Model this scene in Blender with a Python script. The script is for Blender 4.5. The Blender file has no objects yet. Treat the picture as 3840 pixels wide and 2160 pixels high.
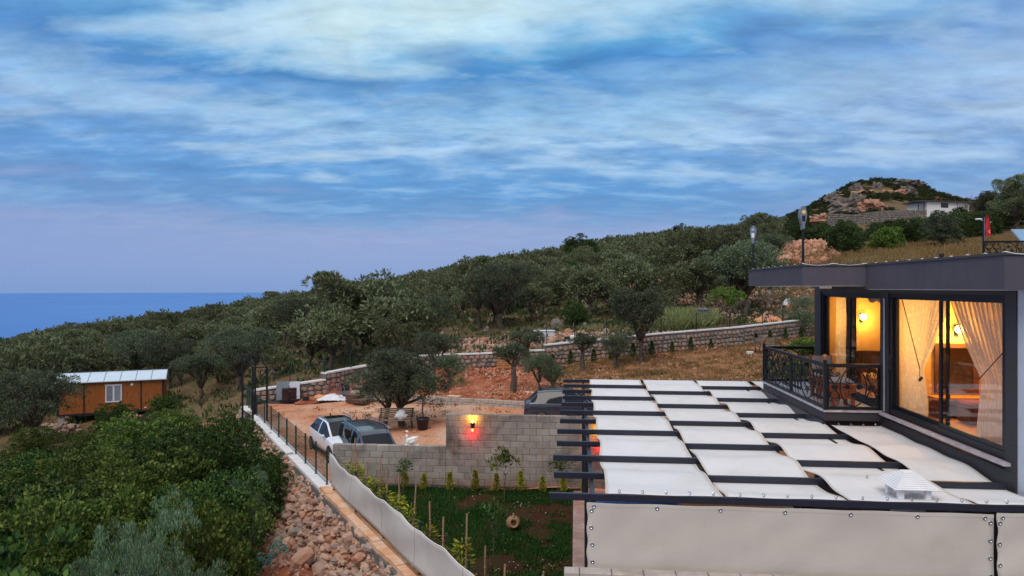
import bpy, math, random
import numpy as np
from mathutils import Vector, Matrix, noise as mnoise
R = math.radians
rng = random.Random(7)
nrg = np.random.default_rng(11)
SC = bpy.context.scene
COL = SC.collection

def lin(c):
    c = c / 255.0
    return c / 12.92 if c <= 0.04045 else ((c + 0.055) / 1.055) ** 2.4
def S(r, g, b):
    return (lin(r), lin(g), lin(b), 1.0)

# ------------------------------------------------------------------ camera
cam = bpy.data.cameras.new('camera')
cam.sensor_width = 36.0
cam.lens = 24.0
cam.clip_start = 0.1
cam.clip_end = 60000.0
camo = bpy.data.objects.new('camera', cam)
COL.objects.link(camo)
camo.location = (0, 0, 0)
camo.rotation_euler = (R(90), R(0.0), 0)
SC.camera = camo

# ------------------------------------------------------------------ sky
SUN_EL, SUN_AZ = R(52), R(205)          # azimuth measured from +Y towards +X
world = bpy.data.worlds.new('World')
SC.world = world
world.use_nodes = True
wt = world.node_tree
for n in list(wt.nodes):
    wt.nodes.remove(n)
def WN(kind, **kw):
    n = wt.nodes.new(kind)
    for k, v in kw.items():
        setattr(n, k, v)
    return n
def wlink(a, b):
    wt.links.new(a, b)
def wmath(op, a, b=None, c=None):
    n = WN('ShaderNodeMath', operation=op)
    for i, v in enumerate((a, b, c)):
        if v is None:
            continue
        if isinstance(v, (int, float)):
            n.inputs[i].default_value = v
        else:
            wlink(v, n.inputs[i])
    return n.outputs[0]
def wmix(fac, a, b):
    n = WN('ShaderNodeMix', data_type='RGBA')
    for sock, v in ((n.inputs[0], fac), (n.inputs[6], a), (n.inputs[7], b)):
        if isinstance(v, (int, float, tuple)):
            sock.default_value = v
        else:
            wlink(v, sock)
    return n.outputs[2]
tc = WN('ShaderNodeTexCoord')
sep = WN('ShaderNodeSeparateXYZ')
wlink(tc.outputs['Generated'], sep.inputs[0])
dx, dy, dz = sep.outputs
elv = wmath('ARCSINE', dz)
az = wmath('ARCTAN2', dx, dy)
# clouds lie on a high flat sheet: direction divided by its slope upward
zc = wmath('ADD', wmath('MAXIMUM', dz, 0.0), 0.17)
cmb = WN('ShaderNodeCombineXYZ')
wlink(wmath('DIVIDE', dx, zc), cmb.inputs[0])
wlink(wmath('DIVIDE', dy, zc), cmb.inputs[1])
def wnoise(scale, detail, rough, dist, stretch=(1, 1, 1), off=(0, 0, 0), rot=0.0):
    mp = WN('ShaderNodeMapping')
    mp.inputs['Location'].default_value = off
    mp.inputs['Rotation'].default_value = (0, 0, rot)
    mp.inputs['Scale'].default_value = stretch
    wlink(cmb.outputs[0], mp.inputs[0])
    n = WN('ShaderNodeTexNoise')
    n.inputs['Scale'].default_value = scale
    n.inputs['Detail'].default_value = detail
    n.inputs['Roughness'].default_value = rough
    n.inputs['Distortion'].default_value = dist
    wlink(mp.outputs[0], n.inputs['Vector'])
    return n.outputs[0]
n_big = wnoise(0.85, 4, 0.52, 0.3, (1.0, 1.9, 1), (3.1, 0.4, 0), 0.18)
n_mid = wnoise(2.6, 6, 0.53, 0.30, (0.9, 1.7, 1), (1.3, 7.2, 0), -0.08)
n_fin = wnoise(7.0, 6, 0.55, 0.25, (0.85, 1.6, 1), (9.0, 2.0, 0), 0.06)
# elevation warped by the cloud field picks the colour of each layer of cloud
w = wmath('SUBTRACT', elv, wmath('MULTIPLY', wmath('MULTIPLY', az, az), 0.06))
w = wmath('ADD', w, wmath('MULTIPLY', wmath('SUBTRACT', n_big, 0.5), 0.16))
w = wmath('ADD', w, wmath('MULTIPLY', wmath('SUBTRACT', n_mid, 0.5), 0.14))
w = wmath('MAXIMUM', w, wmath('MULTIPLY', elv, 0.35))
lowk = WN('ShaderNodeMapRange')
lowk.inputs[1].default_value = R(2.0); lowk.inputs[2].default_value = R(8.0)
wlink(elv, lowk.inputs[0])
w = wmath('ADD', wmath('MULTIPLY', w, lowk.outputs[0]),
          wmath('MULTIPLY', elv, wmath('SUBTRACT', 1.0, lowk.outputs[0])))
ramp = WN('ShaderNodeValToRGB')
wlink(wmath('DIVIDE', w, R(60)), ramp.inputs[0])
stops = [(0.0, (134, 163, 214)), (1.5, (143, 168, 217)), (4.2, (152, 173, 218)), (6.2, (108, 158, 212)),
         (8.4, (104, 165, 224)), (12.0, (160, 201, 240)), (13.6, (150, 198, 238)), (16.4, (74, 146, 212)),
         (18.4, (104, 176, 228)), (21.0, (164, 210, 242)), (25.0, (180, 220, 244)), (34.0, (226, 234, 236)),
         (60.0, (240, 239, 236))]
els = ramp.color_ramp.elements
while len(els) < len(stops):
    els.new(0.5)
for e, (deg, c) in zip(els, stops):
    e.position = deg / 60.0
    e.color = S(*c)
base = ramp.outputs[0]
# paler tufts and deeper gaps inside the layers
tuft = WN('ShaderNodeMapRange')
tuft.inputs[1].default_value = 0.49; tuft.inputs[2].default_value = 0.68
wlink(wmath('ADD', wmath('ADD', wmath('MULTIPLY', n_mid, 0.5), wmath('MULTIPLY', n_fin, 0.25)), wmath('MULTIPLY', n_big, 0.25)), tuft.inputs[0])
gap = WN('ShaderNodeMapRange')
gap.inputs[1].default_value = 0.51; gap.inputs[2].default_value = 0.33
wlink(wmath('ADD', wmath('MULTIPLY', n_mid, 0.6), wmath('MULTIPLY', n_fin, 0.4)), gap.inputs[0])
upk = WN('ShaderNodeMapRange')
upk.inputs[1].default_value = R(2.8); upk.inputs[2].default_value = R(11.0)
wlink(elv, upk.inputs[0])
base = wmix(wmath('MULTIPLY', wmath('MULTIPLY', tuft.outputs[0], 0.74), upk.outputs[0]), base, S(206, 233, 251))
base = wmix(wmath('MULTIPLY', wmath('MULTIPLY', gap.outputs[0], 0.72), upk.outputs[0]), base, S(80, 142, 206))
# the thin place in the cloud sheet
sunv = Vector((math.sin(SUN_AZ) * math.cos(SUN_EL), math.cos(SUN_AZ) * math.cos(SUN_EL), math.sin(SUN_EL)))
lobe_dir = Vector((math.sin(R(-5)) * math.cos(R(29)), math.cos(R(-5)) * math.cos(R(29)), math.sin(R(29))))
dot = WN('ShaderNodeVectorMath', operation='DOT_PRODUCT')
wlink(tc.outputs['Generated'], dot.inputs[0])
dot.inputs[1].default_value = lobe_dir
lobe = WN('ShaderNodeMapRange', interpolation_type='SMOOTHSTEP')
lobe.inputs[1].default_value = math.cos(R(15)); lobe.inputs[2].default_value = math.cos(R(2))
wlink(wmath('ADD', dot.outputs['Value'], wmath('MULTIPLY', wmath('SUBTRACT', n_big, 0.5), 0.10)), lobe.inputs[0])
base = wmix(wmath('MULTIPLY', lobe.outputs[0], wmath('ADD', 0.36, wmath('MULTIPLY', n_fin, 0.6))), base, S(222, 249, 253))
# lilac cast towards the right, periwinkle to the far left
rk = WN('ShaderNodeMapRange')
rk.inputs[1].default_value = R(12); rk.inputs[2].default_value = R(40)
wlink(az, rk.inputs[0])
base = wmix(wmath('MULTIPLY', wmath('MULTIPLY', rk.outputs[0], upk.outputs[0]), 0.42), base, S(172, 192, 230))
lk = WN('ShaderNodeMapRange')
lk.inputs[1].default_value = R(-14); lk.inputs[2].default_value = R(-40)
wlink(az, lk.inputs[0])
base = wmix(wmath('MULTIPLY', lk.outputs[0], 0.25), base, S(116, 152, 216))
# away from the view the overcast closes into an even, paler grey
ab_ = wmath('ABSOLUTE', az)
bk = WN('ShaderNodeMapRange', interpolation_type='SMOOTHSTEP')
bk.inputs[1].default_value = R(55); bk.inputs[2].default_value = R(120)
wlink(ab_, bk.inputs[0])
base = wmix(wmath('MULTIPLY', bk.outputs[0], 0.7), base, S(202, 200, 204))
base = wmix(0.04, base, S(158, 176, 206))
# fine mottling of the cloud sheet
n_mot = wnoise(5.0, 7, 0.66, 0.35, (0.9, 1.5, 1), (4.0, 5.0, 0), -0.05)
mot = wmath('ADD', 1.0, wmath('MULTIPLY', wmath('MULTIPLY', wmath('SUBTRACT', n_mot, 0.53), 0.75), upk.outputs[0]))
vm = WN('ShaderNodeVectorMath', operation='SCALE')
wlink(base, vm.inputs[0]); wlink(mot, vm.inputs['Scale'])
base = vm.outputs[0]
nish = WN('ShaderNodeTexSky', sky_type='NISHITA')
nish.sun_disc = False
nish.sun_elevation = SUN_EL
nish.sun_rotation = SUN_AZ
bg_sky = WN('ShaderNodeBackground')
bg_sky.inputs['Strength'].default_value = 0.05
wlink(nish.outputs[0], bg_sky.inputs['Color'])
bg_cloud = WN('ShaderNodeBackground')
bg_cloud.inputs['Strength'].default_value = 0.98
wlink(base, bg_cloud.inputs['Color'])
mixs = WN('ShaderNodeMixShader')
mixs.inputs[0].default_value = 0.96
wlink(bg_sky.outputs[0], mixs.inputs[1])
wlink(bg_cloud.outputs[0], mixs.inputs[2])
wout = WN('ShaderNodeOutputWorld')
wlink(mixs.outputs[0], wout.inputs['Surface'])

# ------------------------------------------------------------------ sun (behind cloud)
sun = bpy.data.lights.new('sun', 'SUN')
sun.energy = 2.0
sun.angle = R(40)
sun.color = (1.0, 0.91, 0.82)
suno = bpy.data.objects.new('sun', sun)
COL.objects.link(suno)
suno.rotation_euler = (-sunv).to_track_quat('-Z', 'Y').to_euler()

SC.view_settings.view_transform = 'Standard'
SC.view_settings.look = 'None'
SC.view_settings.exposure = 0.0
SC.view_settings.gamma = 1.0
SC.cycles.use_denoising = True
SC.cycles.max_bounces = 8
SC.cycles.transparent_max_bounces = 12
SC.cycles.sample_clamp_indirect = 6.0

# ------------------------------------------------------------------ helpers
F_PX = 2560.0
def W(px, py, Y):
    """a place that stands Y metres out and is seen at (px, py) of the photograph"""
    return Vector(((px - 1920) / F_PX * Y, Y, -(py - 1080) / F_PX * Y))
def tag(o, label=None, cat=None, group=None, kind=None):
    if label: o['label'] = label
    if cat: o['category'] = cat
    if group: o['group'] = group
    if kind: o['kind'] = kind
    return o
def link(o, parent=None):
    COL.objects.link(o)
    if parent is not None:
        o.parent = parent
    return o
def thing(name, label, cat, loc=(0, 0, 0), rz=0.0, group=None, rot=None, scale=None):
    o = bpy.data.objects.new(name, None)
    o.empty_display_size = 0.2
    o.location = loc
    o.rotation_euler = rot if rot else (0, 0, rz)
    if scale: o.scale = scale
    COL.objects.link(o)
    return tag(o, label, cat, group)
def place(name, mesh, parent=None, loc=(0, 0, 0), rot=(0, 0, 0), scale=(1, 1, 1)):
    o = bpy.data.objects.new(name, mesh)
    o.location = loc; o.rotation_euler = rot; o.scale = scale
    return link(o, parent)
def mats_to(me, m):
    if m is None: return
    for x in (m if isinstance(m, (list, tuple)) else [m]):
        me.materials.append(x)

def np_mesh(name, V, Q, m=None, smooth=False):
    """mesh from an (n,3) array and an (k,3|4) array of equal-sized faces"""
    V = np.asarray(V, dtype=np.float32); Q = np.asarray(Q, dtype=np.int32)
    k, s = Q.shape
    me = bpy.data.meshes.new(name)
    me.vertices.add(len(V)); me.vertices.foreach_set('co', V.ravel())
    me.loops.add(k * s); me.loops.foreach_set('vertex_index', Q.ravel())
    me.polygons.add(k)
    me.polygons.foreach_set('loop_start', np.arange(0, k * s, s, dtype=np.int32))
    me.polygons.foreach_set('loop_total', np.full(k, s, dtype=np.int32))
    if smooth:
        me.polygons.foreach_set('use_smooth', np.ones(k, dtype=bool))
    mats_to(me, m)
    me.update(calc_edges=True)
    return me

class MB:
    def __init__(self):
        self.v = []; self.f = []; self.mi = []
    def add(self, vs, fs, mi=0):
        o = len(self.v)
        self.v += [tuple(x) for x in vs]
        self.f += [tuple(i + o for i in q) for q in fs]
        self.mi += [mi] * len(fs)
        return self
    def box(self, c, s, rz=0.0, mi=0, M=None):
        hx, hy, hz = s[0] / 2, s[1] / 2, s[2] / 2
        P = [Vector((x, y, z)) for z in (-hz, hz) for x, y in ((-hx, -hy), (hx, -hy), (hx, hy), (-hx, hy))]
        if M is None:
            M = Matrix.Rotation(rz, 3, 'Z')
        P = [M @ p + Vector(c) for p in P]
        return self.add(P, [(3, 2, 1, 0), (4, 5, 6, 7), (0, 1, 5, 4), (1, 2, 6, 5), (2, 3, 7, 6), (3, 0, 4, 7)], mi)
    def b2(self, x0, x1, y0, y1, z0, z1, mi=0):
        return self.box(((x0 + x1) / 2, (y0 + y1) / 2, (z0 + z1) / 2), (abs(x1 - x0), abs(y1 - y0), abs(z1 - z0)), mi=mi)
    def cbox(self, c, s, bev=0.01, rz=0.0, mi=0, M=None):
        """box with chamfered edges"""
        hx, hy, hz = s[0] / 2, s[1] / 2, s[2] / 2
        b = min(bev, hx * .9, hy * .9, hz * .9)
        V = []; idx = {}
        for sx in (-1, 1):
            for sy in (-1, 1):
                for sz in (-1, 1):
                    idx[(sx, sy, sz, 0)] = len(V); V.append(Vector((sx * hx, sy * (hy - b), sz * (hz - b))))
                    idx[(sx, sy, sz, 1)] = len(V); V.append(Vector((sx * (hx - b), sy * hy, sz * (hz - b))))
                    idx[(sx, sy, sz, 2)] = len(V); V.append(Vector((sx * (hx - b), sy * (hy - b), sz * hz)))
        Fs = []
        g = lambda a, k: idx[(a[0], a[1], a[2], k)]
        for s_ in (-1, 1):
            q = [(s_, -1, -1), (s_, 1, -1), (s_, 1, 1), (s_, -1, 1)]
            Fs.append([g(a, 0) for a in (q if s_ > 0 else q[::-1])])
            q = [(-1, s_, -1), (-1, s_, 1), (1, s_, 1), (1, s_, -1)]
            Fs.append([g(a, 1) for a in (q if s_ > 0 else q[::-1])])
            q = [(-1, -1, s_), (1, -1, s_), (1, 1, s_), (-1, 1, s_)]
            Fs.append([g(a, 2) for a in (q if s_ > 0 else q[::-1])])
        for a_ in (-1, 1):
            for b_ in (-1, 1):
                Fs.append([g((a_, b_, -1), 0), g((a_, b_, -1), 1), g((a_, b_, 1), 1), g((a_, b_, 1), 0)])
                Fs.append([g((a_, -1, b_), 0), g((a_, -1, b_), 2), g((a_, 1, b_), 2), g((a_, 1, b_), 0)])
                Fs.append([g((-1, a_, b_), 1), g((-1, a_, b_), 2), g((1, a_, b_), 2), g((1, a_, b_), 1)])
                for c_ in (-1, 1):
                    Fs.append([g((a_, b_, c_), 0), g((a_, b_, c_), 1), g((a_, b_, c_), 2)])
        if M is None:
            M = Matrix.Rotation(rz, 3, 'Z')
        return self.add([M @ p + Vector(c) for p in V], Fs, mi)
    def beam(self, p, q, w, h, mi=0, up=(0, 0, 1)):
        p = Vector(p); q = Vector(q); d = q - p; L = d.length
        x = d.normalized(); z = Vector(up)
        y = z.cross(x)
        if y.length < 1e-4: y = Vector((0, 1, 0)).cross(x)
        y.normalize(); z = x.cross(y)
        M = Matrix((x, y, z)).transposed()
        return self.box((p + q) / 2, (L, w, h), M=M, mi=mi)
    def tube(self, pts, r, n=6, caps=True, mi=0):
        pts = [Vector(p) for p in pts]
        m = len(pts)
        rs = r if isinstance(r, (list, tuple)) else [r] * m
        V = []
        ref = None
        for i, p in enumerate(pts):
            t = (pts[min(i + 1, m - 1)] - pts[max(i - 1, 0)])
            if t.length < 1e-9: t = Vector((0, 0, 1))
            t.normalize()
            if ref is None:
                ref = Vector((0, 0, 1)) if abs(t.z) < 0.9 else Vector((1, 0, 0))
            a = t.cross(ref)
            if a.length < 1e-5: a = t.cross(Vector((0.3, 1, 0.2)))
            a.normalize(); b = t.cross(a).normalized(); ref = -b if False else ref
            for k in range(n):
                an = 2 * math.pi * k / n
                V.append(p + (a * math.cos(an) + b * math.sin(an)) * rs[i])
        Fs = []
        for i in range(m - 1):
            for k in range(n):
                k2 = (k + 1) % n
                Fs.append((i * n + k, i * n + k2, (i + 1) * n + k2, (i + 1) * n + k))
        if caps:
            Fs.append(tuple(range(n))[::-1]); Fs.append(tuple((m - 1) * n + k for k in range(n)))
        return self.add(V, Fs, mi)
    def lathe(self, prof, n=16, M=None, mi=0):
        V = []; Fs = []
        for (r, z) in prof:
            for k in range(n):
                a = 2 * math.pi * k / n
                V.append(Vector((r * math.cos(a), r * math.sin(a), z)))
        if M is not None:
            V = [M @ v for v in V]
        for i in range(len(prof) - 1):
            for k in range(n):
                k2 = (k + 1) % n
                Fs.append((i * n + k, i * n + k2, (i + 1) * n + k2, (i + 1) * n + k))
        Fs.append(tuple(range(n))[::-1]); Fs.append(tuple((len(prof) - 1) * n + k for k in range(n)))
        return self.add(V, Fs, mi)
    def grid(self, fn, nu, nv, mi=0, flip=False):
        V = [fn(i / nu, j / nv) for j in range(nv + 1) for i in range(nu + 1)]
        Fs = []
        for j in range(nv):
            for i in range(nu):
                a = j * (nu + 1) + i
                q = (a, a + 1, a + nu + 2, a + nu + 1)
                Fs.append(q[::-1] if flip else q)
        return self.add(V, Fs, mi)
    def prism(self, poly, z0, z1, mi=0):
        n = len(poly)
        V = [(x, y, z0) for x, y in poly] + [(x, y, z1) for x, y in poly]
        Fs = [tuple(range(n))[::-1], tuple(range(n, 2 * n))] + [(i, (i + 1) % n, n + (i + 1) % n, n + i) for i in range(n)]
        return self.add(V, Fs, mi)
    def mesh(self, name, m=None, smooth=False):
        me = bpy.data.meshes.new(name)
        me.from_pydata(self.v, [], self.f)
        mats_to(me, m)
        if isinstance(m, (list, tuple)) and len(m) > 1:
            me.polygons.foreach_set('material_index', self.mi)
        if smooth:
            me.polygons.foreach_set('use_smooth', [True] * len(self.f))
        me.update()
        return me
    def build(self, name, m=None, parent=None, smooth=False, loc=(0, 0, 0), rot=(0, 0, 0)):
        return place(name, self.mesh(name, m, smooth), parent, loc, rot)

def thicken(o, t, off=0.0):
    md = o.modifiers.new('thickness', 'SOLIDIFY'); md.thickness = t; md.offset = off
    return o
# ------------------------------------------------------------------ materials
M = {}
class NT:
    def __init__(self, name):
        self.m = bpy.data.materials.new(name); self.m.use_nodes = True
        self.t = self.m.node_tree
        self.b = self.t.nodes['Principled BSDF']
        M[name] = self.m
    def n(self, kind, **kw):
        x = self.t.nodes.new(kind)
        for k, v in kw.items(): setattr(x, k, v)
        return x
    def l(self, a, b): self.t.links.new(a, b)
    def noise(self, vec, scale, detail=4, rough=0.6, dist=0.0):
        x = self.n('ShaderNodeTexNoise')
        x.inputs['Scale'].default_value = scale; x.inputs['Detail'].default_value = detail
        x.inputs['Roughness'].default_value = rough; x.inputs['Distortion'].default_value = dist
        if vec is not None: self.l(vec, x.inputs['Vector'])
        return x.outputs[0]
    def ramp(self, fac, stops):
        x = self.n('ShaderNodeValToRGB')
        e = x.color_ramp.elements
        while len(e) < len(stops): e.new(0.5)
        for q, (p, c) in zip(e, stops): q.position = p; q.color = c
        self.l(fac, x.inputs[0])
        return x.outputs[0]
    def mix(self, fac, a, b, mode='MIX'):
        x = self.n('ShaderNodeMix', data_type='RGBA', blend_type=mode)
        for sock, v in ((x.inputs[0], fac), (x.inputs[6], a), (x.inputs[7], b)):
            if isinstance(v, (int, float, tuple)): sock.default_value = v
            else: self.l(v, sock)
        return x.outputs[2]
    def mr(self, v, a, b, c=0.0, d=1.0):
        x = self.n('ShaderNodeMapRange')
        for i, q in zip((1, 2, 3, 4), (a, b, c, d)): x.inputs[i].default_value = q
        self.l(v, x.inputs[0])
        return x.outputs[0]
    def math(self, op, a, b=0.0):
        x = self.n('ShaderNodeMath', operation=op)
        for i, v in enumerate((a, b)):
            if isinstance(v, (int, float)): x.inputs[i].default_value = v
            else: self.l(v, x.inputs[i])
        return x.outputs[0]
    def pos(self): return self.n('ShaderNodeNewGeometry').outputs['Position']
    def objc(self): return self.n('ShaderNodeTexCoord').outputs['Object']
    def rand(self): return self.n('ShaderNodeObjectInfo').outputs['Random']
    def island(self): return self.n('ShaderNodeNewGeometry').outputs['Random Per Island']
    def bump(self, h, strength, dist=0.02):
        x = self.n('ShaderNodeBump')
        x.inputs['Strength'].default_value = strength; x.inputs['Distance'].default_value = dist
        self.l(h, x.inputs['Height']); self.l(x.outputs[0], self.b.inputs['Normal'])
    def col(self, c):
        if isinstance(c, tuple): self.b.inputs['Base Color'].default_value = c
        else: self.l(c, self.b.inputs['Base Color'])
    def set(self, rough=None, metal=None, spec=None):
        if rough is not None: self.b.inputs['Roughness'].default_value = rough
        if metal is not None: self.b.inputs['Metallic'].default_value = metal
        if spec is not None: self.b.inputs['Specular IOR Level'].default_value = spec

def simple(name, c, rough=0.6, metal=0.0, var=0.12, scale=6.0, bump=0.0, spec=None, rnd=0.0, bscale=None, world=False):
    """plain procedural material: colour mottled by noise, a per-object shift, fine bump"""
    k = NT(name)
    v = k.pos() if world else k.objc()
    nz = k.noise(v, scale, 5, 0.62)
    lo = tuple(max(0, x * (1 - var)) for x in c[:3]) + (1,)
    hi = tuple(min(1, x * (1 + var)) for x in c[:3]) + (1,)
    col = k.ramp(nz, [(0.3, lo), (0.7, hi)])
    if rnd:
        f = k.mr(k.rand(), 0, 1, 1 - rnd, 1 + rnd)
        hs = k.n('ShaderNodeHueSaturation'); k.l(f, hs.inputs['Value']); k.l(col, hs.inputs['Color'])
        col = hs.outputs[0]
    k.col(col)
    k.set(rough, metal, spec)
    if bump:
        k.bump(k.noise(v, bscale or scale * 6, 4, 0.6), bump)
    return k.m

simple('dark_steel', S(44, 46, 56), 0.45, 0.3, 0.10, 4.0, 0.05)
simple('beam_steel', S(46, 48, 60), 0.42, 0.35, 0.15, 3.0, 0.05)
simple('black_iron', S(30, 33, 38), 0.5, 0.4, 0.1, 8.0)
simple('green_post', S(22, 66, 58), 0.5, 0.2, 0.1, 8.0)
simple('wire', S(40, 62, 58), 0.5, 0.4, 0.05, 4.0)
k = NT('fascia'); p = k.objc()
mp = k.n('ShaderNodeMapping'); mp.inputs['Scale'].default_value = (5, 5, .5); k.l(p, mp.inputs[0])
c = k.ramp(k.noise(p, .9, 5, .6), [(.3, S(78, 74, 84)), (.7, S(90, 86, 96))])
c = k.mix(k.mr(k.noise(mp.outputs[0], 1.6, 5, .7), .52, .75, 0, .38), c, S(66, 62, 68))
k.col(c); k.set(.75, 0, .25); k.bump(k.noise(p, 45, 4, .6), .14, .01)
simple('dark_wall', S(56, 53, 58), 0.7, 0, 0.06, 2.0, 0.15, bscale=40)
simple('white_wall', S(198, 205, 214), 0.8, 0, 0.05, 3.0, 0.4, bscale=60)
simple('soffit', S(214, 212, 210), 0.8, 0, 0.04, 3.0)
simple('white_paint', S(232, 232, 234), 0.6, 0, 0.06, 3.0, 0.08)
simple('coping_white', S(222, 221, 222), 0.7, 0, 0.10, 2.5, 0.15, world=True)
simple('frame_alu', S(38, 42, 50), 0.35, 0.5, 0.08, 5.0)
simple('steel_chrome', S(190, 192, 196), 0.25, 1.0, 0.05, 6.0)
simple('galv', S(170, 172, 176), 0.4, 0.8, 0.1, 6.0)
simple('wood_old', S(128, 112, 98), 0.8, 0, 0.25, 7.0, 0.2, rnd=0.15)
simple('wood_pallet', S(190, 132, 84), 0.8, 0, 0.2, 6.0, 0.2, rnd=0.15)
simple('wood_furn', S(150, 78, 42), 0.5, 0, 0.2, 6.0, 0.1)
simple('bamboo', S(150, 118, 92), 0.7, 0, 0.3, 9.0, 0.15, rnd=0.2)
simple('terracotta', S(146, 112, 84), 0.8, 0, 0.2, 5.0, 0.2)
simple('black_plastic', S(34, 34, 38), 0.5, 0, 0.1, 6.0)
simple('tyre', S(26, 26, 28), 0.8, 0, 0.1, 6.0)
simple('swan_white', S(232, 232, 230), 0.55, 0, 0.05, 6.0, 0.08)
simple('sack_white', S(214, 216, 222), 0.5, 0, 0.08, 6.0, 0.3)
simple('tarp_orange', S(214, 150, 104), 0.7, 0, 0.15, 3.0, 0.3)
simple('tarp_pink', S(222, 120, 140), 0.6, 0, 0.1, 3.0, 0.2)
simple('grey_board', S(120, 128, 140), 0.75, 0, 0.15, 3.0, 0.1, rnd=0.2)
simple('white_board', S(206, 212, 222), 0.6, 0, 0.06, 3.0)
simple('dark_tile', S(60, 34, 38), 0.7, 0, 0.2, 6.0, 0.1, rnd=0.2)
simple('brown_board', S(96, 72, 60), 0.8, 0, 0.2, 5.0, 0.15, rnd=0.2)
simple('rust', S(150, 80, 66), 0.8, 0.2, 0.2, 8.0)
simple('red_paint', S(180, 40, 44), 0.6, 0, 0.12, 3.0)
simple('blue_pipe', S(38, 96, 170), 0.5, 0, 0.1, 5.0)
simple('teal_strap', S(48, 132, 124), 0.5, 0, 0.2, 5.0, rnd=0.2)
simple('hose_black', S(34, 34, 36), 0.5, 0, 0.1, 5.0)
simple('rebar', S(140, 96, 64), 0.7, 0.3, 0.2, 8.0)
simple('lamp_grey', S(128, 134, 146), 0.4, 0.4, 0.08, 5.0)
simple('solar_glass', S(120, 160, 196), 0.08, 0.0, 0.06, 2.0, spec=1.0)
simple('tank', S(170, 196, 216), 0.3, 0.4, 0.05, 3.0)
simple('cushion_red', S(120, 24, 40), 0.8, 0, 0.12, 6.0)
simple('fabric_grey', S(150, 140, 142), 0.85, 0, 0.12, 8.0)
simple('finial_wood', S(150, 96, 62), 0.5, 0, 0.2, 9.0)
simple('brown_cloth', S(86, 40, 30), 0.85, 0, 0.2, 5.0)
simple('room_wall', S(232, 188, 120), 0.8, 0, 0.03, 2.0)
simple('room_ceiling', S(236, 226, 208), 0.8, 0, 0.03, 2.0)
simple('headboard', S(66, 44, 38), 0.6, 0, 0.15, 5.0)
simple('bed_linen', S(220, 190, 150), 0.85, 0, 0.06, 4.0)
simple('table_wood', S(196, 140, 82), 0.5, 0, 0.12, 5.0)
simple('door_brown', S(96, 60, 42), 0.6, 0, 0.15, 5.0)
simple('terrace_wood', S(168, 118, 70), 0.7, 0, 0.2, 4.0)
simple('roof_felt', S(70, 68, 74), 0.9, 0, 0.1, 3.0)
simple('flag_red', S(196, 34, 44), 0.75, 0, 0.06, 4.0)
simple('flag_white', S(235, 232, 232), 0.75, 0, 0.03, 4.0)
simple('car_plastic', S(30, 30, 33), 0.6, 0, 0.05, 5.0)
simple('pot_soil_mouth_shade', S(80, 52, 40), 0.95, 0, 0.2, 20.0)
simple('pvc_window', S(216, 218, 232), 0.4, 0, 0.03, 4.0)

def carpaint(name, c, metal=0.0):
    k = NT(name); k.col(c); k.set(0.28, metal)
    k.b.inputs['Coat Weight'].default_value = 0.8; k.b.inputs['Coat Roughness'].default_value = 0.04
    nz = k.noise(k.objc(), 3.0, 4, 0.6)
    k.col(k.mix(k.mr(nz, .4, .7, 0, .35), c, tuple(x * .78 for x in c[:3]) + (1,)))
    k.l(k.mr(nz, .3, .75, .22, .42), k.b.inputs['Roughness'])
carpaint('paint_white', S(222, 226, 236))
carpaint('paint_grey', S(66, 70, 84), 0.3)
carpaint('paint_dark', S(50, 54, 70), 0.3)
k = NT('car_glass'); k.col(S(16, 20, 26)); k.set(0.05, 0, 0.5)
k = NT('rim'); k.col(S(168, 172, 178)); k.set(0.3, 0.9)
k = NT('headlight'); k.col(S(200, 210, 220)); k.set(0.08, 0.2, 1.0)
k = NT('taillight'); k.col(S(120, 20, 24)); k.set(0.1, 0.0, 1.0)

# canvas of the canopies: woven, slightly translucent
def canvas(name, c, tr=0.25, wr=0.0):
    k = NT(name)
    p = k.objc()
    nz = k.noise(p, 2.2, 5, 0.6)
    st = k.noise(p, 0.8, 4, 0.7)
    col = k.ramp(nz, [(0.25, tuple(x * .91 for x in c[:3]) + (1,)), (0.7, c)])
    col = k.mix(k.mr(st, .52, .78, 0, .30), col, S(180, 170, 156))
    k.col(col); k.set(0.85, 0, 0.2)
    wv = k.n('ShaderNodeTexWave'); wv.inputs['Scale'].default_value = 90; k.l(p, wv.inputs['Vector'])
    k.bump(k.math('ADD', k.math('MULTIPLY', wv.outputs[1], 0.05), k.noise(p, 5, 5, .62)), 0.3, 0.015)
    t = k.n('ShaderNodeBsdfTranslucent'); k.l(col, t.inputs[0])
    mx = k.n('ShaderNodeMixShader'); mx.inputs[0].default_value = tr
    k.l(k.b.outputs[0], mx.inputs[1]); k.l(t.outputs[0], mx.inputs[2])
    k.l(mx.outputs[0], k.t.nodes['Material Output'].inputs['Surface'])
canvas('canvas', S(236, 237, 240), 0.2)
canvas('canvas_screen', S(214, 206, 196), 0.10)
canvas('canvas_fence', S(214, 208, 204), 0.18)

# foliage: colour differs from leaf to leaf and tree to tree
def leaf(name, c1, c2, c3=None, tr=0.3, rough=0.6):
    k = NT(name)
    isl = k.island()
    st = [(0.0, c1), (0.55, c2)] + ([(1.0, c3)] if c3 else [])
    col = k.ramp(isl, st)
    hs = k.n('ShaderNodeHueSaturation')
    k.l(k.mr(k.rand(), 0, 1, .58, 1.28), hs.inputs['Value'])
    k.l(k.mr(k.rand(), 0, 1, .485, .52), hs.inputs['Hue'])
    k.l(col, hs.inputs['Color'])
    k.col(hs.outputs[0]); k.set(rough, 0, 0.25)
    t = k.n('ShaderNodeBsdfTranslucent'); k.l(hs.outputs[0], t.inputs[0])
    mx = k.n('ShaderNodeMixShader'); mx.inputs[0].default_value = tr
    k.l(k.b.outputs[0], mx.inputs[1]); k.l(t.outputs[0], mx.inputs[2])
    k.l(mx.outputs[0], k.t.nodes['Material Output'].inputs['Surface'])
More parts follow.
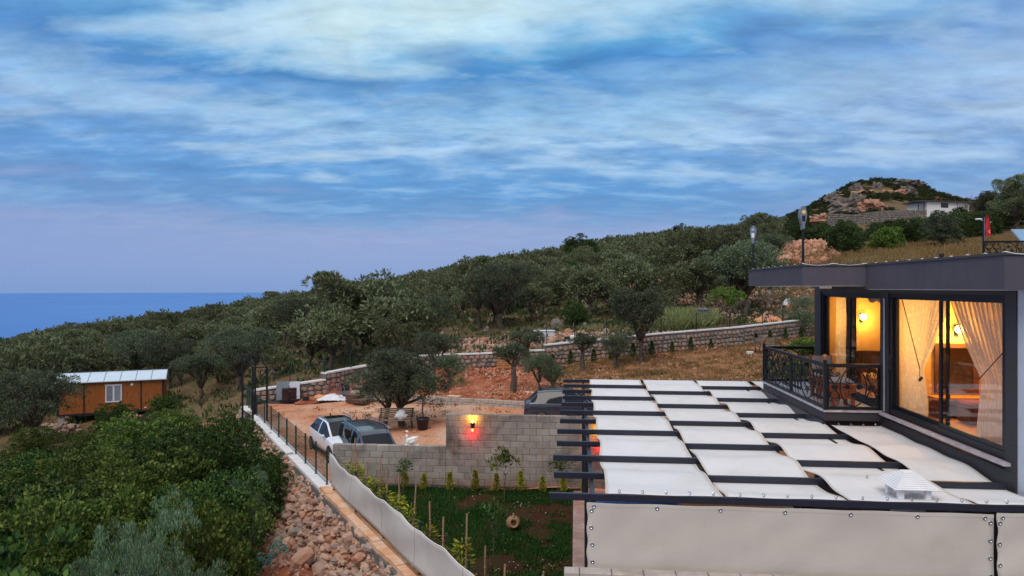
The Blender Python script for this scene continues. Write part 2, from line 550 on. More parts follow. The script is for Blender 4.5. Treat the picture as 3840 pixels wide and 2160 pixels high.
leaf('leaf_olive', S(62, 78, 58), S(98, 112, 86), S(150, 162, 134))
leaf('leaf_olive_far', S(70, 80, 54), S(108, 116, 84), S(150, 156, 120))
leaf('leaf_olive_bright', S(68, 94, 68), S(106, 134, 102), S(164, 184, 150))
leaf('leaf_dark', S(28, 48, 24), S(60, 88, 42), S(118, 144, 70))
leaf('leaf_mid', S(46, 70, 28), S(90, 116, 48), S(146, 160, 80))
leaf('leaf_lime', S(110, 130, 30), S(168, 172, 44), S(206, 196, 70))
leaf('leaf_scrub', S(40, 60, 34), S(66, 86, 46), S(98, 110, 64))
leaf('leaf_brush', S(110, 122, 70), S(146, 154, 100), S(170, 172, 124))
leaf('grass_green', S(24, 50, 18), S(40, 76, 28), S(72, 104, 44))
leaf('grass_dry', S(122, 92, 62), S(152, 116, 80), S(112, 106, 68))
leaf('twig_dry', S(110, 96, 84), S(138, 122, 106))
k = NT('bark'); p = k.objc(); nz = k.noise(p, 14, 6, .65, .6)
k.col(k.ramp(nz, [(.3, S(46, 40, 36)), (.7, S(112, 100, 90))])); k.set(.9); k.bump(nz, .7, .03)
k = NT('bark_dark'); p = k.objc(); nz = k.noise(p, 10, 6, .65, .6)
k.col(k.ramp(nz, [(.3, S(34, 30, 28)), (.7, S(78, 70, 62))])); k.set(.9); k.bump(nz, .7, .03)

# stones: each one has its own tint
def stone(name, cols, rough=.9):
    k = NT(name)
    st = [(i / max(1, len(cols) - 1), c) for i, c in enumerate(cols)]
    base = k.ramp(k.rand(), st)
    p = k.objc(); nz = k.noise(p, 3.0, 7, .66, .3)
    base = k.mix(k.mr(nz, .35, .75, 0, .75), base, S(176, 158, 146))
    base = k.mix(k.mr(k.noise(p, 11, 5, .7), .5, .75, 0, .6), base, S(98, 84, 78))
    k.col(base); k.set(rough); k.bump(nz, .6, .05)
stone('stone_wall', [S(120, 110, 104), S(170, 140, 122), S(160, 104, 78), S(146, 130, 120), S(186, 158, 140), S(118, 108, 106)])
stone('stone_rubble', [S(140, 130, 124), S(182, 148, 128), S(196, 156, 132), S(156, 140, 130), S(184, 122, 90), S(150, 144, 142)])
stone('stone_orange', [S(186, 120, 84), S(206, 142, 108), S(198, 150, 124), S(176, 104, 70), S(190, 164, 146)])
stone('stone_grey', [S(120, 116, 114), S(146, 138, 130), S(164, 146, 130), S(110, 108, 108)])
def stone_joined(name, cols):
    k = NT(name)
    st = [(i / max(1, len(cols) - 1), c) for i, c in enumerate(cols)]
    base = k.ramp(k.island(), st)
    nz = k.noise(k.pos(), 6.0, 6, .66)
    base = k.mix(k.mr(nz, .35, .75, 0, .5), base, S(120, 104, 96))
    k.col(base); k.set(.9); k.bump(nz, .6, .05)
stone_joined('stones_warm', [S(156, 144, 136), S(192, 152, 128), S(206, 172, 152), S(180, 122, 92), S(160, 150, 146)])
stone_joined('stones_orange', [S(196, 126, 92), S(212, 150, 118), S(206, 170, 146), S(180, 108, 76)])
stone_joined('stones_white', [S(210, 204, 196), S(180, 170, 160), S(150, 120, 100)])
stone_joined('stones_grey', [S(120, 116, 112), S(150, 142, 134), S(96, 94, 94), S(168, 158, 146)])

k = NT('mortar'); p = k.pos(); nz = k.noise(p, 8, 5, .65)
k.col(k.ramp(nz, [(.3, S(84, 80, 80)), (.7, S(122, 116, 112))])); k.set(.95); k.bump(nz, .5, .04)
# concrete block: per-block shade, pores, dark damp stains and soil-splash near the ground
k = NT('block'); p = k.pos(); o = k.objc()
f = k.mr(k.rand(), 0, 1, .84, 1.1)
c = k.ramp(k.noise(p, 1.3, 5, .6), [(.3, S(140, 134, 128)), (.7, S(172, 166, 160))])
hs = k.n('ShaderNodeHueSaturation'); k.l(f, hs.inputs['Value']); k.l(c, hs.inputs['Color'])
c = k.mix(k.mr(k.noise(o, 55, 3, .8), .52, .72, 0, .45), hs.outputs[0], S(96, 90, 86))
c = k.mix(k.mr(k.noise(p, .55, 5, .6, .6), .50, .68, 0, .8), c, S(62, 58, 54))
c = k.mix(k.mr(k.noise(p, 3.2, 6, .7, .4), .5, .78, 0, .45), c, S(108, 98, 90))
sp = k.n('ShaderNodeSeparateXYZ'); k.l(p, sp.inputs[0])
c = k.mix(k.math('MULTIPLY', k.mr(sp.outputs[2], -5.75, -6.15), k.mr(k.noise(p, 2.2, 5, .7), .3, .65)), c, S(134, 94, 76))
k.col(c); k.set(.95); k.bump(k.noise(o, 70, 4, .7), .35, .01)
k = NT('block_pale'); p = k.pos()
c = k.ramp(k.noise(p, 4, 6, .7), [(.3, S(150, 140, 132)), (.7, S(190, 180, 172))])
k.col(c); k.set(.95); k.bump(k.noise(p, 60, 4, .7), .4, .01)
# old stone coping slabs, warm travertine with black lichen
k = NT('slab_warm'); p = k.pos()
c = k.ramp(k.noise(p, 1.8, 5, .6), [(.3, S(206, 138, 98)), (.5, S(222, 176, 140)), (.72, S(226, 208, 190))])
c = k.mix(k.mr(k.noise(p, 5, 6, .7, 1.0), .60, .74, 0, .75), c, S(92, 64, 48))
k.col(c); k.set(.8); k.bump(k.noise(p, 18, 5, .65), .3, .02)
k = NT('coping_stone'); p = k.pos()
c = k.ramp(k.noise(p, 2.5, 5, .65, .5), [(.3, S(140, 106, 96)), (.6, S(168, 150, 144)), (.8, S(190, 176, 168))])
k.col(c); k.set(.6); k.bump(k.noise(p, 14, 5, .6), .15, .02)
k = NT('marble'); p = k.pos()
c = k.ramp(k.noise(p, 3.5, 6, .65, 1.2), [(.3, S(150, 140, 148)), (.6, S(190, 184, 192))])
k.col(c); k.set(.35)
# mosaic
k = NT('pool_tile'); p = k.objc()
br = k.n('ShaderNodeTexBrick'); br.offset = 0.0
br.inputs['Color1'].default_value = S(28, 66, 148); br.inputs['Color2'].default_value = S(52, 104, 190)
br.inputs['Mortar'].default_value = S(160, 176, 200)
br.inputs['Scale'].default_value = 1.0; br.inputs['Mortar Size'].default_value = .004
br.inputs['Brick Width'].default_value = .035; br.inputs['Row Height'].default_value = .035
mp = k.n('ShaderNodeMapping'); mp.inputs['Rotation'].default_value = (R(90), 0, 0)
k.l(p, br.inputs['Vector']); k.col(br.outputs[0]); k.set(.2)
k = NT('pool_water'); k.col(S(24, 76, 130)); k.set(.04, 0, .6)
k.bump(k.noise(k.pos(), 3, 3, .5), .06, .05)
# panelling of the cabin: knotty boards printed on sheet
k = NT('cabin_panel'); p = k.objc()
mp = k.n('ShaderNodeMapping'); mp.inputs['Scale'].default_value = (7, 7, .8); k.l(p, mp.inputs[0])
gr = k.noise(mp.outputs[0], 2.2, 6, .65, .6)
c = k.ramp(gr, [(.3, S(124, 68, 28)), (.55, S(156, 90, 38)), (.75, S(174, 108, 52))])
vo = k.n('ShaderNodeTexVoronoi'); vo.inputs['Scale'].default_value = 1.0
mp2 = k.n('ShaderNodeMapping'); mp2.inputs['Scale'].default_value = (3.6, 3.6, 2.2); k.l(p, mp2.inputs[0]); k.l(mp2.outputs[0], vo.inputs['Vector'])
c = k.mix(k.mr(vo.outputs[0], .17, .08), c, S(70, 34, 16))
sx = k.n('ShaderNodeSeparateXYZ'); k.l(p, sx.inputs[0])
fr = k.math('FRACT', k.math('MULTIPLY', sx.outputs[0], 5.0))
c = k.mix(k.math('MULTIPLY', k.math('LESS_THAN', fr, .05), .5), c, S(70, 38, 20))
k.col(c); k.set(.5)
simple('sheet_metal', S(208, 226, 240), .4, .3, .05, 2.0)

# glass
def glass(name, refl=0.12, tint=(1, 1, 1, 1)):
    k = NT(name)
    tr = k.n('ShaderNodeBsdfTransparent'); tr.inputs[0].default_value = tint
    gl = k.n('ShaderNodeBsdfGlossy'); gl.inputs['Roughness'].default_value = .015
    lw_ = k.n('ShaderNodeLayerWeight'); lw_.inputs['Blend'].default_value = .5
    mx = k.n('ShaderNodeMixShader')
    k.l(k.math('ADD', k.math('MULTIPLY', k.math('POWER', lw_.outputs['Facing'], 4.0), .8), refl), mx.inputs[0])
    k.l(tr.outputs[0], mx.inputs[1]); k.l(gl.outputs[0], mx.inputs[2])
    k.l(mx.outputs[0], k.t.nodes['Material Output'].inputs['Surface'])
glass('glass', 0.03, (.96, .97, .97, 1))
glass('glass_dark', 0.25, (.12, .13, .14, 1))
# lace curtain: thread and gaps, small woven flowers
k = NT('lace'); p = k.objc()
vo = k.n('ShaderNodeTexVoronoi'); vo.inputs['Scale'].default_value = 7.0; k.l(p, vo.inputs['Vector'])
dot_ = k.mr(vo.outputs[0], .30, .22)
a = k.math('ADD', k.mr(k.noise(p, 40, 3, .6), .3, .7, .70, .88), k.math('MULTIPLY', dot_, .3))
d = k.n('ShaderNodeBsdfDiffuse'); d.inputs[0].default_value = S(240, 236, 228)
t = k.n('ShaderNodeBsdfTranslucent'); t.inputs[0].default_value = S(246, 240, 226)
m1 = k.n('ShaderNodeMixShader'); m1.inputs[0].default_value = .55; k.l(d.outputs[0], m1.inputs[1]); k.l(t.outputs[0], m1.inputs[2])
tp = k.n('ShaderNodeBsdfTransparent')
m2 = k.n('ShaderNodeMixShader'); k.l(a, m2.inputs[0]); k.l(tp.outputs[0], m2.inputs[1]); k.l(m1.outputs[0], m2.inputs[2])
k.l(m2.outputs[0], k.t.nodes['Material Output'].inputs['Surface'])
def emit(name, c, s):
    k = NT(name); k.col((0, 0, 0, 1)); k.b.inputs['Emission Color'].default_value = c; k.b.inputs['Emission Strength'].default_value = s
emit('bulb_warm', (1.0, .62, .18, 1), 14.0)
emit('bulb_amber', (1.0, .55, .04, 1), 22.0)
emit('bulb_red', (1.0, .10, .02, 1), 14.0)
emit('led_amber', (1.0, .75, .25, 1), .55)

# ground surfaces
def ground(name, cols, scale, fine=9.0, bump=.5, speck=None, speck_c=None):
    k = NT(name); p = k.pos()
    a = k.noise(p, scale, 7, .62, .5); b = k.noise(p, fine, 6, .7)
    m_ = k.math('ADD', k.math('MULTIPLY', a, .72), k.math('MULTIPLY', b, .28))
    n = len(cols)
    c = k.ramp(m_, [(.34 + .32 * i / (n - 1), q) for i, q in enumerate(cols)])
    if speck:
        c = k.mix(k.mr(k.noise(p, speck, 3, .75), .62, .72, 0, .85), c, speck_c)
    k.col(c); k.set(.97, 0, .1)
    k.bump(k.math('ADD', k.math('MULTIPLY', a, .6), b), bump, .08)
ground('soil_hill', [S(66, 68, 44), S(84, 80, 54), S(116, 92, 70), S(90, 88, 58), S(138, 114, 94)], .16, 2.2, .6, 3.5, S(168, 156, 144))
ground('soil_yard', [S(144, 88, 62), S(184, 118, 86), S(198, 146, 116), S(204, 170, 148), S(186, 122, 90)], .30, 5, .5, 9, S(206, 186, 170))
ground('soil_garden', [S(46, 32, 24), S(68, 42, 32), S(56, 50, 30), S(82, 50, 38)], .9, 7, .8)
ground('soil_red', [S(96, 40, 26), S(150, 82, 58), S(176, 112, 84), S(150, 116, 78)], .5, 6, .8, 7, S(200, 160, 138))
ground('soil_dry', [S(98, 74, 48), S(150, 110, 76), S(128, 90, 62), S(168, 122, 92)], .55, 6, .8, 8, S(190, 156, 134))
ground('soil_path', [S(150, 110, 92), S(176, 150, 138), S(190, 128, 96)], .8, 7, .6)
ground('concrete', [S(150, 148, 146), S(176, 172, 168)], .8, 9, .3)
k = NT('sea'); k.set(.4, 0, .2)
p = k.pos()
c = k.ramp(k.noise(p, .0006, 5, .6), [(.3, S(56, 110, 186)), (.7, S(80, 132, 200))])
k.col(c)
k = NT('rock_face'); p = k.pos(); nz = k.noise(p, .35, 8, .68, .5)
c = k.ramp(nz, [(.3, S(74, 70, 68)), (.55, S(116, 108, 102)), (.75, S(150, 128, 110))]); k.col(c); k.set(.95); k.bump(nz, .9, .5)
k = NT('rock_cut'); p = k.pos(); nz = k.noise(p, .5, 8, .66, .5)
c = k.ramp(nz, [(.3, S(140, 96, 72)), (.6, S(182, 142, 118)), (.8, S(192, 168, 150))]); k.col(c); k.set(.95); k.bump(nz, .8, .4)
# ------------------------------------------------------------------ terrain
def rbf_fit(pts, c):
    P = np.array([(p[0], p[1]) for p in pts], float); z = np.array([p[2] for p in pts], float)
    D = np.sqrt(((P[:, None] - P[None]) ** 2).sum(-1) + c * c)
    n = len(P)
    A = np.zeros((n + 3, n + 3)); A[:n, :n] = D + np.eye(n) * 1e-3
    A[:n, n] = 1; A[:n, n + 1:] = P; A[n, :n] = 1; A[n + 1:, :n] = P.T
    w_ = np.linalg.solve(A, np.concatenate([z, [0, 0, 0]]))
    return P, w_, c
def rbf_eval(fit, X, Yv):
    P, w_, c = fit
    X = np.atleast_1d(np.asarray(X, float)); Yv = np.atleast_1d(np.asarray(Yv, float))
    out = np.empty(X.shape); n = len(P)
    for s in range(0, X.size, 4000):
        x = X.ravel()[s:s + 4000]; y = Yv.ravel()[s:s + 4000]
        D = np.sqrt((x[:, None] - P[None, :, 0]) ** 2 + (y[:, None] - P[None, :, 1]) ** 2 + c * c)
        out.ravel()[s:s + 4000] = D @ w_[:n] + w_[n] + x * w_[n + 1] + y * w_[n + 2]
    return out
def col_pts(px, prof):
    return [((px - 1920) / F_PX * Y, Y, z) for Y, z in prof]
OUT = []
for px, prof in [
    (-900, [(20, -12), (50, -13), (90, -16), (150, -26), (300, -60)]),
    (0, [(14, -10), (22, -10.5), (36, -10.4), (50, -10.0), (80, -10.6), (110, -11.8), (160, -20), (300, -52)]),
    (300, [(15, -9.3), (25, -9.9), (40, -9.9), (50, -9.7), (80, -9.6), (120, -9.9), (170, -16), (300, -47)]),
    (600, [(14, -9.0), (22, -9.3), (35, -9.3), (50, -9.2), (60, -8.4), (90, -8.0), (130, -8.4), (165, -11), (300, -42)]),
    (850, [(20, -8.9), (30, -8.4), (40, -7.6), (60, -6.9), (90, -6.6), (140, -7.4), (180, -11), (300, -38)]),
    (1000, [(20, -8.5), (26, -8.3), (45, -6.5), (60, -5.9), (90, -5.2), (120, -5.6), (150, -6.2), (190, -10), (300, -35)]),
    (1250, [(18, -8.2), (44, -5.7), (60, -5.0), (90, -3.9), (150, -3.0), (190, -6), (320, -34)]),
    (1500, [(48, -4.6), (60, -4.0), (100, -3.0), (140, -1.5), (170, -1.0), (210, -4), (350, -30)]),
    (1750, [(48, -4.3), (60, -3.4), (100, -1.7), (140, 0.9), (175, 2.1), (215, 0)]),
    (2000, [(48.5, -4.0), (60, -2.9), (90, -0.6), (130, 2.8), (180, 5.9), (220, 4), (350, -20)]),
    (2250, [(50, -3.5), (62, -2.6), (90, 0.0), (130, 4.2), (185, 9.0), (230, 7.5)]),
    (2500, [(51, -3.15), (65, -2.4), (90, 0.8), (130, 5.8), (180, 11.4), (225, 13.4), (270, 11), (400, 0)]),
    (2750, [(53, -2.85), (66, -1.9), (90, 2.6), (130, 7.4), (180, 11.6), (230, 14.4), (280, 13)]),
    (2950, [(60, -2.3), (72, 0.8), (84, 3.6), (95, 6.0), (130, 7.6), (180, 12.4), (200, 16.5), (230, 21), (262, 25), (320, 20)]),
    (3175, [(60, 1.2), (75, 3.6), (86, 4.8), (100, 6.4), (150, 9.5), (184, 14), (190, 17.4), (200, 21), (230, 30), (258, 38), (300, 32), (420, 6)]),
    (3340, [(60, 1.9), (75, 4.0), (100, 6.4), (150, 9.8), (184, 14.5), (191, 18.2), (200, 21.5), (230, 31), (262, 41.5), (300, 35), (420, 8)]),
    (3450, [(150, 10.5), (186, 16), (192, 19.2), (204, 22), (230, 28.5), (260, 38), (300, 33)]),
    (3600, [(60, 2.6), (75, 4.6), (100, 7), (150, 11.5), (185, 17.5), (200, 22), (215, 24.5), (250, 31), (300, 28), (420, 8)]),
    (3840, [(50, 1.8), (60, 3.2), (80, 6), (110, 11), (150, 18), (200, 24), (260, 28), (420, 10)]),
    (4600, [(50, 3), (100, 12), (160, 22), (260, 30)])]:
    OUT += col_pts(px, prof)
OUT += [(-200, 600, -110), (0, 600, -95), (250, 600, -70), (500, 550, -50), (-500, 400, -110), (-800, 900, -170),
        (0, 1000, -170), (500, 1000, -150), (900, 700, -120), (-6, 5, -9), (-14, 5, -10), (-40, 5, -13), (60, 5, -6), (60, 30, 0)]
FIT_OUT = rbf_fit(OUT, 5.0)

# back wall of the plot: foot of the wall along its line, left to right, with the height of its top
BACK = [(-14.6, 38.5, -6.45, -5.84), (-10.9, 40.0, -6.25, -5.42), (-9.7, 42.0, -6.07, -5.02), (-5.9, 44.5, -5.35, -4.46),
        (-2.1, 45.0, -5.2, -4.36), (2.2, 45.6, -5.15, -4.2), (10.5, 47.5, -4.50, -3.21), (17.0, 50.0, -4.18, -2.89), (25.0, 57.0, -3.98, -2.63)]
def FX(Y): return -5.42 - (Y - 20.3) * 0.5387
def FZ(Y): return -6.10 - 0.0248 * (Y - 20.3)
POLY = [(FX(-6), -6), (FX(37.2), 37.2)] + [(b[0], b[1]) for b in BACK] + [(44, 50), (44, -6)]
IN = [(b[0], b[1], b[2]) for b in BACK]
IN += [(FX(Y), Y, FZ(Y) - .02) for Y in (4, 10, 15, 20, 24, 28, 32, 36)]
IN += [(0, 12, -6.1), (-2, 18, -6.1), (3, 20, -6.1), (-4, 20, -6.1), (6, 10, -6.1), (12, 15, -6.1), (20, 5, -6.1), (0, 4, -6.1),
       (-7, 25.8, -6.72), (-5, 25, -6.7), (-8.4, 29, -6.7), (-6.6, 28, -6.6), (-4.8, 31, -6.28), (-2, 26, -6.4), (0, 31, -6.15), (4, 31.5, -6.12), (2, 26, -6.15), (8, 28, -6.1),
       (-7.4, 36.6, -6.2), (-4.5, 35.5, -6.12), (.6, 34.1, -6.1), (5, 33.5, -6.1),
       (-7.6, 38.2, -5.98), (-4.4, 36.9, -5.82), (.6, 35.4, -5.78), (5, 34.7, -5.6), (0, 39, -5.55), (-3, 41, -5.5),
       (9, 36, -4.95), (13, 40, -4.72), (16.3, 44, -4.2), (22, 45, -4.1), (10, 31, -5.4), (15, 33, -4.8), (25, 35, -4.0)]
FIT_IN = rbf_fit(IN, 1.2)
def fbm(x, y, s, o=4):
    return mnoise.fractal(Vector((x * s, y * s, 3.3)), 0.8, 2.1, o)
def z_in(x, y): return float(rbf_eval(FIT_IN, x, y)[0])
def z_out(x, y): return float(rbf_eval(FIT_OUT, x, y)[0])
def poly_sd(X, Yv, poly=POLY):
    """signed distance to the plot outline, negative inside"""
    X = np.asarray(X, float); Yv = np.asarray(Yv, float)
    d = np.full(X.shape, 1e9); ins = np.zeros(X.shape, bool)
    n = len(poly)
    for i in range(n):
        x0, y0 = poly[i]; x1, y1 = poly[(i + 1) % n]
        ex, ey = x1 - x0, y1 - y0
        t = np.clip(((X - x0) * ex + (Yv - y0) * ey) / (ex * ex + ey * ey), 0, 1)
        d = np.minimum(d, np.hypot(X - x0 - t * ex, Yv - y0 - t * ey))
        c = ((y0 > Yv) != (y1 > Yv)) & (X < ex * (Yv - y0) / (ey if abs(ey) > 1e-9 else 1e-9) + x0)
        ins ^= c
    return np.where(ins, -d, d)
def stepped(a, b, dense0, dense1, h, grow):
    xs = list(np.arange(dense0, dense1 + h, h))
    s = h; x = xs[-1]
    while x < b: s *= grow; x += s; xs.append(x)
    s = h; x = xs[0]; pre = []
    while x > a: s *= grow; x -= s; pre.append(x)
    return np.array(pre[::-1] + xs)
gx = stepped(-1500, 1500, -44, 34, .75, 1.07)
gy = stepped(-12, 1500, 4, 66, .75, 1.06)
GX, GY = np.meshgrid(gx, gy)
GZ = rbf_eval(FIT_OUT, GX.ravel(), GY.ravel()).reshape(GX.shape)
nz1 = np.array([fbm(x, y, .11) for x, y in zip(GX.ravel(), GY.ravel())]).reshape(GX.shape)
nz2 = np.array([fbm(x, y, .55, 3) for x, y in zip(GX.ravel(), GY.ravel())]).reshape(GX.shape)
ROUGH = np.clip((GY - 40) / 60, .25, 1.6)
GZ = GZ + nz1 * .45 * ROUGH + nz2 * .16
sd = poly_sd(GX, GY)
zi = rbf_eval(FIT_IN, GX.ravel(), GY.ravel()).reshape(GX.shape)
dip = sd < .55
GZ = np.where(dip, np.minimum(GZ, zi - 1.6), GZ)
ny, nx = GX.shape
V = np.stack([GX.ravel(), GY.ravel(), GZ.ravel()], 1)
I = np.arange(ny * nx).reshape(ny, nx)
Q = np.stack([I[:-1, :-1].ravel(), I[:-1, 1:].ravel(), I[1:, 1:].ravel(), I[1:, :-1].ravel()], 1)
o = place('hillside', np_mesh('hillside', V, Q, M['soil_hill'], True)); tag(o, kind='structure')
def hz(x, y):
    """height of the hillside mesh"""
    i = int(np.clip(np.searchsorted(gx, x) - 1, 0, nx - 2)); j = int(np.clip(np.searchsorted(gy, y) - 1, 0, ny - 2))
    u = (x - gx[i]) / (gx[i + 1] - gx[i]); v = (y - gy[j]) / (gy[j + 1] - gy[j])
    return float((GZ[j, i] * (1 - u) + GZ[j, i + 1] * u) * (1 - v) + (GZ[j + 1, i] * (1 - u) + GZ[j + 1, i + 1] * u) * v)

# the plot: garden lawn, parking yard, red bank, dry slope
def clip_grid(x0, x1, y0, y1, h, keep, zfun, name, m, jit=.05, nscale=.6):
    xs = np.arange(x0, x1 + h, h); ys = np.arange(y0, y1 + h, h)
    X, Yv = np.meshgrid(xs, ys)
    Z = zfun(X, Yv)
    Z = Z + jit * np.array([fbm(a, b, nscale, 4) for a, b in zip(X.ravel(), Yv.ravel())]).reshape(X.shape)
    K = keep(X, Yv)
    yy, xx = X.shape
    I = np.arange(yy * xx).reshape(yy, xx)
    q = np.stack([I[:-1, :-1].ravel(), I[:-1, 1:].ravel(), I[1:, 1:].ravel(), I[1:, :-1].ravel()], 1)
    kq = (K[:-1, :-1] | K[:-1, 1:] | K[1:, 1:] | K[1:, :-1]).ravel()
    o = place(name, np_mesh(name, np.stack([X.ravel(), Yv.ravel(), Z.ravel()], 1), q[kq], m, True))
    return tag(o, kind='structure')
HO = Vector((0.49, 9.03, 0)); HR = R(-5.3)
HV = Vector((math.cos(HR), math.sin(HR), 0)); HU = Vector((-math.sin(HR), math.cos(HR), 0))
def H(a, b, z): return HO + HV * a + HU * b + Vector((0, 0, z))
def ab(X, Yv):
    return (X - HO.x) * HV.x + (Yv - HO.y) * HV.y, (X - HO.x) * HU.x + (Yv - HO.y) * HU.y
WALL_B = 11.78
def zin_arr(X, Yv): return rbf_eval(FIT_IN, X.ravel(), Yv.ravel()).reshape(X.shape)
inside = lambda X, Yv, e=.1: poly_sd(X, Yv) < -e
def lowwall_y(X): return np.interp(X, [-9, -4.46, .56, 6, 12], [37.6, 35.75, 34.25, 33.6, 33.2])
clip_grid(-12, 3.6, 4, 22.5, .22, lambda X, Yv: inside(X, Yv, .1) & (ab(X, Yv)[1] < WALL_B + .3) & (ab(X, Yv)[0] < .35), zin_arr, 'garden_soil', M['soil_garden'], .06, 1.1)
clip_grid(-15, 30, 18, 42, .3, lambda X, Yv: inside(X, Yv, .1) & (ab(X, Yv)[1] > WALL_B) & (Yv < lowwall_y(X) + .15) & (X < 9), zin_arr, 'parking_yard', M['soil_yard'], .07, .5)
clip_grid(-12, 7, 33, 47, .3, lambda X, Yv: inside(X, Yv, .0) & (Yv > lowwall_y(X) + .12) & (X + .25 * (Yv - 36) < 3.6), zin_arr, 'red_soil_bank', M['soil_red'], .16, .9)
clip_grid(2, 40, 18, 58, .4, lambda X, Yv: inside(X, Yv, .0) & (ab(X, Yv)[1] > WALL_B + .4) & ((Yv > lowwall_y(X) + .1) | (X > 8.6)) & (X + .25 * (Yv - 36) > 3.3), zin_arr, 'dry_slope', M['soil_dry'], .12, .7)

# sea far below, out to its horizon
mb = MB()
N = 96; RR = 24500.0
ring = [(math.sin(2 * math.pi * i / N) * RR, math.cos(2 * math.pi * i / N) * RR) for i in range(N)]
mb.add([(x, y, -150) for x, y in ring], [tuple(range(N))[::-1]])
tag(mb.build('sea', M['sea']), kind='structure')
# ------------------------------------------------------------------ foliage builders
def leaves_np(P, D, L, Wd, seed):
    """leaf-shaped quads at points P pointing along D"""
    g = np.random.default_rng(seed)
    n = len(P)
    D = D / (np.linalg.norm(D, axis=1, keepdims=True) + 1e-9)
    A = g.normal(size=(n, 3)); A -= (A * D).sum(1, keepdims=True) * D
    A /= (np.linalg.norm(A, axis=1, keepdims=True) + 1e-9)
    l = (L * g.uniform(.7, 1.3, n))[:, None]; w_ = (Wd * g.uniform(.7, 1.3, n))[:, None]
    nrm = np.cross(D, A)
    V = np.stack([P, P + D * l * .5 + A * w_ * .5 + nrm * l * .08, P + D * l, P + D * l * .5 - A * w_ * .5 + nrm * l * .08], 1).reshape(-1, 3)
    return V, np.arange(n * 4).reshape(n, 4)
def crown_np(lobes, clumps, per, sig, L, Wd, seed, up=.35, shell=.55, hang=0.0):
    """lobes carry rounded tufts, tufts carry leaves on their upper and outer side; gaps stay between the tufts"""
    g = np.random.default_rng(seed)
    T = max(6, int(clumps * .30)); n = max(4, int(clumps * per / T))
    vol = np.array([l[3] * l[4] * l[5] for l in lobes]) ** (2 / 3)
    pick = g.choice(len(lobes), T, p=vol / vol.sum())
    Lb = np.array(lobes)[pick]
    d = g.normal(size=(T, 3)); d /= np.linalg.norm(d, axis=1, keepdims=True)
    d[:, 2] = np.where((d[:, 2] < -.3) & (g.random(T) < .75), -d[:, 2], d[:, 2])
    r = shell + (1.1 - shell) * g.random(T) ** .55
    C = Lb[:, :3] + d * r[:, None] * Lb[:, 3:6]
    rt = sig * g.uniform(1.0, 2.3, T)
    Cn = np.repeat(C, n, 0); dn = np.repeat(d, n, 0); rn = np.repeat(rt, n)[:, None]
    e = g.normal(size=(T * n, 3)) + dn * .55 + np.array([0, 0, .55])
    e /= np.linalg.norm(e, axis=1, keepdims=True)
    P = Cn + e * rn * (.35 + .75 * g.random((T * n, 1)) ** .5) * np.array([1.1, 1.1, .8])
    Dd = e * .7 + dn * .3 + g.normal(size=P.shape) * .5
    Dd[:, 2] += up - hang * g.random(len(P))
    return leaves_np(P, Dd, L, Wd, seed + 1)
def limb(mb, p, q, r0, r1, wob, rg, n=5, sides=6):
    p = Vector(p); q = Vector(q)
    pts = []; rs = []
    for i in range(n + 1):
        t = i / n
        x = p.lerp(q, t)
        x += Vector((rg.uniform(-1, 1), rg.uniform(-1, 1), rg.uniform(-.4, .4))) * wob * math.sin(math.pi * t)
        x.z += .12 * (q - p).length * math.sin(math.pi * t) * .5
        pts.append(x); rs.append(r0 + (r1 - r0) * t)
    mb.tube(pts, rs, sides)
    return pts
def make_tree(name, seed, h, rad, leafmat, clumps, per, L, Wd, trunk_h=.28, nl=7, sig=.16, r0=.13, twin=False, up=.35, barkm='bark', flat=.78, hang=0.0, shell=.5, bushy=False):
    rg = random.Random(seed)
    lobes = []
    cz = h * (.5 + trunk_h * .55)
    for i in range(nl):
        a = 2 * math.pi * i / nl + rg.uniform(-.5, .5)
        rr = rad * rg.uniform(.35, .78) * (0.25 if i == 0 else 1)
        s = rad * rg.uniform(.28, .50)
        zz = cz + rg.uniform(-.26, .24) * h * (1 - trunk_h) + (h * .14 if i == 0 else 0)
        if bushy: zz = h * (.12 + .70 * ((i * .618) % 1.0)) + (h * .1 if i == 0 else 0); rr *= (1.15 - .55 * zz / h)
        zz = min(zz, h - s * flat * .95)
        lobes.append((math.cos(a) * rr, math.sin(a) * rr, zz, s, s * rg.uniform(.85, 1.1), s * flat))
    mb = MB()
    fork = Vector((rg.uniform(-.1, .1) * rad, rg.uniform(-.1, .1) * rad, h * trunk_h))
    starts = [Vector((0, 0, -.25))] + ([Vector((rad * .3, rad * .1, -.25))] if twin else [])
    for s0 in starts:
        f = fork + Vector((s0.x * 1.3, s0.y * 1.3, 0))
        limb(mb, s0, f, r0 * 1.35, r0 * .85, .05 * h * .5, rg, 5, 8)
        for l in lobes:
            if rg.random() < .85:
                e = Vector(l[:3]) + Vector((rg.uniform(-.2, .2), rg.uniform(-.2, .2), -.1)) * l[3]
                pts = limb(mb, f + Vector((0, 0, -.05)), e, r0 * .6, r0 * .16, .07 * h * .5, rg, 5, 5)
                for _ in range(3):
                    e2 = Vector(l[:3]) + Vector((rg.uniform(-1, 1), rg.uniform(-1, 1), rg.uniform(-.4, .9))) * l[3] * .8
                    limb(mb, pts[rg.randint(2, 4)], e2, r0 * .22, r0 * .06, .04 * h * .5, rg, 3, 4)
    tm = mb.mesh(name + '_trunk', M[barkm], True)
    V, Q = crown_np(lobes, clumps, per, sig, L, Wd, seed * 13 + 5, up, shell, hang)
    return tm, np_mesh(name + '_crown', V, Q, M[leafmat])
def put_tree(proto, name, label, cat, loc, rz=0.0, s=1.0, group=None, sz=None):
    t = thing(name, label, cat, loc, rz, group, scale=(s, s, sz or s))
    place('trunk', proto[0], t); place('crown', proto[1], t)
    return t

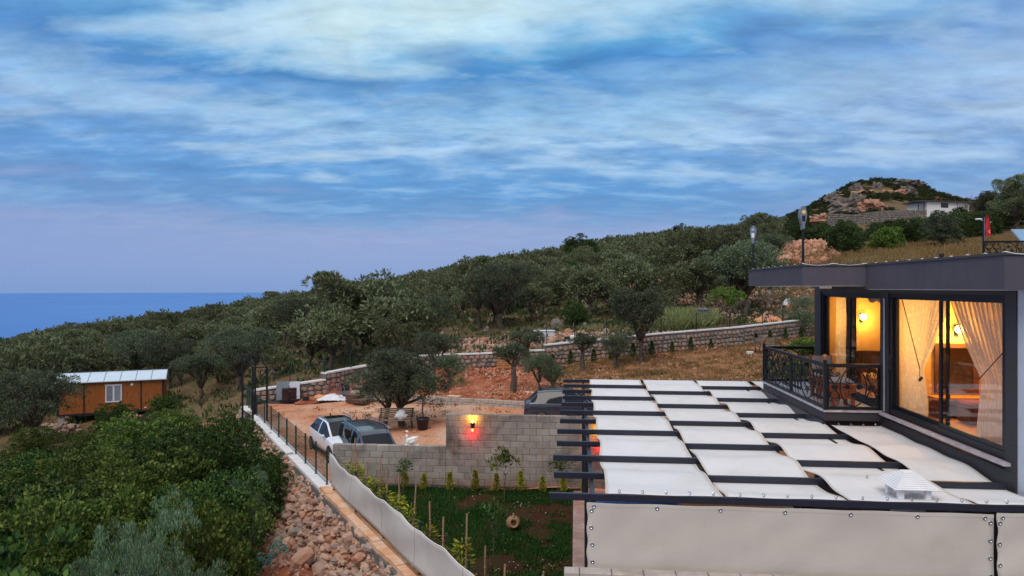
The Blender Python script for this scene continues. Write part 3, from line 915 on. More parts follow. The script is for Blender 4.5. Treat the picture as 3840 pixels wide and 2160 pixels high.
# hill olives (shared by the many), then nearer kinds
OL_FAR = [make_tree('olive_far%d' % i, 40 + i, 3.9 + .25 * (i % 3), 2.0 + .15 * (i % 2), 'leaf_olive_far', 330, 12, .24, .095, .24 + .05 * (i % 3), 10 + i % 3, .19, .14) for i in range(7)]
SC_FAR = [make_tree('scrub_far%d' % i, 70 + i, 3.0, 1.9, 'leaf_scrub', 320, 12, .24, .13, .10, 10, .20, .08, flat=.75, bushy=True) for i in range(3)]
OL_NEAR = [make_tree('olive_near%d' % i, 90 + i, 3.4, 1.55, 'leaf_olive', 640, 22, .115, .036, .27, 12, .14, .12, twin=(i == 0)) for i in range(3)]
# ------------------------------------------------------------------ villa
ORG = {}
def hthing(name, label, cat, a, b, z, group=None):
    t = thing(name, label, cat, H(a, b, z), HR, group)
    ORG[t.name] = Vector((a, b, z))
    return t
def hb(mb, name, m, parent, smooth=False):
    """build a mesh given in villa coordinates as a part of `parent`"""
    o_ = ORG[parent.name]
    mb.v = [(x - o_.x, y - o_.y, z - o_.z) for x, y, z in mb.v]
    ob = mb.build(name, m, parent, smooth)
    ORG[ob.name] = o_
    return ob
GZ0 = -6.1
AW = 6.35
villa = hthing('villa', 'dark grey villa with wide flat roof, lit glass doors and iron balcony', 'house', AW, .9, GZ0)
mb = MB()
mb.b2(AW, AW + .22, .902, 1.14, -2.55, -.03)
mb.b2(AW, AW + .22, 4.77, 5.05, -2.55, -.03)
mb.b2(AW, AW + .22, 8.39, 8.80, -2.55, -.03)
mb.b2(AW + .004, AW + .216, 1.14, 4.77, -.10, -.03)
mb.b2(AW + .004, AW + .216, 5.05, 8.39, -.10, -.03)
mb.b2(AW, AW + .22, .902, 8.80, -.028, .05)
mb.b2(AW - .004, AW + .224, .904, 8.798, GZ0, -2.552)
hb(mb, 'wall', M['dark_wall'], villa)
mb = MB()
mb.b2(AW + .02, 14, .70, .90, GZ0, -.03)
mb.b2(10.6, 10.8, .902, 8.6, GZ0, -.03)
w_ = hb(mb, 'wall', M['white_wall'], villa); w_['label'] = 'white rendered side wall of the villa'
mb = MB(); mb.b2(AW + .23, 10.6, 8.62, 8.78, GZ0, -.03); hb(mb, 'wall', M['dark_wall'], villa)
mb = MB(); mb.b2(AW + .222, 10.598, .92, 8.6, -2.62, -2.44); hb(mb, 'floor', M['terrace_wood'], villa)
mb = MB(); mb.b2(AW + .222, 10.598, .92, 8.6, -.06, -.032); hb(mb, 'ceiling', M['room_ceiling'], villa)
mb = MB()
mb.b2(AW + .222, 10.598, 4.80, 4.98, -2.438, -.062)
mb.b2(10.5, 10.598, .905, 4.798, -2.438, -.062); mb.b2(10.5, 10.598, 4.982, 8.52, -2.438, -.062)
mb.b2(AW + .222, 10.49, 8.52, 8.618, -2.438, -.062); mb.b2(AW + .222, 10.49, .903, .94, -2.438, -.062)
hb(mb, 'interior_wall', M['room_wall'], villa)
# roof: main slab and the lower-edged slab over the balcony
mb = MB(); mb.prism([(5.90, .38), (14, .38), (14, 9.2), (6.4, 9.2), (6.4, 4.69), (5.90, 4.69)], -.02, .452)
rf = hb(mb, 'roof', M['fascia'], villa)
mb = MB(); mb.prism([(4.72, 4.62), (5.897, 4.62), (5.897, 4.693), (6.397, 4.693), (6.397, 8.5), (4.66, 8.5)], .05, .449)
hb(mb, 'balcony_roof', M['fascia'], villa)
mb = MB(); mb.b2(4.80, 5.89, 4.72, 8.42, .036, .0495); mb.b2(5.893, 6.345, 4.72, 8.42, .036, .0495); mb.b2(5.2, 5.36, 4.9, 5.1, -.01, .035)
hb(mb, 'soffit', M['soffit'], villa)
mb = MB(); mb.b2(5.95, AW - .004, .43, 4.64, -.034, -.0205); mb.b2(AW + .02, 13.9, .43, .695, -.034, -.0205)
hb(mb, 'soffit', M['soffit'], villa)
for pts in ([(5.893, .374), (14, .374)], [(5.893, .374), (5.893, 4.612)], [(5.893, 4.612), (4.714, 4.612)], [(4.714, 4.612), (4.654, 8.5)]):
    (x0, y0), (x1, y1) = pts
    mb = MB(); mb.beam((x0, y0, .447), (x1, y1, .447), .03, .035); hb(mb, 'roof_trim', M['roof_felt'], villa)
# balcony
mb = MB(); mb.prism([(5.26, 4.98), (AW - .002, 4.98), (AW - .002, 9.2), (5.2, 9.2)], -2.62, -2.45)
bal = hb(mb, 'balcony', M['dark_wall'], villa)
mb = MB(); mb.prism([(5.23, 4.95), (AW - .004, 4.95), (AW - .004, 9.23), (5.17, 9.23)], -2.449, -2.412); hb(mb, 'floor_slab', M['marble'], bal)
mb = MB(); mb.beam((5.24, 4.98, -2.70), (5.18, 9.2, -2.70), .05, .15); hb(mb, 'balcony_edge_beam', M['beam_steel'], bal)
# sill under the big door
mb = MB(); mb.b2(AW - .10, AW - .006, 1.0, 4.9, -2.47, -2.425); hb(mb, 'door_sill', M['marble'], villa)

def glazing(b0, b1, zt, zb, m0, m1, nm):
    mb = MB(); t = .075
    A0, A1 = AW + .03, AW + .15
    mb.b2(A0, A1, b0, b0 + t, zb, zt); mb.b2(A0, A1, b1 - t, b1, zb, zt)
    mb.b2(A0, A1, b0 + t, b1 - t, zt - t, zt); mb.b2(A0, A1, b0 + t, b1 - t, zb, zb + t + .03)
    f = hb(mb, nm, M['frame_alu'], villa)
    for k, (c0, c1, dA) in enumerate(((b0 + t, m1, .045), (m0, b1 - t, .095))):
        mb = MB(); s = .065; x0, x1 = AW + dA, AW + dA + .035
        z0, z1 = zb + t + .031, zt - t - .001
        mb.b2(x0, x1, c0, c0 + s, z0, z1); mb.b2(x0, x1, c1 - s, c1, z0, z1)
        mb.b2(x0, x1, c0 + s, c1 - s, z1 - s * .6, z1); mb.b2(x0, x1, c0 + s, c1 - s, z0, z0 + s)
        p_ = hb(mb, 'door_leaf', M['frame_alu'], f)
        mb = MB(); mb.b2(x0 + .014, x0 + .020, c0 + s - .01, c1 - s + .01, z0 + s - .01, z1 - s * .6 + .01)
        hb(mb, 'pane', M['glass'], f)
    return f
d1 = glazing(1.14, 4.77, -.10, -2.42, 2.80, 2.98, 'sliding_door')
d2 = glazing(5.05, 8.39, -.10, -2.42, 6.55, 6.75, 'sliding_door')
mb = MB(); mb.tube([(AW + .02, 4.62, -1.55), (AW - .02, 4.62, -1.54), (AW - .02, 4.62, -1.30), (AW + .02, 4.62, -1.29)], .012, 6)
hb(mb, 'handle', M['black_plastic'], d1)
mb = MB(); mb.tube([(AW - .02, 4.86, -2.4), (AW - .02, 4.86, -.2)], .018, 6); hb(mb, 'drain_pipe', M['galv'], villa)
# steel arm with a floodlight on the white corner
ar = hthing('wall_bracket', 'dark steel arm with small floodlight on the white corner wall', 'bracket', AW + .25, .6, -1.28)
mb = MB(); mb.beam((AW + .03, .52, -1.25), (AW + 2.0, .60, -1.33), .07, .075); hb(mb, 'arm', M['beam_steel'], ar)
mb = MB(); mb.b2(AW + .06, AW + .22, .48, .60, -1.42, -1.335); mb.b2(AW + .1, AW + .16, .60, .699, -1.35, -1.30); hb(mb, 'floodlight', M['black_plastic'], ar)

# scrolled iron railing
def spiral(c, r, a0, turns, n=12):
    return [(c[0] + r * (1 - .86 * i / n) * math.cos(a0 + turns * 2 * math.pi * i / n), c[1] + r * (1 - .86 * i / n) * math.sin(a0 + turns * 2 * math.pi * i / n)) for i in range(n + 1)]
def heart(cx, cy, s, flip=1):
    """pair of C-scrolls that meet in a point"""
    out = []
    for m_ in (-1, 1):
        pts = []
        for i in range(7):
            t = i / 6
            pts.append((cx + m_ * s * (.02 + .50 * math.sin(t * 1.75)), cy - flip * s * (.62 - .92 * t)))
        ex, ey = pts[-1]
        sp = spiral((ex - m_ * s * .24, ey), s * .24, 0 if m_ > 0 else math.pi, (.62 if m_ * flip > 0 else -.62) * 2)
        out.append(pts + sp[1:])
        out.append([(x, y) for x, y in spiral((cx + m_ * s * .16, cy - flip * s * .86), s * .16, math.pi if m_ > 0 else 0, (.6 if m_ * flip < 0 else -.6) * 2, 9)])
    return out
def leaf_poly(cx, cy, L, wd, an):
    p = [(0, 0), (.3, .5), (.45, .28), (.62, .5), (.75, .2), (1, 0), (.75, -.2), (.62, -.5), (.45, -.28), (.3, -.5)]
    c_, s_ = math.cos(an), math.sin(an)
    return [(cx + x * L * c_ - y * wd * s_, cy + x * L * s_ + y * wd * c_) for x, y in p]
def rail_panel(parent, P0, P1, z0, z1, tag_=None):
    """ornate panel between two villa points"""
    P0 = Vector(P0); P1 = Vector(P1); Lw = (P1 - P0).length; ex = (P1 - P0) / Lw
    ey = Vector((-ex.y, ex.x, 0)); hh = z1 - z0
    to = lambda u, v, d=0: (P0.x + ex.x * u + ey.x * d, P0.y + ex.y * u + ey.y * d, z0 + v)
    mb = MB()
    mb.beam(to(0, hh - .035), to(Lw, hh - .035), .05, .07); mb.beam(to(.02, .03), to(Lw - .02, .03), .04, .06)
    mb.beam(to(.02, .0), to(.02, hh - .07), .04, .04, up=(1, .3, 0)); mb.beam(to(Lw - .02, 0), to(Lw - .02, hh - .07), .04, .04, up=(1, .3, 0))
    pn = hb(mb, 'railing_panel', M['black_iron'], parent)
    cy = .06 + (hh - .13) / 2; Rr = (hh - .13) / 2 - .005; Rx = min(Rr, Lw * .25)
    mb = MB(); cx = Lw / 2
    mb.tube([to(cx + Rx * math.cos(2 * math.pi * i / 32), cy + Rr * math.sin(2 * math.pi * i / 32)) for i in range(33)], .014, 5, False)
    for q in range(4):
        an = math.pi / 2 * q
        for da, L_, w2 in ((0, .52, .11), (.55, .34, .07), (-.55, .34, .07)):
            poly = leaf_poly(cx + math.cos(an) * Rx * .25, cy + math.sin(an) * Rr * .3, Rx * L_ * 1.1, Rr * w2 * 2, an + da)
            n_ = len(poly)
            mb.add([to(x, y, -.005) for x, y in poly] + [to(x, y, .005) for x, y in poly],
                   [tuple(range(n_)), tuple(range(n_, 2 * n_))[::-1]] + [(i, (i + 1) % n_, n_ + (i + 1) % n_, n_ + i) for i in range(n_)])
    for sx in (-1, 1):
        for sy in (-1, 1):
            mb.tube([to(x, y) for x, y in spiral((cx + sx * Rx * .38, cy + sy * Rr * .38), Rx * .27, 1.0 * sx * sy, 1.2 * sx * sy)], .011, 4)
    hb(mb, 'rosette', M['black_iron'], pn)
    u = .05
    side = Lw / 2 - Rx - .05
    nh = max(1, round(side / .23)); hw = side / nh
    for s_ in (0, 1):
        for k_ in range(nh):
            mb = MB()
            ux = .05 + hw * (k_ + .5) if s_ == 0 else Lw - .05 - hw * (k_ + .5)
            for fl, vy in ((1, cy + hh * .20), (-1, cy - hh * .20)):
                for c_ in heart(ux, vy, hw * .98, fl):
                    mb.tube([to(x, min(max(y, .05), hh - .08)) for x, y in c_], .0115, 4, False)
            mb.tube([to(ux - hw * .46 * math.sin(t * math.pi / 8 * 2), cy + hh * .42 * math.cos(t * math.pi / 8)) for t in range(9)], .009, 4, False)
            hb(mb, 'scroll', M['black_iron'], pn)
    return pn
RB, RT = -2.405, -1.50
rail_panel(bal, (5.31, 5.02, 0), (AW - .03, 5.02, 0), RB, RT)
rail_panel(bal, (5.29, 5.05, 0), (5.26, 7.08, 0), RB, RT)
rail_panel(bal, (5.26, 7.12, 0), (5.23, 9.12, 0), RB, RT)
rail_panel(bal, (5.26, 9.16, 0), (AW + .1, 9.16, 0), RB, RT)
for (a_, b_) in ((5.27, 5.0), (5.21, 9.16)):
    mb = MB(); mb.b2(a_ - .03, a_ + .03, b_ - .03, b_ + .03, -2.41, RT + .07)
    po = hb(mb, 'railing_post', M['black_iron'], bal)
    mb = MB(); mb.lathe([(.015, 0), (.03, .012), (.02, .03), (.045, .055), (.05, .08), (.035, .11), (.005, .122)], 10, Matrix.Translation((a_, b_, RT + .07)))
    hb(mb, 'finial', M['finial_wood'], po, True)
# balcony table set
for i, (a_, b_, lab) in enumerate(((5.75, 5.55, 'small orange wooden stool with grey cushion by balcony corner post'), (5.8, 6.55, 'orange wooden armchair with grey cushion further along the balcony'))):
    st = hthing('stool' if i == 0 else 'armchair', lab, 'chair', a_, b_, -2.41)
    for sx in (-1, 1):
        for sy in (-1, 1):
            mb = MB(); mb.b2(a_ + sx * .19 - .03, a_ + sx * .19 + .03, b_ + sy * .19 - .03, b_ + sy * .19 + .03, -2.41, -1.98); hb(mb, 'leg', M['wood_furn'], st)
    mb = MB(); mb.b2(a_ - .24, a_ + .24, b_ - .24, b_ + .24, -2.0, -1.95); mb.b2(a_ - .21, a_ + .21, b_ - .2, b_ - .18, -2.25, -2.0); hb(mb, 'seat', M['wood_furn'], st)
    mb = MB(); mb.cbox((a_, b_, -1.90), (.44, .44, .09), .03); hb(mb, 'cushion', M['fabric_grey'], st)
    if i:
        mb = MB(); mb.b2(a_ - .24, a_ + .24, b_ + .2, b_ + .25, -1.95, -1.5); hb(mb, 'backrest', M['wood_furn'], st)
        mb = MB(); mb.cbox((a_, b_ + .14, -1.66), (.42, .1, .3), .03); hb(mb, 'back_cushion', M['fabric_grey'], st)

# rooms -------------------------------------------------------------
def sconce(a, b, z, lab, watts):
    s_ = hthing('wall_lamp', lab, 'lamp', a, b, z)
    mb = MB(); mb.b2(a - .04, a + .04, b, b + .02, z - .12, z + .12); hb(mb, 'back_plate', M['black_iron'], s_)
    mb = MB(); mb.tube([(a, b, z - .05), (a, b - .08, z - .06), (a, b - .13, z - .02)], .01, 5); mb.tube([(a, b, z + .06), (a - .1, b - .06, z + .06), (a - .1, b - .06, z - .02)], .007, 5); hb(mb, 'arm', M['black_iron'], s_)
    mb = MB(); mb.lathe([(.03, -.05), (.06, -.02), (.085, .03), (.075, .08), (.03, .11)], 12, Matrix.Translation((a, b - .13, z))); hb(mb, 'lamp_shade', M['bulb_warm'], s_, True)
    L = bpy.data.lights.new('lamp_glow', 'POINT'); L.energy = watts; L.color = (1.0, .53, .12); L.shadow_soft_size = .09
    lo = bpy.data.objects.new('lamp_glow', L); link(lo, s_); lo.location = (0, -.28, .0)
    return s_
sconce(7.36, 8.515, -.74, 'lit wall lamp seen through the left glass door above the headboard', 46)
sconce(7.62, 4.795, -.82, 'lit wall lamp over the mirror behind the lace curtains', 105)
# left room: dark headboard, bed, socket plate
t = hthing('headboard', 'dark brown panelled headboard under the lit wall lamp', 'headboard', 7.9, 8.48, -2.43)
for i in range(3):
    mb = MB(); mb.cbox((7.45 + .62 * i, 8.48, -1.98), (.6, .06, .88), .01); hb(mb, 'panel', M['headboard'], t)
t = hthing('bed', 'bed with cream linen in the left lit room', 'bed', 8.0, 7.6, -2.43)
mb = MB(); mb.cbox((8.05, 7.5, -2.22), (1.5, 1.85, .30), .04); hb(mb, 'mattress', M['bed_linen'], t)
mb = MB(); mb.cbox((7.95, 8.22, -1.99), (.62, .36, .15), .06); hb(mb, 'pillow', M['bed_linen'], t)
mb = MB(); mb.b2(7.28, 8.82, 6.55, 8.42, -2.432, -2.371); hb(mb, 'frame', M['headboard'], t)
# right room: mirror, console, stool with red cushion
t = hthing('mirror', 'framed mirror above the console behind lace curtains', 'mirror', 7.62, 4.79, -2.0)
mb = MB()
mb.b2(7.22, 7.31, 4.765, 4.799, -2.02, -1.06); mb.b2(7.93, 8.02, 4.765, 4.799, -2.02, -1.06); mb.b2(7.31, 7.93, 4.765, 4.799, -1.15, -1.06); mb.b2(7.31, 7.93, 4.765, 4.799, -2.02, -1.93)
hb(mb, 'frame', M['door_brown'], t)
mb = MB(); mb.b2(7.30, 7.94, 4.785, 4.798, -1.94, -1.14); hb(mb, 'glass', M['glass_dark'], t)
t = hthing('console_table', 'light wooden console table under the mirror', 'table', 7.7, 4.5, -2.43)
mb = MB(); mb.b2(7.05, 8.35, 4.36, 4.76, -2.10, -2.05); hb(mb, 'tabletop', M['table_wood'], t)
for a_ in (7.1, 8.26):
    mb = MB(); mb.b2(a_, a_ + .05, 4.38, 4.74, -2.43, -2.10); hb(mb, 'leg', M['door_brown'], t)
mb = MB(); mb.b2(7.16, 7.9, 4.45, 4.74, -2.40, -2.12); hb(mb, 'drawer', M['door_brown'], t)
t = hthing('pouf', 'low brown pouf with red cushion on the wooden floor', 'pouf', 7.55, 3.95, -2.43)
mb = MB(); mb.cbox((7.55, 3.95, -2.27), (.5, .42, .30), .02); hb(mb, 'base', M['door_brown'], t)
mb = MB(); mb.cbox((7.55, 3.95, -2.08), (.5, .42, .09), .04); hb(mb, 'cushion', M['cushion_red'], t)
# curtains: pleated sheets gathered by a cord
def drape(name, lab, m, a, b_top0, b_top1, b_tie, b_bot0, b_bot1, z_top, z_tie, z_bot, folds, depth, straight=False, cat='curtain'):
    c_ = hthing(name, lab, cat, a, (b_top0 + b_top1) / 2, z_bot)
    def fn(u, v):
        z = z_top + (z_bot - z_top) * v
        if straight:
            e0, e1 = b_top0, b_top1
            amp = depth
        else:
            vt = (z_tie - z_top) / (z_bot - z_top)
            if v <= vt:
                s_ = (v / vt) ** 1.25
                e0 = b_top0 + ((b_tie - b_top0) * s_ if b_bot0 > b_top0 + .3 else 0); e1 = b_top1 + ((b_tie - b_top1) * s_ if b_bot1 < b_top1 - .3 else 0)
            else:
                s_ = math.sin(min(1, (v - vt) / (1 - vt) * 1.25) * math.pi / 2)
                e0 = b_tie + (b_bot0 - b_tie) * s_ if b_bot0 > b_top0 + .3 else b_top0
                e1 = b_tie + (b_bot1 - b_tie) * s_ if b_bot1 < b_top1 - .3 else b_top1
            amp = depth * (.55 + .45 * min(1, abs(v - vt) * 3))
        return (a + amp * math.sin(u * folds * 2 * math.pi + 1.3 * math.sin(v * 3)) + .01 * math.sin(v * 9 + u * 20), e0 + (e1 - e0) * u, z)
    mb = MB(); mb.grid(fn, folds * 6, 22); hb(mb, 'cloth', m, c_, True)
    return c_
c1 = drape('curtain', 'white lace curtain tied back at the far side of the big glass door', M['lace'], AW + .25, 3.10, 4.77, 3.92, 3.82, 4.77, -.17, -1.46, -2.40, 14, .035)
c2 = drape('curtain', 'white lace curtain tied back at the near side of the big glass door', M['lace'], AW + .26, 1.16, 3.04, 2.14, 1.16, 2.26, -.17, -1.42, -2.40, 15, .035)
for c_, p0, p1, lab in ((c1, (AW + .19, 4.6, -.2), (AW + .19, 3.92, -1.46), 0), (c2, (AW + .19, 1.2, -.70), (AW + .19, 2.12, -1.42), 1)):
    mb = MB(); mb.tube([p0, tuple((x + y) / 2 for x, y in zip(p0, p1)), p1], .008, 5)
    if not lab:
        mb.lathe([(.01, -.03), (.035, 0), (.01, .03)], 8, Matrix.Translation((p1[0], p1[1], -1.66))); mb.lathe([(.01, -.03), (.035, 0), (.01, .03)], 8, Matrix.Translation((p1[0], p1[1] - .06, -1.62)))
        mb.tube([p1, (p1[0], p1[1], -1.63)], .006, 4)
    hb(mb, 'tie_cord', M['headboard'], c_)
drape('curtain', 'narrow dark brown curtain beside the left glass door', M['brown_cloth'], AW + .42, 7.42, 7.86, 0, 0, 0, -.17, -1, -2.40, 4, .03, True)
drape('curtain', 'sheer pale curtain at the far edge of the left glass door', M['lace'], AW + .36, 7.80, 8.34, 0, 0, 0, -.17, -1, -2.40, 5, .03, True)
v_ = hthing('valance', 'scalloped valance blind above the lit lamp', 'valance', AW + .34, 5.9, -.3)
mb = MB(); mb.grid(lambda u, v: (AW + .34 + .012 * math.sin(u * 40), 5.14 + 1.36 * u, -.17 - v * (.10 + .05 * abs(math.sin(u * math.pi * 3)))), 48, 3); hb(mb, 'cloth', M['bed_linen'], v_)

# roof-top things ---------------------------------------------------
def street_light(a, b, z, hp, rz, lab, lit):
    s_ = hthing('street_light', lab, 'street light', a, b, z, 'street lights on the villa roof')
    mb = MB(); mb.tube([(a, b, z), (a, b, z + hp)], [.028, .022], 8); mb.lathe([(.05, 0), (.05, .03), (.03, .05)], 8, Matrix.Translation((a, b, z))); hb(mb, 'pole', M['black_iron'], s_)
    # flat paddle-shaped lantern turned upright, front towards the camera
    out = [(-.035, 0), (-.04, .10), (-.07, .18), (-.10, .30), (-.105, .42), (-.08, .53), (-.04, .59), (0, .605)]
    out = [(x * .72, y * .76) for x, y in out]
    out = out + [(-x, y) for x, y in out[-2::-1]]
    n_ = len(out); c_, si = math.cos(rz), math.sin(rz)
    z1 = z + hp - .02
    f = lambda x, y, d: (a + x * c_ - d * si, b + x * si + d * c_, z1 + y)
    mb = MB(); ins = [(x * .86, .02 + y * .96) for x, y in out]
    V_ = [f(x, y, .05) for x, y in out] + [f(x, y, -.01) for x, y in out] + [f(x, y, -.03) for x, y in ins]
    mb.add(V_, [tuple(range(n_))] + [(i, i + 1, n_ + i + 1, n_ + i) for i in range(n_ - 1)] + [(n_ + i, n_ + i + 1, 2 * n_ + i + 1, 2 * n_ + i) for i in range(n_ - 1)] + [tuple(range(2 * n_, 3 * n_))[::-1], (n_ - 1, 0, n_, 2 * n_ - 1), (2 * n_ - 1, n_, 2 * n_, 3 * n_ - 1)])
    head = hb(mb, 'lantern', M['lamp_grey'], s_)
    mb = MB(); mb.lathe([(.036, 0), (.038, .010), (.02, .016)], 14, Matrix.Translation(f(0, .34, -.03)) @ Matrix.Rotation(rz, 4, 'Z') @ Matrix.Rotation(R(90), 4, 'X')); hb(mb, 'led', M['led_amber'] if lit else M['solar_glass'], head)
    mb = MB(); P_ = [f(-.032, .16, -.034), f(.032, .16, -.034), f(.032, .27, -.034), f(-.032, .27, -.034)]; mb.add(P_, [(3, 2, 1, 0)]); hb(mb, 'solar_panel', M['car_glass'] if lit else M['white_paint'], head)
    return s_
street_light(4.74, 4.66, .45, .70, R(8), 'larger roof street light with amber lens near the roof corner', True)
street_light(4.74, 8.38, .45, .66, R(-25), 'smaller roof street light at the far roof corner', False)
t = hthing('cable', 'thin white cable clipped along the roof edge', 'cable', 5.9, .4, .46)
mb = MB(); pts = []
edge = [(9.5, .36), (5.885, .36), (5.885, 4.60), (4.706, 4.60), (4.646, 8.5)]
for (x0, y0), (x1, y1) in zip(edge, edge[1:]):
    n_ = max(2, int(math.hypot(x1 - x0, y1 - y0) / .42))
    for i in range(n_ * 4):
        q = i / (n_ * 4); s_ = abs(math.sin(q * n_ * math.pi))
        pts.append((x0 + (x1 - x0) * q, y0 + (y1 - y0) * q, .472 - .035 * s_))
mb.tube(pts, .007, 4); hb(mb, 'cord', M['white_paint'], t)
t = hthing('vent_pipe', 'short dark pipe stub on the roof edge', 'pipe', 6.5, 3.1, .45)
mb = MB(); mb.lathe([(.03, .0), (.03, .09), (.042, .09), (.042, .13), (.03, .13)], 10, Matrix.Translation((6.5, 3.1, .45))); hb(mb, 'stub', M['black_plastic'], t)
# solar water heater on the roof of the stair block behind
mb = MB(); mb.prism([(15.2, 15.5), (24, 15.5), (24, 23), (15.2, 23)], GZ0, 1.12); hb(mb, 'stair_block', M['dark_wall'], villa)
t = hthing('solar_water_heater', 'solar water heater with pale tank and two glass panels behind the roof', 'water heater', 17.6, 17, 1.12)
for k_ in range(3):
    a0 = 16.0 + k_ * .98
    mb = MB(); c_ = Vector((a0 + .46, 16.6, 1.62)); Mx = Matrix.Rotation(R(40), 3, 'X')
    mb.cbox(c_, (.93, 1.5, .07), .01, M=Mx); pnl = hb(mb, 'panel_frame', M['galv'], t)
    mb = MB(); mb.box(c_ + Mx @ Vector((0, 0, .037)), (.86, 1.42, .004), M=Mx); hb(mb, 'glass', M['solar_glass'], pnl)
mb = MB(); mb.lathe([(.10, -1.0), (.2, -.97), (.235, -.9), (.235, .9), (.2, .97), (.10, 1.0)], 20, Matrix.Translation((17.95, 17.45, 2.28)) @ Matrix.Rotation(R(90), 4, 'Y')); hb(mb, 'tank', M['tank'], t, True)
for a_ in (17.2, 18.6):
    mb = MB(); mb.beam((a_, 17.45, 1.12), (a_, 17.45, 2.06), .04, .04, up=(1, 0, 0)); mb.beam((a_, 15.9, 1.14), (a_, 17.6, 1.14), .04, .04); hb(mb, 'stand', M['galv'], t)
# ------------------------------------------------------------------ pergola
perg = hthing('pergola', 'dark steel pergola frame of twelve cross beams over the pool terrace', 'pergola', .58, 0, GZ0)
NB = 12; PB = [j * 1.018 for j in range(NB)]
BT, BBm = -2.70, -2.79
jit = [0, .03, -.01, .02, .0, .03, .0, .02, .03, .01, .02, 0]
for j, b in enumerate(PB):
    a1 = 6.30 if b < 4.9 else (5.36 if b < 9.4 else 6.6)
    if j == 0: a1 = 8.5
    mb = MB(); mb.cbox(((jit[j] + a1) / 2, b, (BT + BBm) / 2), (a1 - jit[j], .055, BT - BBm), .004); hb(mb, 'beam', M['beam_steel'], perg)
mb = MB(); mb.b2(.55, .61, -.02, 11.25, BBm - .10, BBm - .002); hb(mb, 'side_rail', M['beam_steel'], perg)
mb = MB(); mb.b2(5.0, 5.06, -.02, 11.25, BBm - .10, BBm - .002); hb(mb, 'side_rail', M['beam_steel'], perg)
for a_ in (.58, 5.03):
    for b in (.02, 5.6, 11.2):
        mb = MB(); mb.b2(a_ - .04, a_ + .04, b - .04, b + .04, GZ0, BBm - .102); hb(mb, 'post', M['beam_steel'], perg)
# small eye bolt shared by all canopies
mb = MB(); mb.tube([(.016 * math.cos(i * math.pi / 5), 0, .026 + .016 * math.sin(i * math.pi / 5)) for i in range(11)], .0045, 5, False)
mb.lathe([(.014, 0), (.014, .006), (.006, .012)], 8)
EYE = mb.mesh('eye_bolt', M['steel_chrome'])
mb = MB(); MR = Matrix.Rotation(R(90), 4, 'X')
mb.lathe([(.012, .0), (.024, .0), (.027, .005), (.024, .009), (.014, .009), (.012, .003)], 14, MR)
GROM = mb.mesh('grommet', M['steel_chrome'], True)
strips = [(.74, 2.25, 0, NB - 1, 'leftmost woven cream canopy strip, at the free beam ends'),
          (2.28, 3.78, 0, NB - 1, 'second woven cream canopy strip from the garden side'),
          (3.80, 5.30, 0, NB - 1, 'third woven cream canopy strip, beside the balcony'),
          (5.34, 6.29, 0, 4.78, 'cream canopy strip against the big glass door'),
          (5.36, 6.45, 9.5, NB - 1, 'short cream canopy strip beyond the far end of the balcony')]
for i, (a0, a1, j0, j1, lab) in enumerate(strips):
    b_end = PB[-1] + .02 if i in (0, 1, 2, 4) else 4.90
    b_beg = -.015 if i < 4 else 9.42
    par = i if i < 4 else 3
    def zfab(b):
        j = b / 1.018
        k0 = int(math.floor(j + 1e-6)); tt = j - k0
        def zk(k):
            if k <= 0 or k >= NB - 1 or (i == 3 and k >= 5): return BT + .006
            if i == 3 and k != 1: return BT + .008
            return BT + .008 if (k + par) % 2 == 1 else BBm - .008
        s_ = tt * tt * (3 - 2 * tt)
        return zk(k0) * (1 - s_) + zk(k0 + 1) * s_ - .022 * math.sin(math.pi * tt) ** 2 * (.6 + .4 * math.sin(k0 * 2.1 + i))
    def fn(u, v):
        b = b_beg + (b_end - b_beg) * v
        pul = .016 * (1 - math.cos(2 * math.pi * b / 2.036)) + .006 * math.sin(b * 5 + i)
        e0 = a0 + (pul if i not in (3,) else pul * .5); e1 = a1 - pul * (.8 if i != 3 else .2)
        if i == 3: e1 = min(e1, 6.30)
        a_ = e0 + (e1 - e0) * u
        return (a_, b + .012 * math.sin(u * 9 + i), zfab(b) + (-.022 * math.sin(math.pi * u) + .004 * math.sin(a_ * 9 + b * 3)) * math.sin(math.pi * ((b / 1.018) % 1.0)) ** 2)
    t = hthing('canopy_strip', lab, 'canopy', (a0 + a1) / 2, (b_beg + b_end) / 2, BT)
    mb = MB(); mb.grid(fn, 14, int((b_end - b_beg) * 12)); ob = hb(mb, 'cloth', M['canvas'], t, True); thicken(ob, .004)
    nn = int((b_end - b_beg) * 12)
    for u0, u1 in ((.003, .022), (.978, .997)):
        mb = MB(); mb.grid(lambda u, v: tuple(np.array(fn(u0 + (u1 - u0) * u, v)) + np.array([0, 0, .005])), 1, nn); hb(mb, 'hem', M['canvas_screen'], t, True)
    o_ = ORG[t.name]
    n_ = 5 if i != 3 else 4
    for e, bb in ((0, b_beg + .03), (1, b_end - .03)):
        for k_ in range(n_):
            u = (k_ + .35) / n_ + .05
            p_ = Vector(fn(u, e)) - o_
            place('eye_bolt', EYE, t, (p_.x, bb - o_.y, p_.z + .004), (0, 0, rng.uniform(-.6, .6)))
    if i == 2:
        for k_, (aa, bb) in enumerate(((4.45, 1.03), (4.72, 1.03))):
            place('eye_bolt', EYE, t, (aa - o_.x, bb - o_.y, BT + .02 - o_.z), (0, 0, .3))
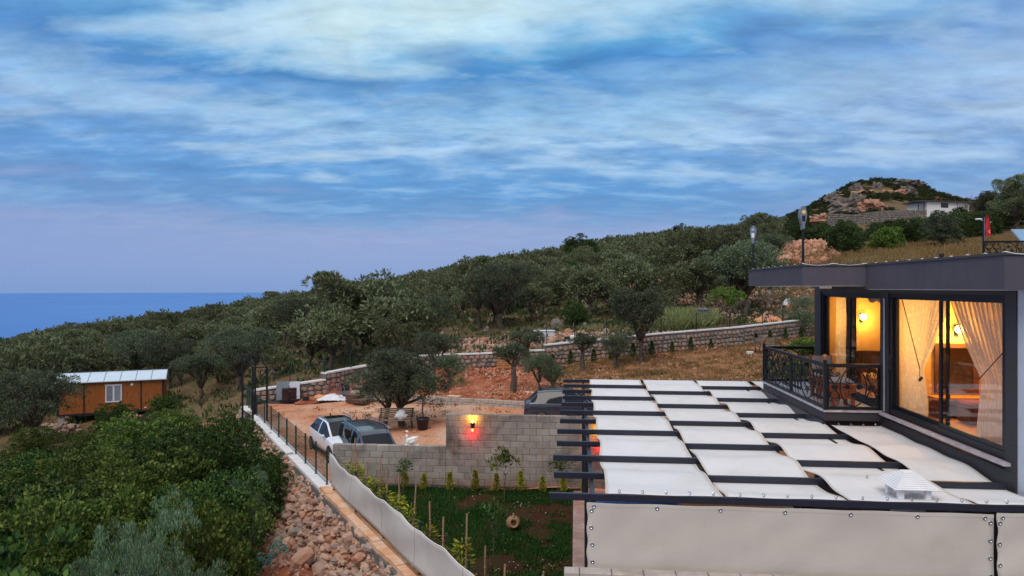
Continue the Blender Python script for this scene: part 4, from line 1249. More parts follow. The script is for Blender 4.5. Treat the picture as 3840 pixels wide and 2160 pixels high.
# upright screens hung from the near beam
def screen(name, lab, a0, a1, zt, zb, b, tops, sides, wr):
    t = hthing(name, lab, 'screen', (a0 + a1) / 2, b, zb)
    def fn(u, v):
        a_ = a0 + (a1 - a0) * u; z = zt + (zb - zt) * v
        d = .010 * math.sin(a_ * 4.1 + 1.2) * math.sin(v * 3) + wr * (.5 * math.sin(a_ * 2.2 + z * 5) + .5 * math.sin(z * 11 - a_ * 6 + 1.5 * math.sin(a_ * 3)))
        ed = .006 * math.cos(a_ * 2 * math.pi / .92) * (1 - v)
        edx = .009 * math.cos(z * 2 * math.pi / .3) * (1 if u < .02 else 0)
        return (a_ + edx, b - d - .01, z - ed * .6 + .012 * math.cos(a_ * 2 * math.pi / .6) * v)
    mb = MB(); mb.grid(fn, int((a1 - a0) * 14), 16); ob = hb(mb, 'cloth', M['canvas_screen'], t, True); thicken(ob, .004)
    mb = MB(); hw = .045
    mb.grid(lambda u, v: tuple(np.array(fn(u, v * hw / (zt - zb))) + np.array([0, -.005, 0])), int((a1 - a0) * 14), 1)
    mb.grid(lambda u, v: tuple(np.array(fn(u, 1 - v * hw / (zt - zb))) + np.array([0, -.005, 0])), int((a1 - a0) * 14), 1)
    hb(mb, 'hem', M['canvas_screen'], t, True)
    o_ = ORG[t.name]
    for k_ in range(tops):
        p_ = Vector(fn((k_ + .12) / (tops - .75), .055)) - o_; place('grommet', GROM, t, (p_.x, p_.y - .004, p_.z))
    for k_ in range(sides):
        for u in (.012, .992):
            p_ = Vector(fn(u, .12 + .78 * k_ / (sides - 1))) - o_; place('grommet', GROM, t, (p_.x, p_.y - .004, p_.z))
    for k_ in range(15):
        p_ = Vector(fn((k_ + .5) / 15, 1.0)) - o_; place('eye_bolt', EYE, t, (p_.x, p_.y - .006, p_.z - .0), (R(180), 0, .4))
    return t
screen('canvas_screen', 'long cream canvas screen hung under the front pergola beam', .50, 5.50, -2.80, -3.66, -.07, 7, 4, .006)
screen('canvas_screen', 'wrinkled cream canvas screen at the right end of the front beam', 5.54, 8.2, -2.78, -3.78, -.075, 6, 4, .016)

# chimney cowl with louvred roof
t = hthing('chimney', 'white chimney cowl with stepped louvred cap poking through the canopy', 'chimney', 4.66, .30, GZ0)
ca, cb = 4.66, .30
mb = MB(); mb.b2(ca - .15, ca + .15, cb - .15, cb + .15, GZ0, -2.755); hb(mb, 'flue', M['white_paint'], t)
mb = MB(); mb.b2(ca - .20, ca + .20, cb - .20, cb + .20, -2.754, -2.73); hb(mb, 'base_plate', M['white_paint'], t)
for sx in (-1, 1):
    for sy in (-1, 1):
        mb = MB(); mb.cbox((ca + sx * .165, cb + sy * .165, -2.645), (.075, .075, .168), .012); hb(mb, 'corner_post', M['white_paint'], t)
for k_ in range(4):
    mb = MB(); an = k_ * math.pi / 2; q = []
    for i in range(9):
        q.append((-.13 + .26 * i / 8, -2.60 + (.035 - .05 * math.sin(math.pi * i / 8))))
    V_ = []
    for d in (.175, .195):
        V_ += [(x, d, z) for x, z in q] + [(x, d, -2.561) for x, z in q]
    Fs = []
    for i in range(8):
        Fs += [(i, i + 1, 9 + i + 1, 9 + i), (18 + i, 27 + i, 27 + i + 1, 18 + i + 1), (i, 18 + i, 18 + i + 1, i + 1)]
    Mz = Matrix.Rotation(an, 3, 'Z')
    mb.add([Mz @ Vector(v_) + Vector((ca, cb, 0)) for v_ in V_], Fs); hb(mb, 'arch', M['white_paint'], t)
for k_ in range(9):
    r_ = .285 - k_ * .026
    z_ = -2.555 + k_ * .020
    mb = MB(); mb.cbox((ca, cb, z_), (r_ * 2, r_ * 2, .014), .004)
    mb.b2(ca - r_ + .018, ca + r_ - .018, cb - r_ + .018, cb + r_ - .018, z_ + .007, z_ + .0128); hb(mb, 'louvre', M['white_paint'], t)

# ------------------------------------------------------------------ pool, terrace
mb = MB(); mb.b2(3.3, 6.34, -.19, 11.5, GZ0 - .05, GZ0 + .04)
ob = mb.build('terrace', M['terrace_wood'], None, loc=H(0, 0, 0), rot=(0, 0, HR)); tag(ob, kind='structure')
pool = hthing('pool', 'swimming pool with blue mosaic edge under the pergola', 'pool', 2, 5, GZ0)
n_ = 16
for k_ in range(n_):
    b0 = -.19 + k_ * (11.55 / n_); b1 = b0 + 11.55 / n_ - .006
    mb = MB(); mb.cbox((.45, (b0 + b1) / 2, GZ0 + .035), (.33, b1 - b0, .06), .008); hb(mb, 'coping_slab', M['coping_stone'], pool)
for k_ in range(4):
    a0 = .622 + k_ * .66; mb = MB(); mb.cbox((a0 + .327, 11.19, GZ0 + .035), (.654, .34, .06), .008); hb(mb, 'coping_slab', M['coping_stone'], pool)
mb = MB(); mb.b2(.616, .66, -.15, 11.0, GZ0 - 1.2, GZ0 + .045); mb.b2(.662, 3.26, 10.96, 11.015, GZ0 - 1.2, GZ0 + .045); mb.b2(3.262, 3.298, -.15, 11.0, GZ0 - 1.2, GZ0 + .045); mb.b2(.662, 3.26, -.15, -.10, GZ0 - 1.2, GZ0 + .045)
hb(mb, 'tile_wall', M['pool_tile'], pool)
mb = MB(); mb.b2(.662, 3.26, -.098, 10.958, GZ0 - 1.2, GZ0 - 1.15); hb(mb, 'pool_floor', M['pool_tile'], pool)
mb = MB(); mb.b2(.663, 3.259, -.097, 10.957, GZ0 - .16, GZ0 - .12); hb(mb, 'water', M['pool_water'], pool)

# ------------------------------------------------------------------ block walls
mb = MB(); mb.cbox((0, 0, 0), (.392, .188, .192), .008)
BLK = mb.mesh('block', M['block'])
mb = MB(); mb.cbox((0, 0, 0), (.19, .188, .192), .008)
BLKH = mb.mesh('half_block', M['block'])
def block_wall(name, lab, bface, runs, cat='wall', zoff=0.0, m1=None, m2=None):
    """runs: (a0, a1, row0, rows); rows of 0.2 m counted from the ground"""
    t = hthing(name, lab, cat, runs[0][0], bface, GZ0)
    o_ = ORG[t.name]
    for a0, a1, r0, r1 in runs:
        for r_ in range(r0, r1):
            zc_ = GZ0 + .1 + r_ * .2 - o_.z + zoff
            a_ = a0; first = r_ % 2 == 1
            while a_ < a1 - .05:
                half = first or a_ + .39 > a1
                first = False
                L_ = .2 if half else .4
                place('block', (m2 or BLKH) if half else (m1 or BLK), t, (a_ + L_ / 2 - o_.x, .094 + rng.uniform(-.004, .004), zc_ + rng.uniform(-.003, .003)), (0, rng.uniform(-.006, .006), rng.uniform(-.012, .012)))
                a_ += L_
        mb = MB(); mb.b2(a0 + .01, a1 - .012, bface + .014, bface + .172, GZ0 + r0 * .2 - .25 * (r0 == 0), GZ0 + r1 * .2 - .008 + zoff); hb(mb, 'mortar', M['mortar'], t)
    return t
block_wall('garden_block_wall', 'grey concrete block wall behind the garden, stepping up to the right', WALL_B,
           [(-7.24, -3.64, 0, 6), (-3.64, 6.36, 0, 11)])
mb = MB(); mb.cbox((0, 0, 0), (.392, .188, .192), .008); BLP = mb.mesh('pale_block', M['block_pale'])
mb = MB(); mb.cbox((0, 0, 0), (.19, .188, .192), .008); BLPH = mb.mesh('pale_half_block', M['block_pale'])
block_wall('pool_block_wall', 'low pale block wall along the bottom edge under the canvas screen', -.42, [(.20, 8.2, 0, 12)], zoff=.125, m1=BLP, m2=BLPH)
# wall lights: amber up, red down
def updown(a, z, lab):
    b = WALL_B - .002
    t = hthing('wall_light', lab, 'wall light', a, b, z, 'amber and red wall lights')
    mb = MB(); mb.b2(a - .05, a + .05, b - .02, b, z - .06, z + .06); mb.lathe([(.038, -.09), (.045, -.085), (.045, .085), (.038, .09)], 12, Matrix.Translation((a, b - .075, z))); hb(mb, 'housing', M['black_iron'], t)
    mb = MB(); mb.lathe([(.02, .0), (.04, .02), (.034, .075), (.01, .095)], 12, Matrix.Translation((a, b - .075, z + .088))); hb(mb, 'upper_lens', M['bulb_amber'], t, True)
    mb = MB(); mb.lathe([(.02, .0), (.04, -.02), (.034, -.075), (.01, -.095)], 12, Matrix.Translation((a, b - .075, z - .088))); hb(mb, 'lower_lens', M['bulb_red'], t, True)
    for dz, c_, e in ((.24, (1, .42, .02), 15.0), (-.24, (1, .02, .02), 11.0)):
        L = bpy.data.lights.new('lamp_glow', 'POINT'); L.energy = e; L.color = c_; L.shadow_soft_size = .03
        lo = bpy.data.objects.new('lamp_glow', L); link(lo, t); lo.location = (0, -.12, dz)
updown(-2.80, -4.22, 'lit wall light, amber above and red below, on the open stretch of block wall')
updown(1.10, -4.55, 'lit wall light, amber above and red below, half hidden behind the pergola beams')
# coil of wire on the wall top
t = hthing('wire_coil', 'tangle of dark wire lying on top of the block wall', 'wire', .30, WALL_B + .09, -3.9)
mb = MB()
for q in range(5):
    rr = random.Random(q); mb.tube([(.30 + .22 * math.cos(i * .6 + q) * (1 + .2 * rr.random()), WALL_B + .09 + .08 * math.sin(i * .6 + q), -3.885 + .02 * q + .015 * rr.random()) for i in range(12)], .008, 4)
hb(mb, 'loops', M['hose_black'], t)
# ------------------------------------------------------------------ stones
def rock_mesh(name, seed, m, sq=(1, 1, 1), sub=2):
    """cube pushed out to an uneven boulder, 48 triangles, unit size"""
    rg = random.Random(seed); V = []; Fs = []; idx = {}
    def vid(p):
        k_ = tuple(round(x, 4) for x in p)
        if k_ not in idx:
            v = Vector(p).normalized() * (.34 + .16 * max(abs(x) for x in p))
            n_ = mnoise.noise(Vector(p) * 1.3 + Vector((seed * 7.1, seed * 3.3, seed)))
            v *= 1 + .42 * n_ + rg.uniform(-.06, .06)
            idx[k_] = len(V); V.append((v.x * sq[0], v.y * sq[1], v.z * sq[2]))
        return idx[k_]
    for ax in range(3):
        for s_ in (-1, 1):
            for i in range(sub):
                for j in range(sub):
                    q = []
                    for di, dj in ((0, 0), (1, 0), (1, 1), (0, 1)):
                        p = [0, 0, 0]; p[ax] = s_; p[(ax + 1) % 3] = -1 + 2 * (i + di) / sub; p[(ax + 2) % 3] = -1 + 2 * (j + dj) / sub
                        q.append(vid(p))
                    Fs.append(q if s_ > 0 else q[::-1])
    mb = MB(); mb.add(V, Fs)
    return mb.mesh(name, m)
ROCKS = {m: [rock_mesh('rock', 3 + i + 20 * j, M[m], (1, .9, .72)) for i in range(6)] for j, m in enumerate(('stone_rubble', 'stone_orange', 'stone_grey'))}
def cob_mesh(name, seed, m):
    """flat-faced wall stone: irregular outline, bevelled, 1 x 1 in x-z, faces -y"""
    rg = random.Random(seed); n_ = 8
    ou = []
    for i in range(n_):
        a = 2 * math.pi * i / n_ + rg.uniform(-.2, .2); r_ = .5 * rg.uniform(.86, 1.05)
        sq_ = 1 / max(abs(math.cos(a)), abs(math.sin(a))) ** .45
        ou.append((math.cos(a) * r_ * sq_ * .93, math.sin(a) * r_ * sq_ * .93))
    V = [(x, .5, z) for x, z in ou] + [(x, -.25, z) for x, z in ou] + [(x * .80, -.5 + rg.uniform(-.12, .1), z * .80) for x, z in ou]
    Fs = [(i, (i + 1) % n_, n_ + (i + 1) % n_, n_ + i) for i in range(n_)] + [(n_ + i, n_ + (i + 1) % n_, 2 * n_ + (i + 1) % n_, 2 * n_ + i) for i in range(n_)] + [tuple(range(2 * n_, 3 * n_))]
    mb = MB(); mb.add(V, Fs)
    return mb.mesh(name, m)
COBS = [cob_mesh('wall_stone', 5 + i, M['stone_wall']) for i in range(8)]
def join_inst(name, items, m):
    """many copies of small meshes joined into one mesh: items = (mesh, matrix)"""
    Vs = []; Qs = []; off = 0
    cache = {}
    for me, mat in items:
        if me.name not in cache:
            v = np.empty(len(me.vertices) * 3, np.float32); me.vertices.foreach_get('co', v)
            tri = []
            for p in me.polygons:
                q = list(p.vertices)
                if len(q) == 4: tri.append(q)
                else:
                    for i in range(1, len(q) - 1): tri.append([q[0], q[i], q[i + 1], q[i + 1]])
            cache[me.name] = (v.reshape(-1, 3), [t_ for t_ in tri])
        v, tri = cache[me.name]
        A = np.array(mat, np.float32)
        Vs.append(v @ A[:3, :3].T + A[:3, 3]); Qs.append((tri, off)); off += len(v)
    me = bpy.data.meshes.new(name)
    Vv = np.concatenate(Vs)
    F4 = [[i + of for i in (q if q[2] != q[3] else q[:3])] for tri, of in Qs for q in tri]
    me.from_pydata(Vv.tolist(), [], F4); mats_to(me, m); me.update()
    return me
def trs(loc, rot, sc):
    return Matrix.LocRotScale(Vector(loc), __import__('mathutils').Euler(rot), Vector(sc))

# ------------------------------------------------------------------ back stone wall
bw = thing('stone_retaining_wall', 'long rubble stone wall with white coping behind the dry slope', 'wall', (BACK[4][0], BACK[4][1], BACK[4][2]))
borg = Vector(bw.location)
cand = []
def wall_seg(p0, p1, zb0, zb1, zt0, zt1, th=.38):
    d = Vector((p1[0] - p0[0], p1[1] - p0[1], 0)); L = d.length; d.normalize(); nrm = Vector((d.y, -d.x, 0))   # faces the camera side
    mb = MB()
    q = [Vector((p0[0], p0[1], 0)), Vector((p1[0], p1[1], 0))]
    V_ = []
    for P_, zb, zt in ((q[0], zb0, zt0), (q[1], zb1, zt1)):
        for off in (0, -th):
            V_ += [P_ + nrm * off + Vector((0, 0, zb - .5)), P_ + nrm * off + Vector((0, 0, zt))]
    mb.add([v - borg for v in V_], [(0, 4, 5, 1), (2, 3, 7, 6), (1, 5, 7, 3), (0, 1, 3, 2), (4, 6, 7, 5)])
    mb.build('mortar_core', M['mortar'], bw)
    n_ = max(1, round(L / 1.0))
    for k_ in range(n_):
        t0, t1 = k_ / n_, (k_ + 1) / n_ - .012 / L
        c0 = q[0].lerp(q[1], t0); c1 = q[0].lerp(q[1], t1)
        z0 = zt0 + (zt1 - zt0) * t0; z1 = zt0 + (zt1 - zt0) * t1
        mb = MB(); mb.beam(c0 - nrm * th * .5 + Vector((0, 0, z0 + .045)) - borg, c1 - nrm * th * .5 + Vector((0, 0, z1 + .045)) - borg, th + .10, .085)
        mb.build('coping_slab', M['coping_white'], bw)
    ang = math.atan2(d.y, d.x)
    s_ = 0.0
    # courses that drift, stones of uneven size
    row = 0; z = 0.0
    while True:
        rh = rng.uniform(.24, .34); s_ = rng.uniform(-.1, .1)
        any_ = False
        while s_ < L:
            wd = rng.uniform(.26, .46)
            t_ = (s_ + wd / 2) / L
            if t_ < 1:
                zb = zb0 + (zb1 - zb0) * t_; zt = zt0 + (zt1 - zt0) * t_
                if zb + z + rh * .75 < zt:
                    any_ = True
                    h_ = min(rh, zt - zb - z - .01)
                    c_ = q[0].lerp(q[1], t_) + nrm * .015 + Vector((0, 0, zb + z + h_ / 2 + rng.uniform(-.04, .04)))
                    cand.append((c_ - borg, ang, wd * rng.uniform(.80, 1.0), h_ * rng.uniform(.78, 1.0)))
            s_ += wd
        z += rh; row += 1
        if not any_ or row > 9: break
# split at the steps of its top
segs = [(0, -5.84, -5.42, 0), (1, -5.05, -4.97, 0), (2, -4.97, -4.46, 0), (3, -4.46, -4.38, 0), (4, -4.38, -4.20, 0), (5, -3.86, -3.21, 0), (6, -3.21, -2.89, 0), (7, -2.89, -2.63, 0)]
for k_, zt0, zt1, _ in segs:
    b0, b1 = BACK[k_], BACK[k_ + 1]
    wall_seg(b0, b1, b0[2], b1[2], zt0, zt1)
cand.sort(key=lambda c_: -(c_[2] * c_[3]) / ((c_[0] + borg).y ** 2))
rest = []
for i, (c_, an, wd, h_) in enumerate(cand):
    me = COBS[rng.randrange(8)]; ro = (0, rng.uniform(-.5, .5) if rng.random() < .4 else 0, an)
    if i < 300: place('stone', me, bw, c_, ro, (wd, .10, h_))
    else: rest.append((me, trs(c_, ro, (wd, .10, h_))))
if rest:
    ob = place('far_stones', join_inst('far_stones', rest, M['stones_grey']), bw); tag(ob, kind='stuff')

# fence on the back wall: posts and wire
def wire_fence(name, lab, pts, hgt, every, posts_m=M['green_post'], vs=.12, hs=.2, r=.0035, skip_posts=()):
    """pts: points on the ground line; a post at each"""
    p0 = Vector(pts[0])
    t = thing(name, lab, 'fence', p0)
    for i, p in enumerate(pts):
        if i in skip_posts: continue
        p = Vector(p) - p0
        mb = MB(); mb.tube([p, p + Vector((0, 0, hgt + .05))], .028, 6); mb.lathe([(.05, 0), (.05, .012)], 6, Matrix.Translation(p)); mb.build('post', posts_m, t)
    for i in range(len(pts) - 1):
        a = Vector(pts[i]) - p0; b = Vector(pts[i + 1]) - p0; L = (b - a).length
        mb = MB()
        nv = int(L / vs)
        for k_ in range(1, nv):
            q = a.lerp(b, k_ / nv); mb.tube([q + Vector((0, 0, .04)), q + Vector((0, 0, hgt))], r, 3, False)
        nh = int(hgt / hs)
        for k_ in range(nh + 1):
            z = .04 + (hgt - .04) * k_ / nh; mb.tube([a + Vector((0, 0, z)), b + Vector((0, 0, z))], r * (1.6 if k_ in (0, nh) else 1), 3, False)
        mb.build('wire_mesh', M['wire'], t)
    return t
def on_wall(k_, t_, dz=.09):
    b0, b1 = BACK[k_], BACK[k_ + 1]; s = segs[k_]
    x = b0[0] + (b1[0] - b0[0]) * t_; y = b0[1] + (b1[1] - b0[1]) * t_
    d = Vector((b1[0] - b0[0], b1[1] - b0[1], 0)).normalized()
    return (x - d.y * .2, y + d.x * .2, s[1] + (s[2] - s[1]) * t_ + dz)
wire_fence('wire_fence', 'dark green wire fence on the lower left stretch of stone wall', [on_wall(0, t_) for t_ in (.02, .5, .98)] , 1.0, 2)
wire_fence('wire_fence', 'dark green wire fence on the stone wall behind the big olive', [on_wall(1, .05), on_wall(1, .95), on_wall(2, .5), on_wall(3, .02), on_wall(3, .5), on_wall(4, .0), on_wall(4, .5), on_wall(4, .97)], 1.05, 2)
wire_fence('wire_fence', 'dark green wire fence on the right raised stretch of stone wall', [on_wall(5, .02), on_wall(5, .25), on_wall(5, .52), on_wall(5, .78), on_wall(6, .0), on_wall(6, .42), on_wall(6, .84), on_wall(7, .28), on_wall(7, .58), on_wall(7, .95)], 1.15, 2, M['black_iron'])

# ------------------------------------------------------------------ left boundary: retaining wall, coping, fence, screen
GATE0, GATE1 = 34.2, 35.6
dF = Vector((-.5387, 1, 0)).normalized(); nF = Vector((-dF.y, dF.x, 0))      # nF points outwards (left)
def FP(Y, z=0.0, off=0.0): return Vector((FX(Y), Y, FZ(Y) + z)) + nF * off
lw = thing('drystone_retaining_wall', 'rough drystone retaining wall on the left edge of the plot', 'wall', FP(20.3, -2.2, .6))
lorg = Vector(lw.location)
mb = MB()
Ys = list(np.arange(3, 34.3, .6)) + [34.2]
def face(Y, s):
    """point on the outer face: s 0 at coping, 1 at foot"""
    foot = -2.05 + .55 * max(0, (Y - 26) / 8.0)
    return FP(Y, foot * s - .02, .16 + (.62 + .25 * min(1, max(0, (Y - 18) / 6))) * s ** 1.3 * min(1, abs(foot) / 2))
for Y0, Y1 in zip(Ys, Ys[1:]):
    V_ = [face(Y0, s) - lorg + Vector((0, 0, -.1)) + nF * -.1 for s in (0, .5, 1.25)] + [face(Y1, s) - lorg + Vector((0, 0, -.1)) + nF * -.1 for s in (0, .5, 1.25)]
    mb.add(V_, [(0, 3, 4, 1), (1, 4, 5, 2)])
mb.build('earth_core', M['soil_path'], lw)
items = []
Y = 9.0
while Y < 34.1:
    for s in np.arange(.04, 1.12, .075):
        YY = Y + rng.uniform(-.14, .14); ss = s + rng.uniform(-.04, .04)
        sz = rng.choice((.11, .14, .18, .22, .30)) * rng.uniform(.85, 1.2) * (1.45 if ss > .8 else 1) * (1.5 if rng.random() < .06 else 1)
        p_ = face(YY, max(0.02, ss)) + Vector((0, 0, rng.uniform(-.02, .06)))
        items.append((p_, sz))
    Y += .17
items.sort(key=lambda q: -q[1] / q[0].y)
rest = []
for i, (p_, sz) in enumerate(items):
    me = ROCKS[rng.choice(('stone_rubble', 'stone_rubble', 'stone_grey', 'stone_orange'))][rng.randrange(6)]; ro = (rng.uniform(-.5, .5), rng.uniform(-.5, .5), rng.uniform(0, 6.28)); sc_ = (sz * 1.25, sz * 1.1, sz)
    if i < 300: place('stone', me, lw, p_ - lorg, ro, sc_)
    else: rest.append((me, trs(p_ - lorg, ro, sc_)))
ob = place('small_stones', join_inst('small_stones', rest, M['stones_warm']), lw); tag(ob, kind='stuff')
# coping: white painted far part, worn stone slabs near part
Y = 20.9; 
def slab(Y0, Y1, m, th, wd, dz=0.0, off=0.0):
    a = FP(Y0, th / 2 + dz, off); b = FP(Y1, th / 2 + dz, off)
    mb = MB(); mb.beam(a - lorg, b - lorg, wd, th); return mb.build('coping_slab', m, lw)
Y = 20.7
while Y < GATE0: slab(Y, min(Y + 1.19, GATE0), M['coping_white'], .09, .44); Y += 1.2
slab(GATE1, 37.3, M['coping_white'], .09, .44)
Y = 3.0
while Y < 20.65:
    L_ = rng.uniform(.42, .62); slab(Y, min(Y + L_ - .015, 20.69), M['slab_warm'], .10, .40 + rng.uniform(-.02, .03), rng.uniform(-.012, .012), rng.uniform(-.02, .03)); Y += L_
mb = MB(); mb.beam(FP(3, -.13, .04) - lorg, FP(20.7, -.13, .04) - lorg, .42, .24); mb.beam(FP(20.71, -.13, .04) - lorg, FP(GATE0, -.13, .04) - lorg, .44, .24); mb.beam(FP(GATE1, -.5, .02) - lorg, FP(37.3, -.5, .02) - lorg, .46, .98)
mb.build('coping_bed', M['mortar'], lw)
# end piece beyond the gate: stones on its outer and end faces
for k_ in range(60):
    Yk = rng.uniform(GATE1, 37.3); place('stone', ROCKS['stone_grey'][rng.randrange(6)], lw, FP(Yk, -rng.uniform(.1, 1.0), .26) - lorg, (rng.random(), rng.random(), rng.random() * 6), (.34, .26, .3))
wire_fence('boundary_fence', 'green wire fence on the white coping beside the parked cars', [FP(Y_, .09, -.08) for Y_ in (20.9, 22.25, 23.7, 25.2, 26.8, 28.4, 30.1, 31.8, 33.9)], 1.0, 2, vs=.085, hs=.14, r=.0045)
wire_fence('boundary_fence', 'short green wire fence beyond the black gate frame', [FP(Y_, .09, -.08) for Y_ in (35.75, 36.5, 37.25)], 1.0, 2, vs=.085, hs=.14, r=.0045)
wf = wire_fence('boundary_fence', 'green fence posts behind the long grey fence screen', [FP(Y_, .10, -.10) for Y_ in (5.5, 7.6, 9.7, 11.8, 13.9, 16.0, 18.1, 20.2)], 1.02, 2, vs=.1, hs=.16, r=.003)
# screen cloth on the near fence
t = thing('fence_screen', 'long light grey cloth screen sagging along the garden fence', 'screen', FP(14, .1, -.05))
sorg = Vector(t.location)
def fn(u, v):
    Yk = 4.0 + (20.3 - 4.0) * u
    s_ = Yk * 1.136
    top = 1.02 - .045 * abs(math.sin(s_ * math.pi / 1.19)) - .05 * math.sin(s_ * 1.1) ** 2
    if u > .93: top += (u - .93) / .07 * .12
    bot = .10 + .09 * (.5 + .5 * math.sin(s_ * 1.3 + .5))
    z = bot + (top - bot) * v
    return FP(Yk, z + .1, .0 + .045 * math.sin(s_ * 1.9 + v * 2) * math.sin(math.pi * v) + .05 * (1 - v) * math.sin(s_ * 1.3)) - sorg
mb = MB(); mb.grid(fn, 170, 9); ob = mb.build('cloth', M['canvas_fence'], t, True); thicken(ob, .003)
mb = MB(); mb.tube([Vector(fn(i / 170, 1.0)) + Vector((0, 0, .004)) for i in range(171)], .008, 4); mb.build('hem_rope', M['white_paint'], t)
for Yk in (9.7, 11.8, 13.9, 16.0, 18.1):
    u = (Yk - 4.0) / 16.3
    mb = MB(); mb.tube([Vector(fn(u, v / 6)) + Vector((-.012, -.006, 0)) for v in range(7)], .006, 4); mb.build('seam', M['canvas_fence'], t)
# steel spring wire along the coping
t = thing('coiled_wire', 'rusty coil of springy wire along the near coping', 'wire', FP(12, .14, -.02))
mb = MB(); pts = []
for i in range(1500):
    Yk = 9 + 9.0 * i / 1500; an = i * .75
    pts.append(FP(Yk, .14 + .045 * math.sin(an), -.05 + .045 * math.cos(an)) - Vector(t.location))
mb.tube(pts, .0045, 3, False); mb.build('coil', M['rebar'], t)

# gate frame
g_ = thing('gate_arch', 'tall black steel gate frame with upswept horns at the plot corner', 'gate', W(950, 1600, 33))
gorg = Vector(g_.location)
A_ = W(909.5, 1336, 33.6); Bp = W(948, 1379, 32.2); Cp = W(957, 1338, 34.5); Dp = W(1001, 1377, 33.1)
bots = {0: -6.62, 1: -6.95, 2: -6.5, 3: -6.45}
for i, p_ in enumerate((A_, Bp, Cp, Dp)):
    mb = MB(); mb.beam(Vector((p_.x, p_.y, bots[i] - .3)) - gorg, p_ - gorg, .075, .075, up=(1, 0, 0)); mb.build('post', M['black_iron'], g_)
for p_, q_ in ((A_, Cp), (Bp, Dp)):
    mb = MB(); mb.beam(p_ - gorg, q_ - gorg, .05, .05); mb.build('cross_bar', M['black_iron'], g_)
def at_z(p_, f): return p_.lerp(Vector((p_.x, p_.y, -6.6)), f)
for p_, q_, f in ((A_, Bp, .42), (A_, Bp, .45), (A_, Bp, .82), (Bp, Dp, .60), (Bp, Dp, .62)):
    mb = MB(); mb.beam(at_z(p_, f) - gorg, at_z(q_, f) - gorg, .04, .04); mb.build('cross_bar', M['black_iron'], g_)
for p_, s_ in ((Bp, 1.0), (Dp, 1.0), (A_, .38), (Cp, .38)):
    pr = [(0, 0), (-.10, .13), (-.18, .20), (-.24, .36), (-.27, .48), (-.33, .56), (-.40, .62)]
    mb = MB()
    ps = [p_ + Vector((x * s_, -.15 * x * s_, z * s_)) - gorg for x, z in pr]
    for u_, v_ in zip(ps, ps[1:]): mb.beam(u_, v_, .06, .06)
    mb.build('horn', M['black_iron'], g_)
# gate leaf
gl = thing('iron_gate', 'black iron gate leaf of upright bars inside the gate frame', 'gate', FP(34.9, .0, -.1))
a = FP(GATE0, 0, -.1) - Vector(gl.location); b = FP(GATE1, 0, -.1) - Vector(gl.location)
for k_ in range(11):
    q = a.lerp(b, k_ / 10); mb = MB(); mb.beam(q + Vector((0, 0, -.1)), q + Vector((0, 0, .98)), .022, .022, up=(1, 0, 0)); mb.build('bar', M['black_iron'], gl)
for z in (-.06, .46, .96):
    mb = MB(); mb.beam(a + Vector((0, 0, z)), b + Vector((0, 0, z)), .035, .04); mb.build('rail', M['black_iron'], gl)

# low block edging between yard and red bank
mb = MB(); mb.cbox((0, 0, 0), (.392, .2, .19), .01); BL2 = mb.mesh('edge_block', M['block_pale'])
t = thing('block_edging', 'low two-course concrete block edging at the foot of the red bank', 'wall', (0, 34.5, -6.1)); eorg = Vector(t.location)
pl = [(-9, 37.6), (-4.46, 35.75), (.56, 34.25), (6, 33.6), (9, 33.4)]
for (x0, y0), (x1, y1) in zip(pl, pl[1:]):
    L = math.hypot(x1 - x0, y1 - y0); n_ = int(L / .4); an = math.atan2(y1 - y0, x1 - x0)
    for k_ in range(n_):
        for r_ in range(2 if x0 < 3 else 3):
            u = (k_ + .5 + (.5 if r_ % 2 else 0)) / n_
            if u > 1: continue
            x = x0 + (x1 - x0) * u; y = y0 + (y1 - y0) * u
            zb = -6.1 - .02 * min(0, x) * .3
            place('block', BL2, t, Vector((x, y, -6.08 + .1 + .2 * r_ + rng.uniform(-.008, .008) + (-.006 * x if x < 0 else 0))) - eorg, (0, rng.uniform(-.02, .02), an + rng.uniform(-.03, .03)))
    mb = MB(); mb.beam(Vector((x0, y0 + .03, -6.05)) - eorg, Vector((x1, y1 + .03, -6.05)) - eorg, .15, .5); mb.build('mortar', M['mortar'], t)
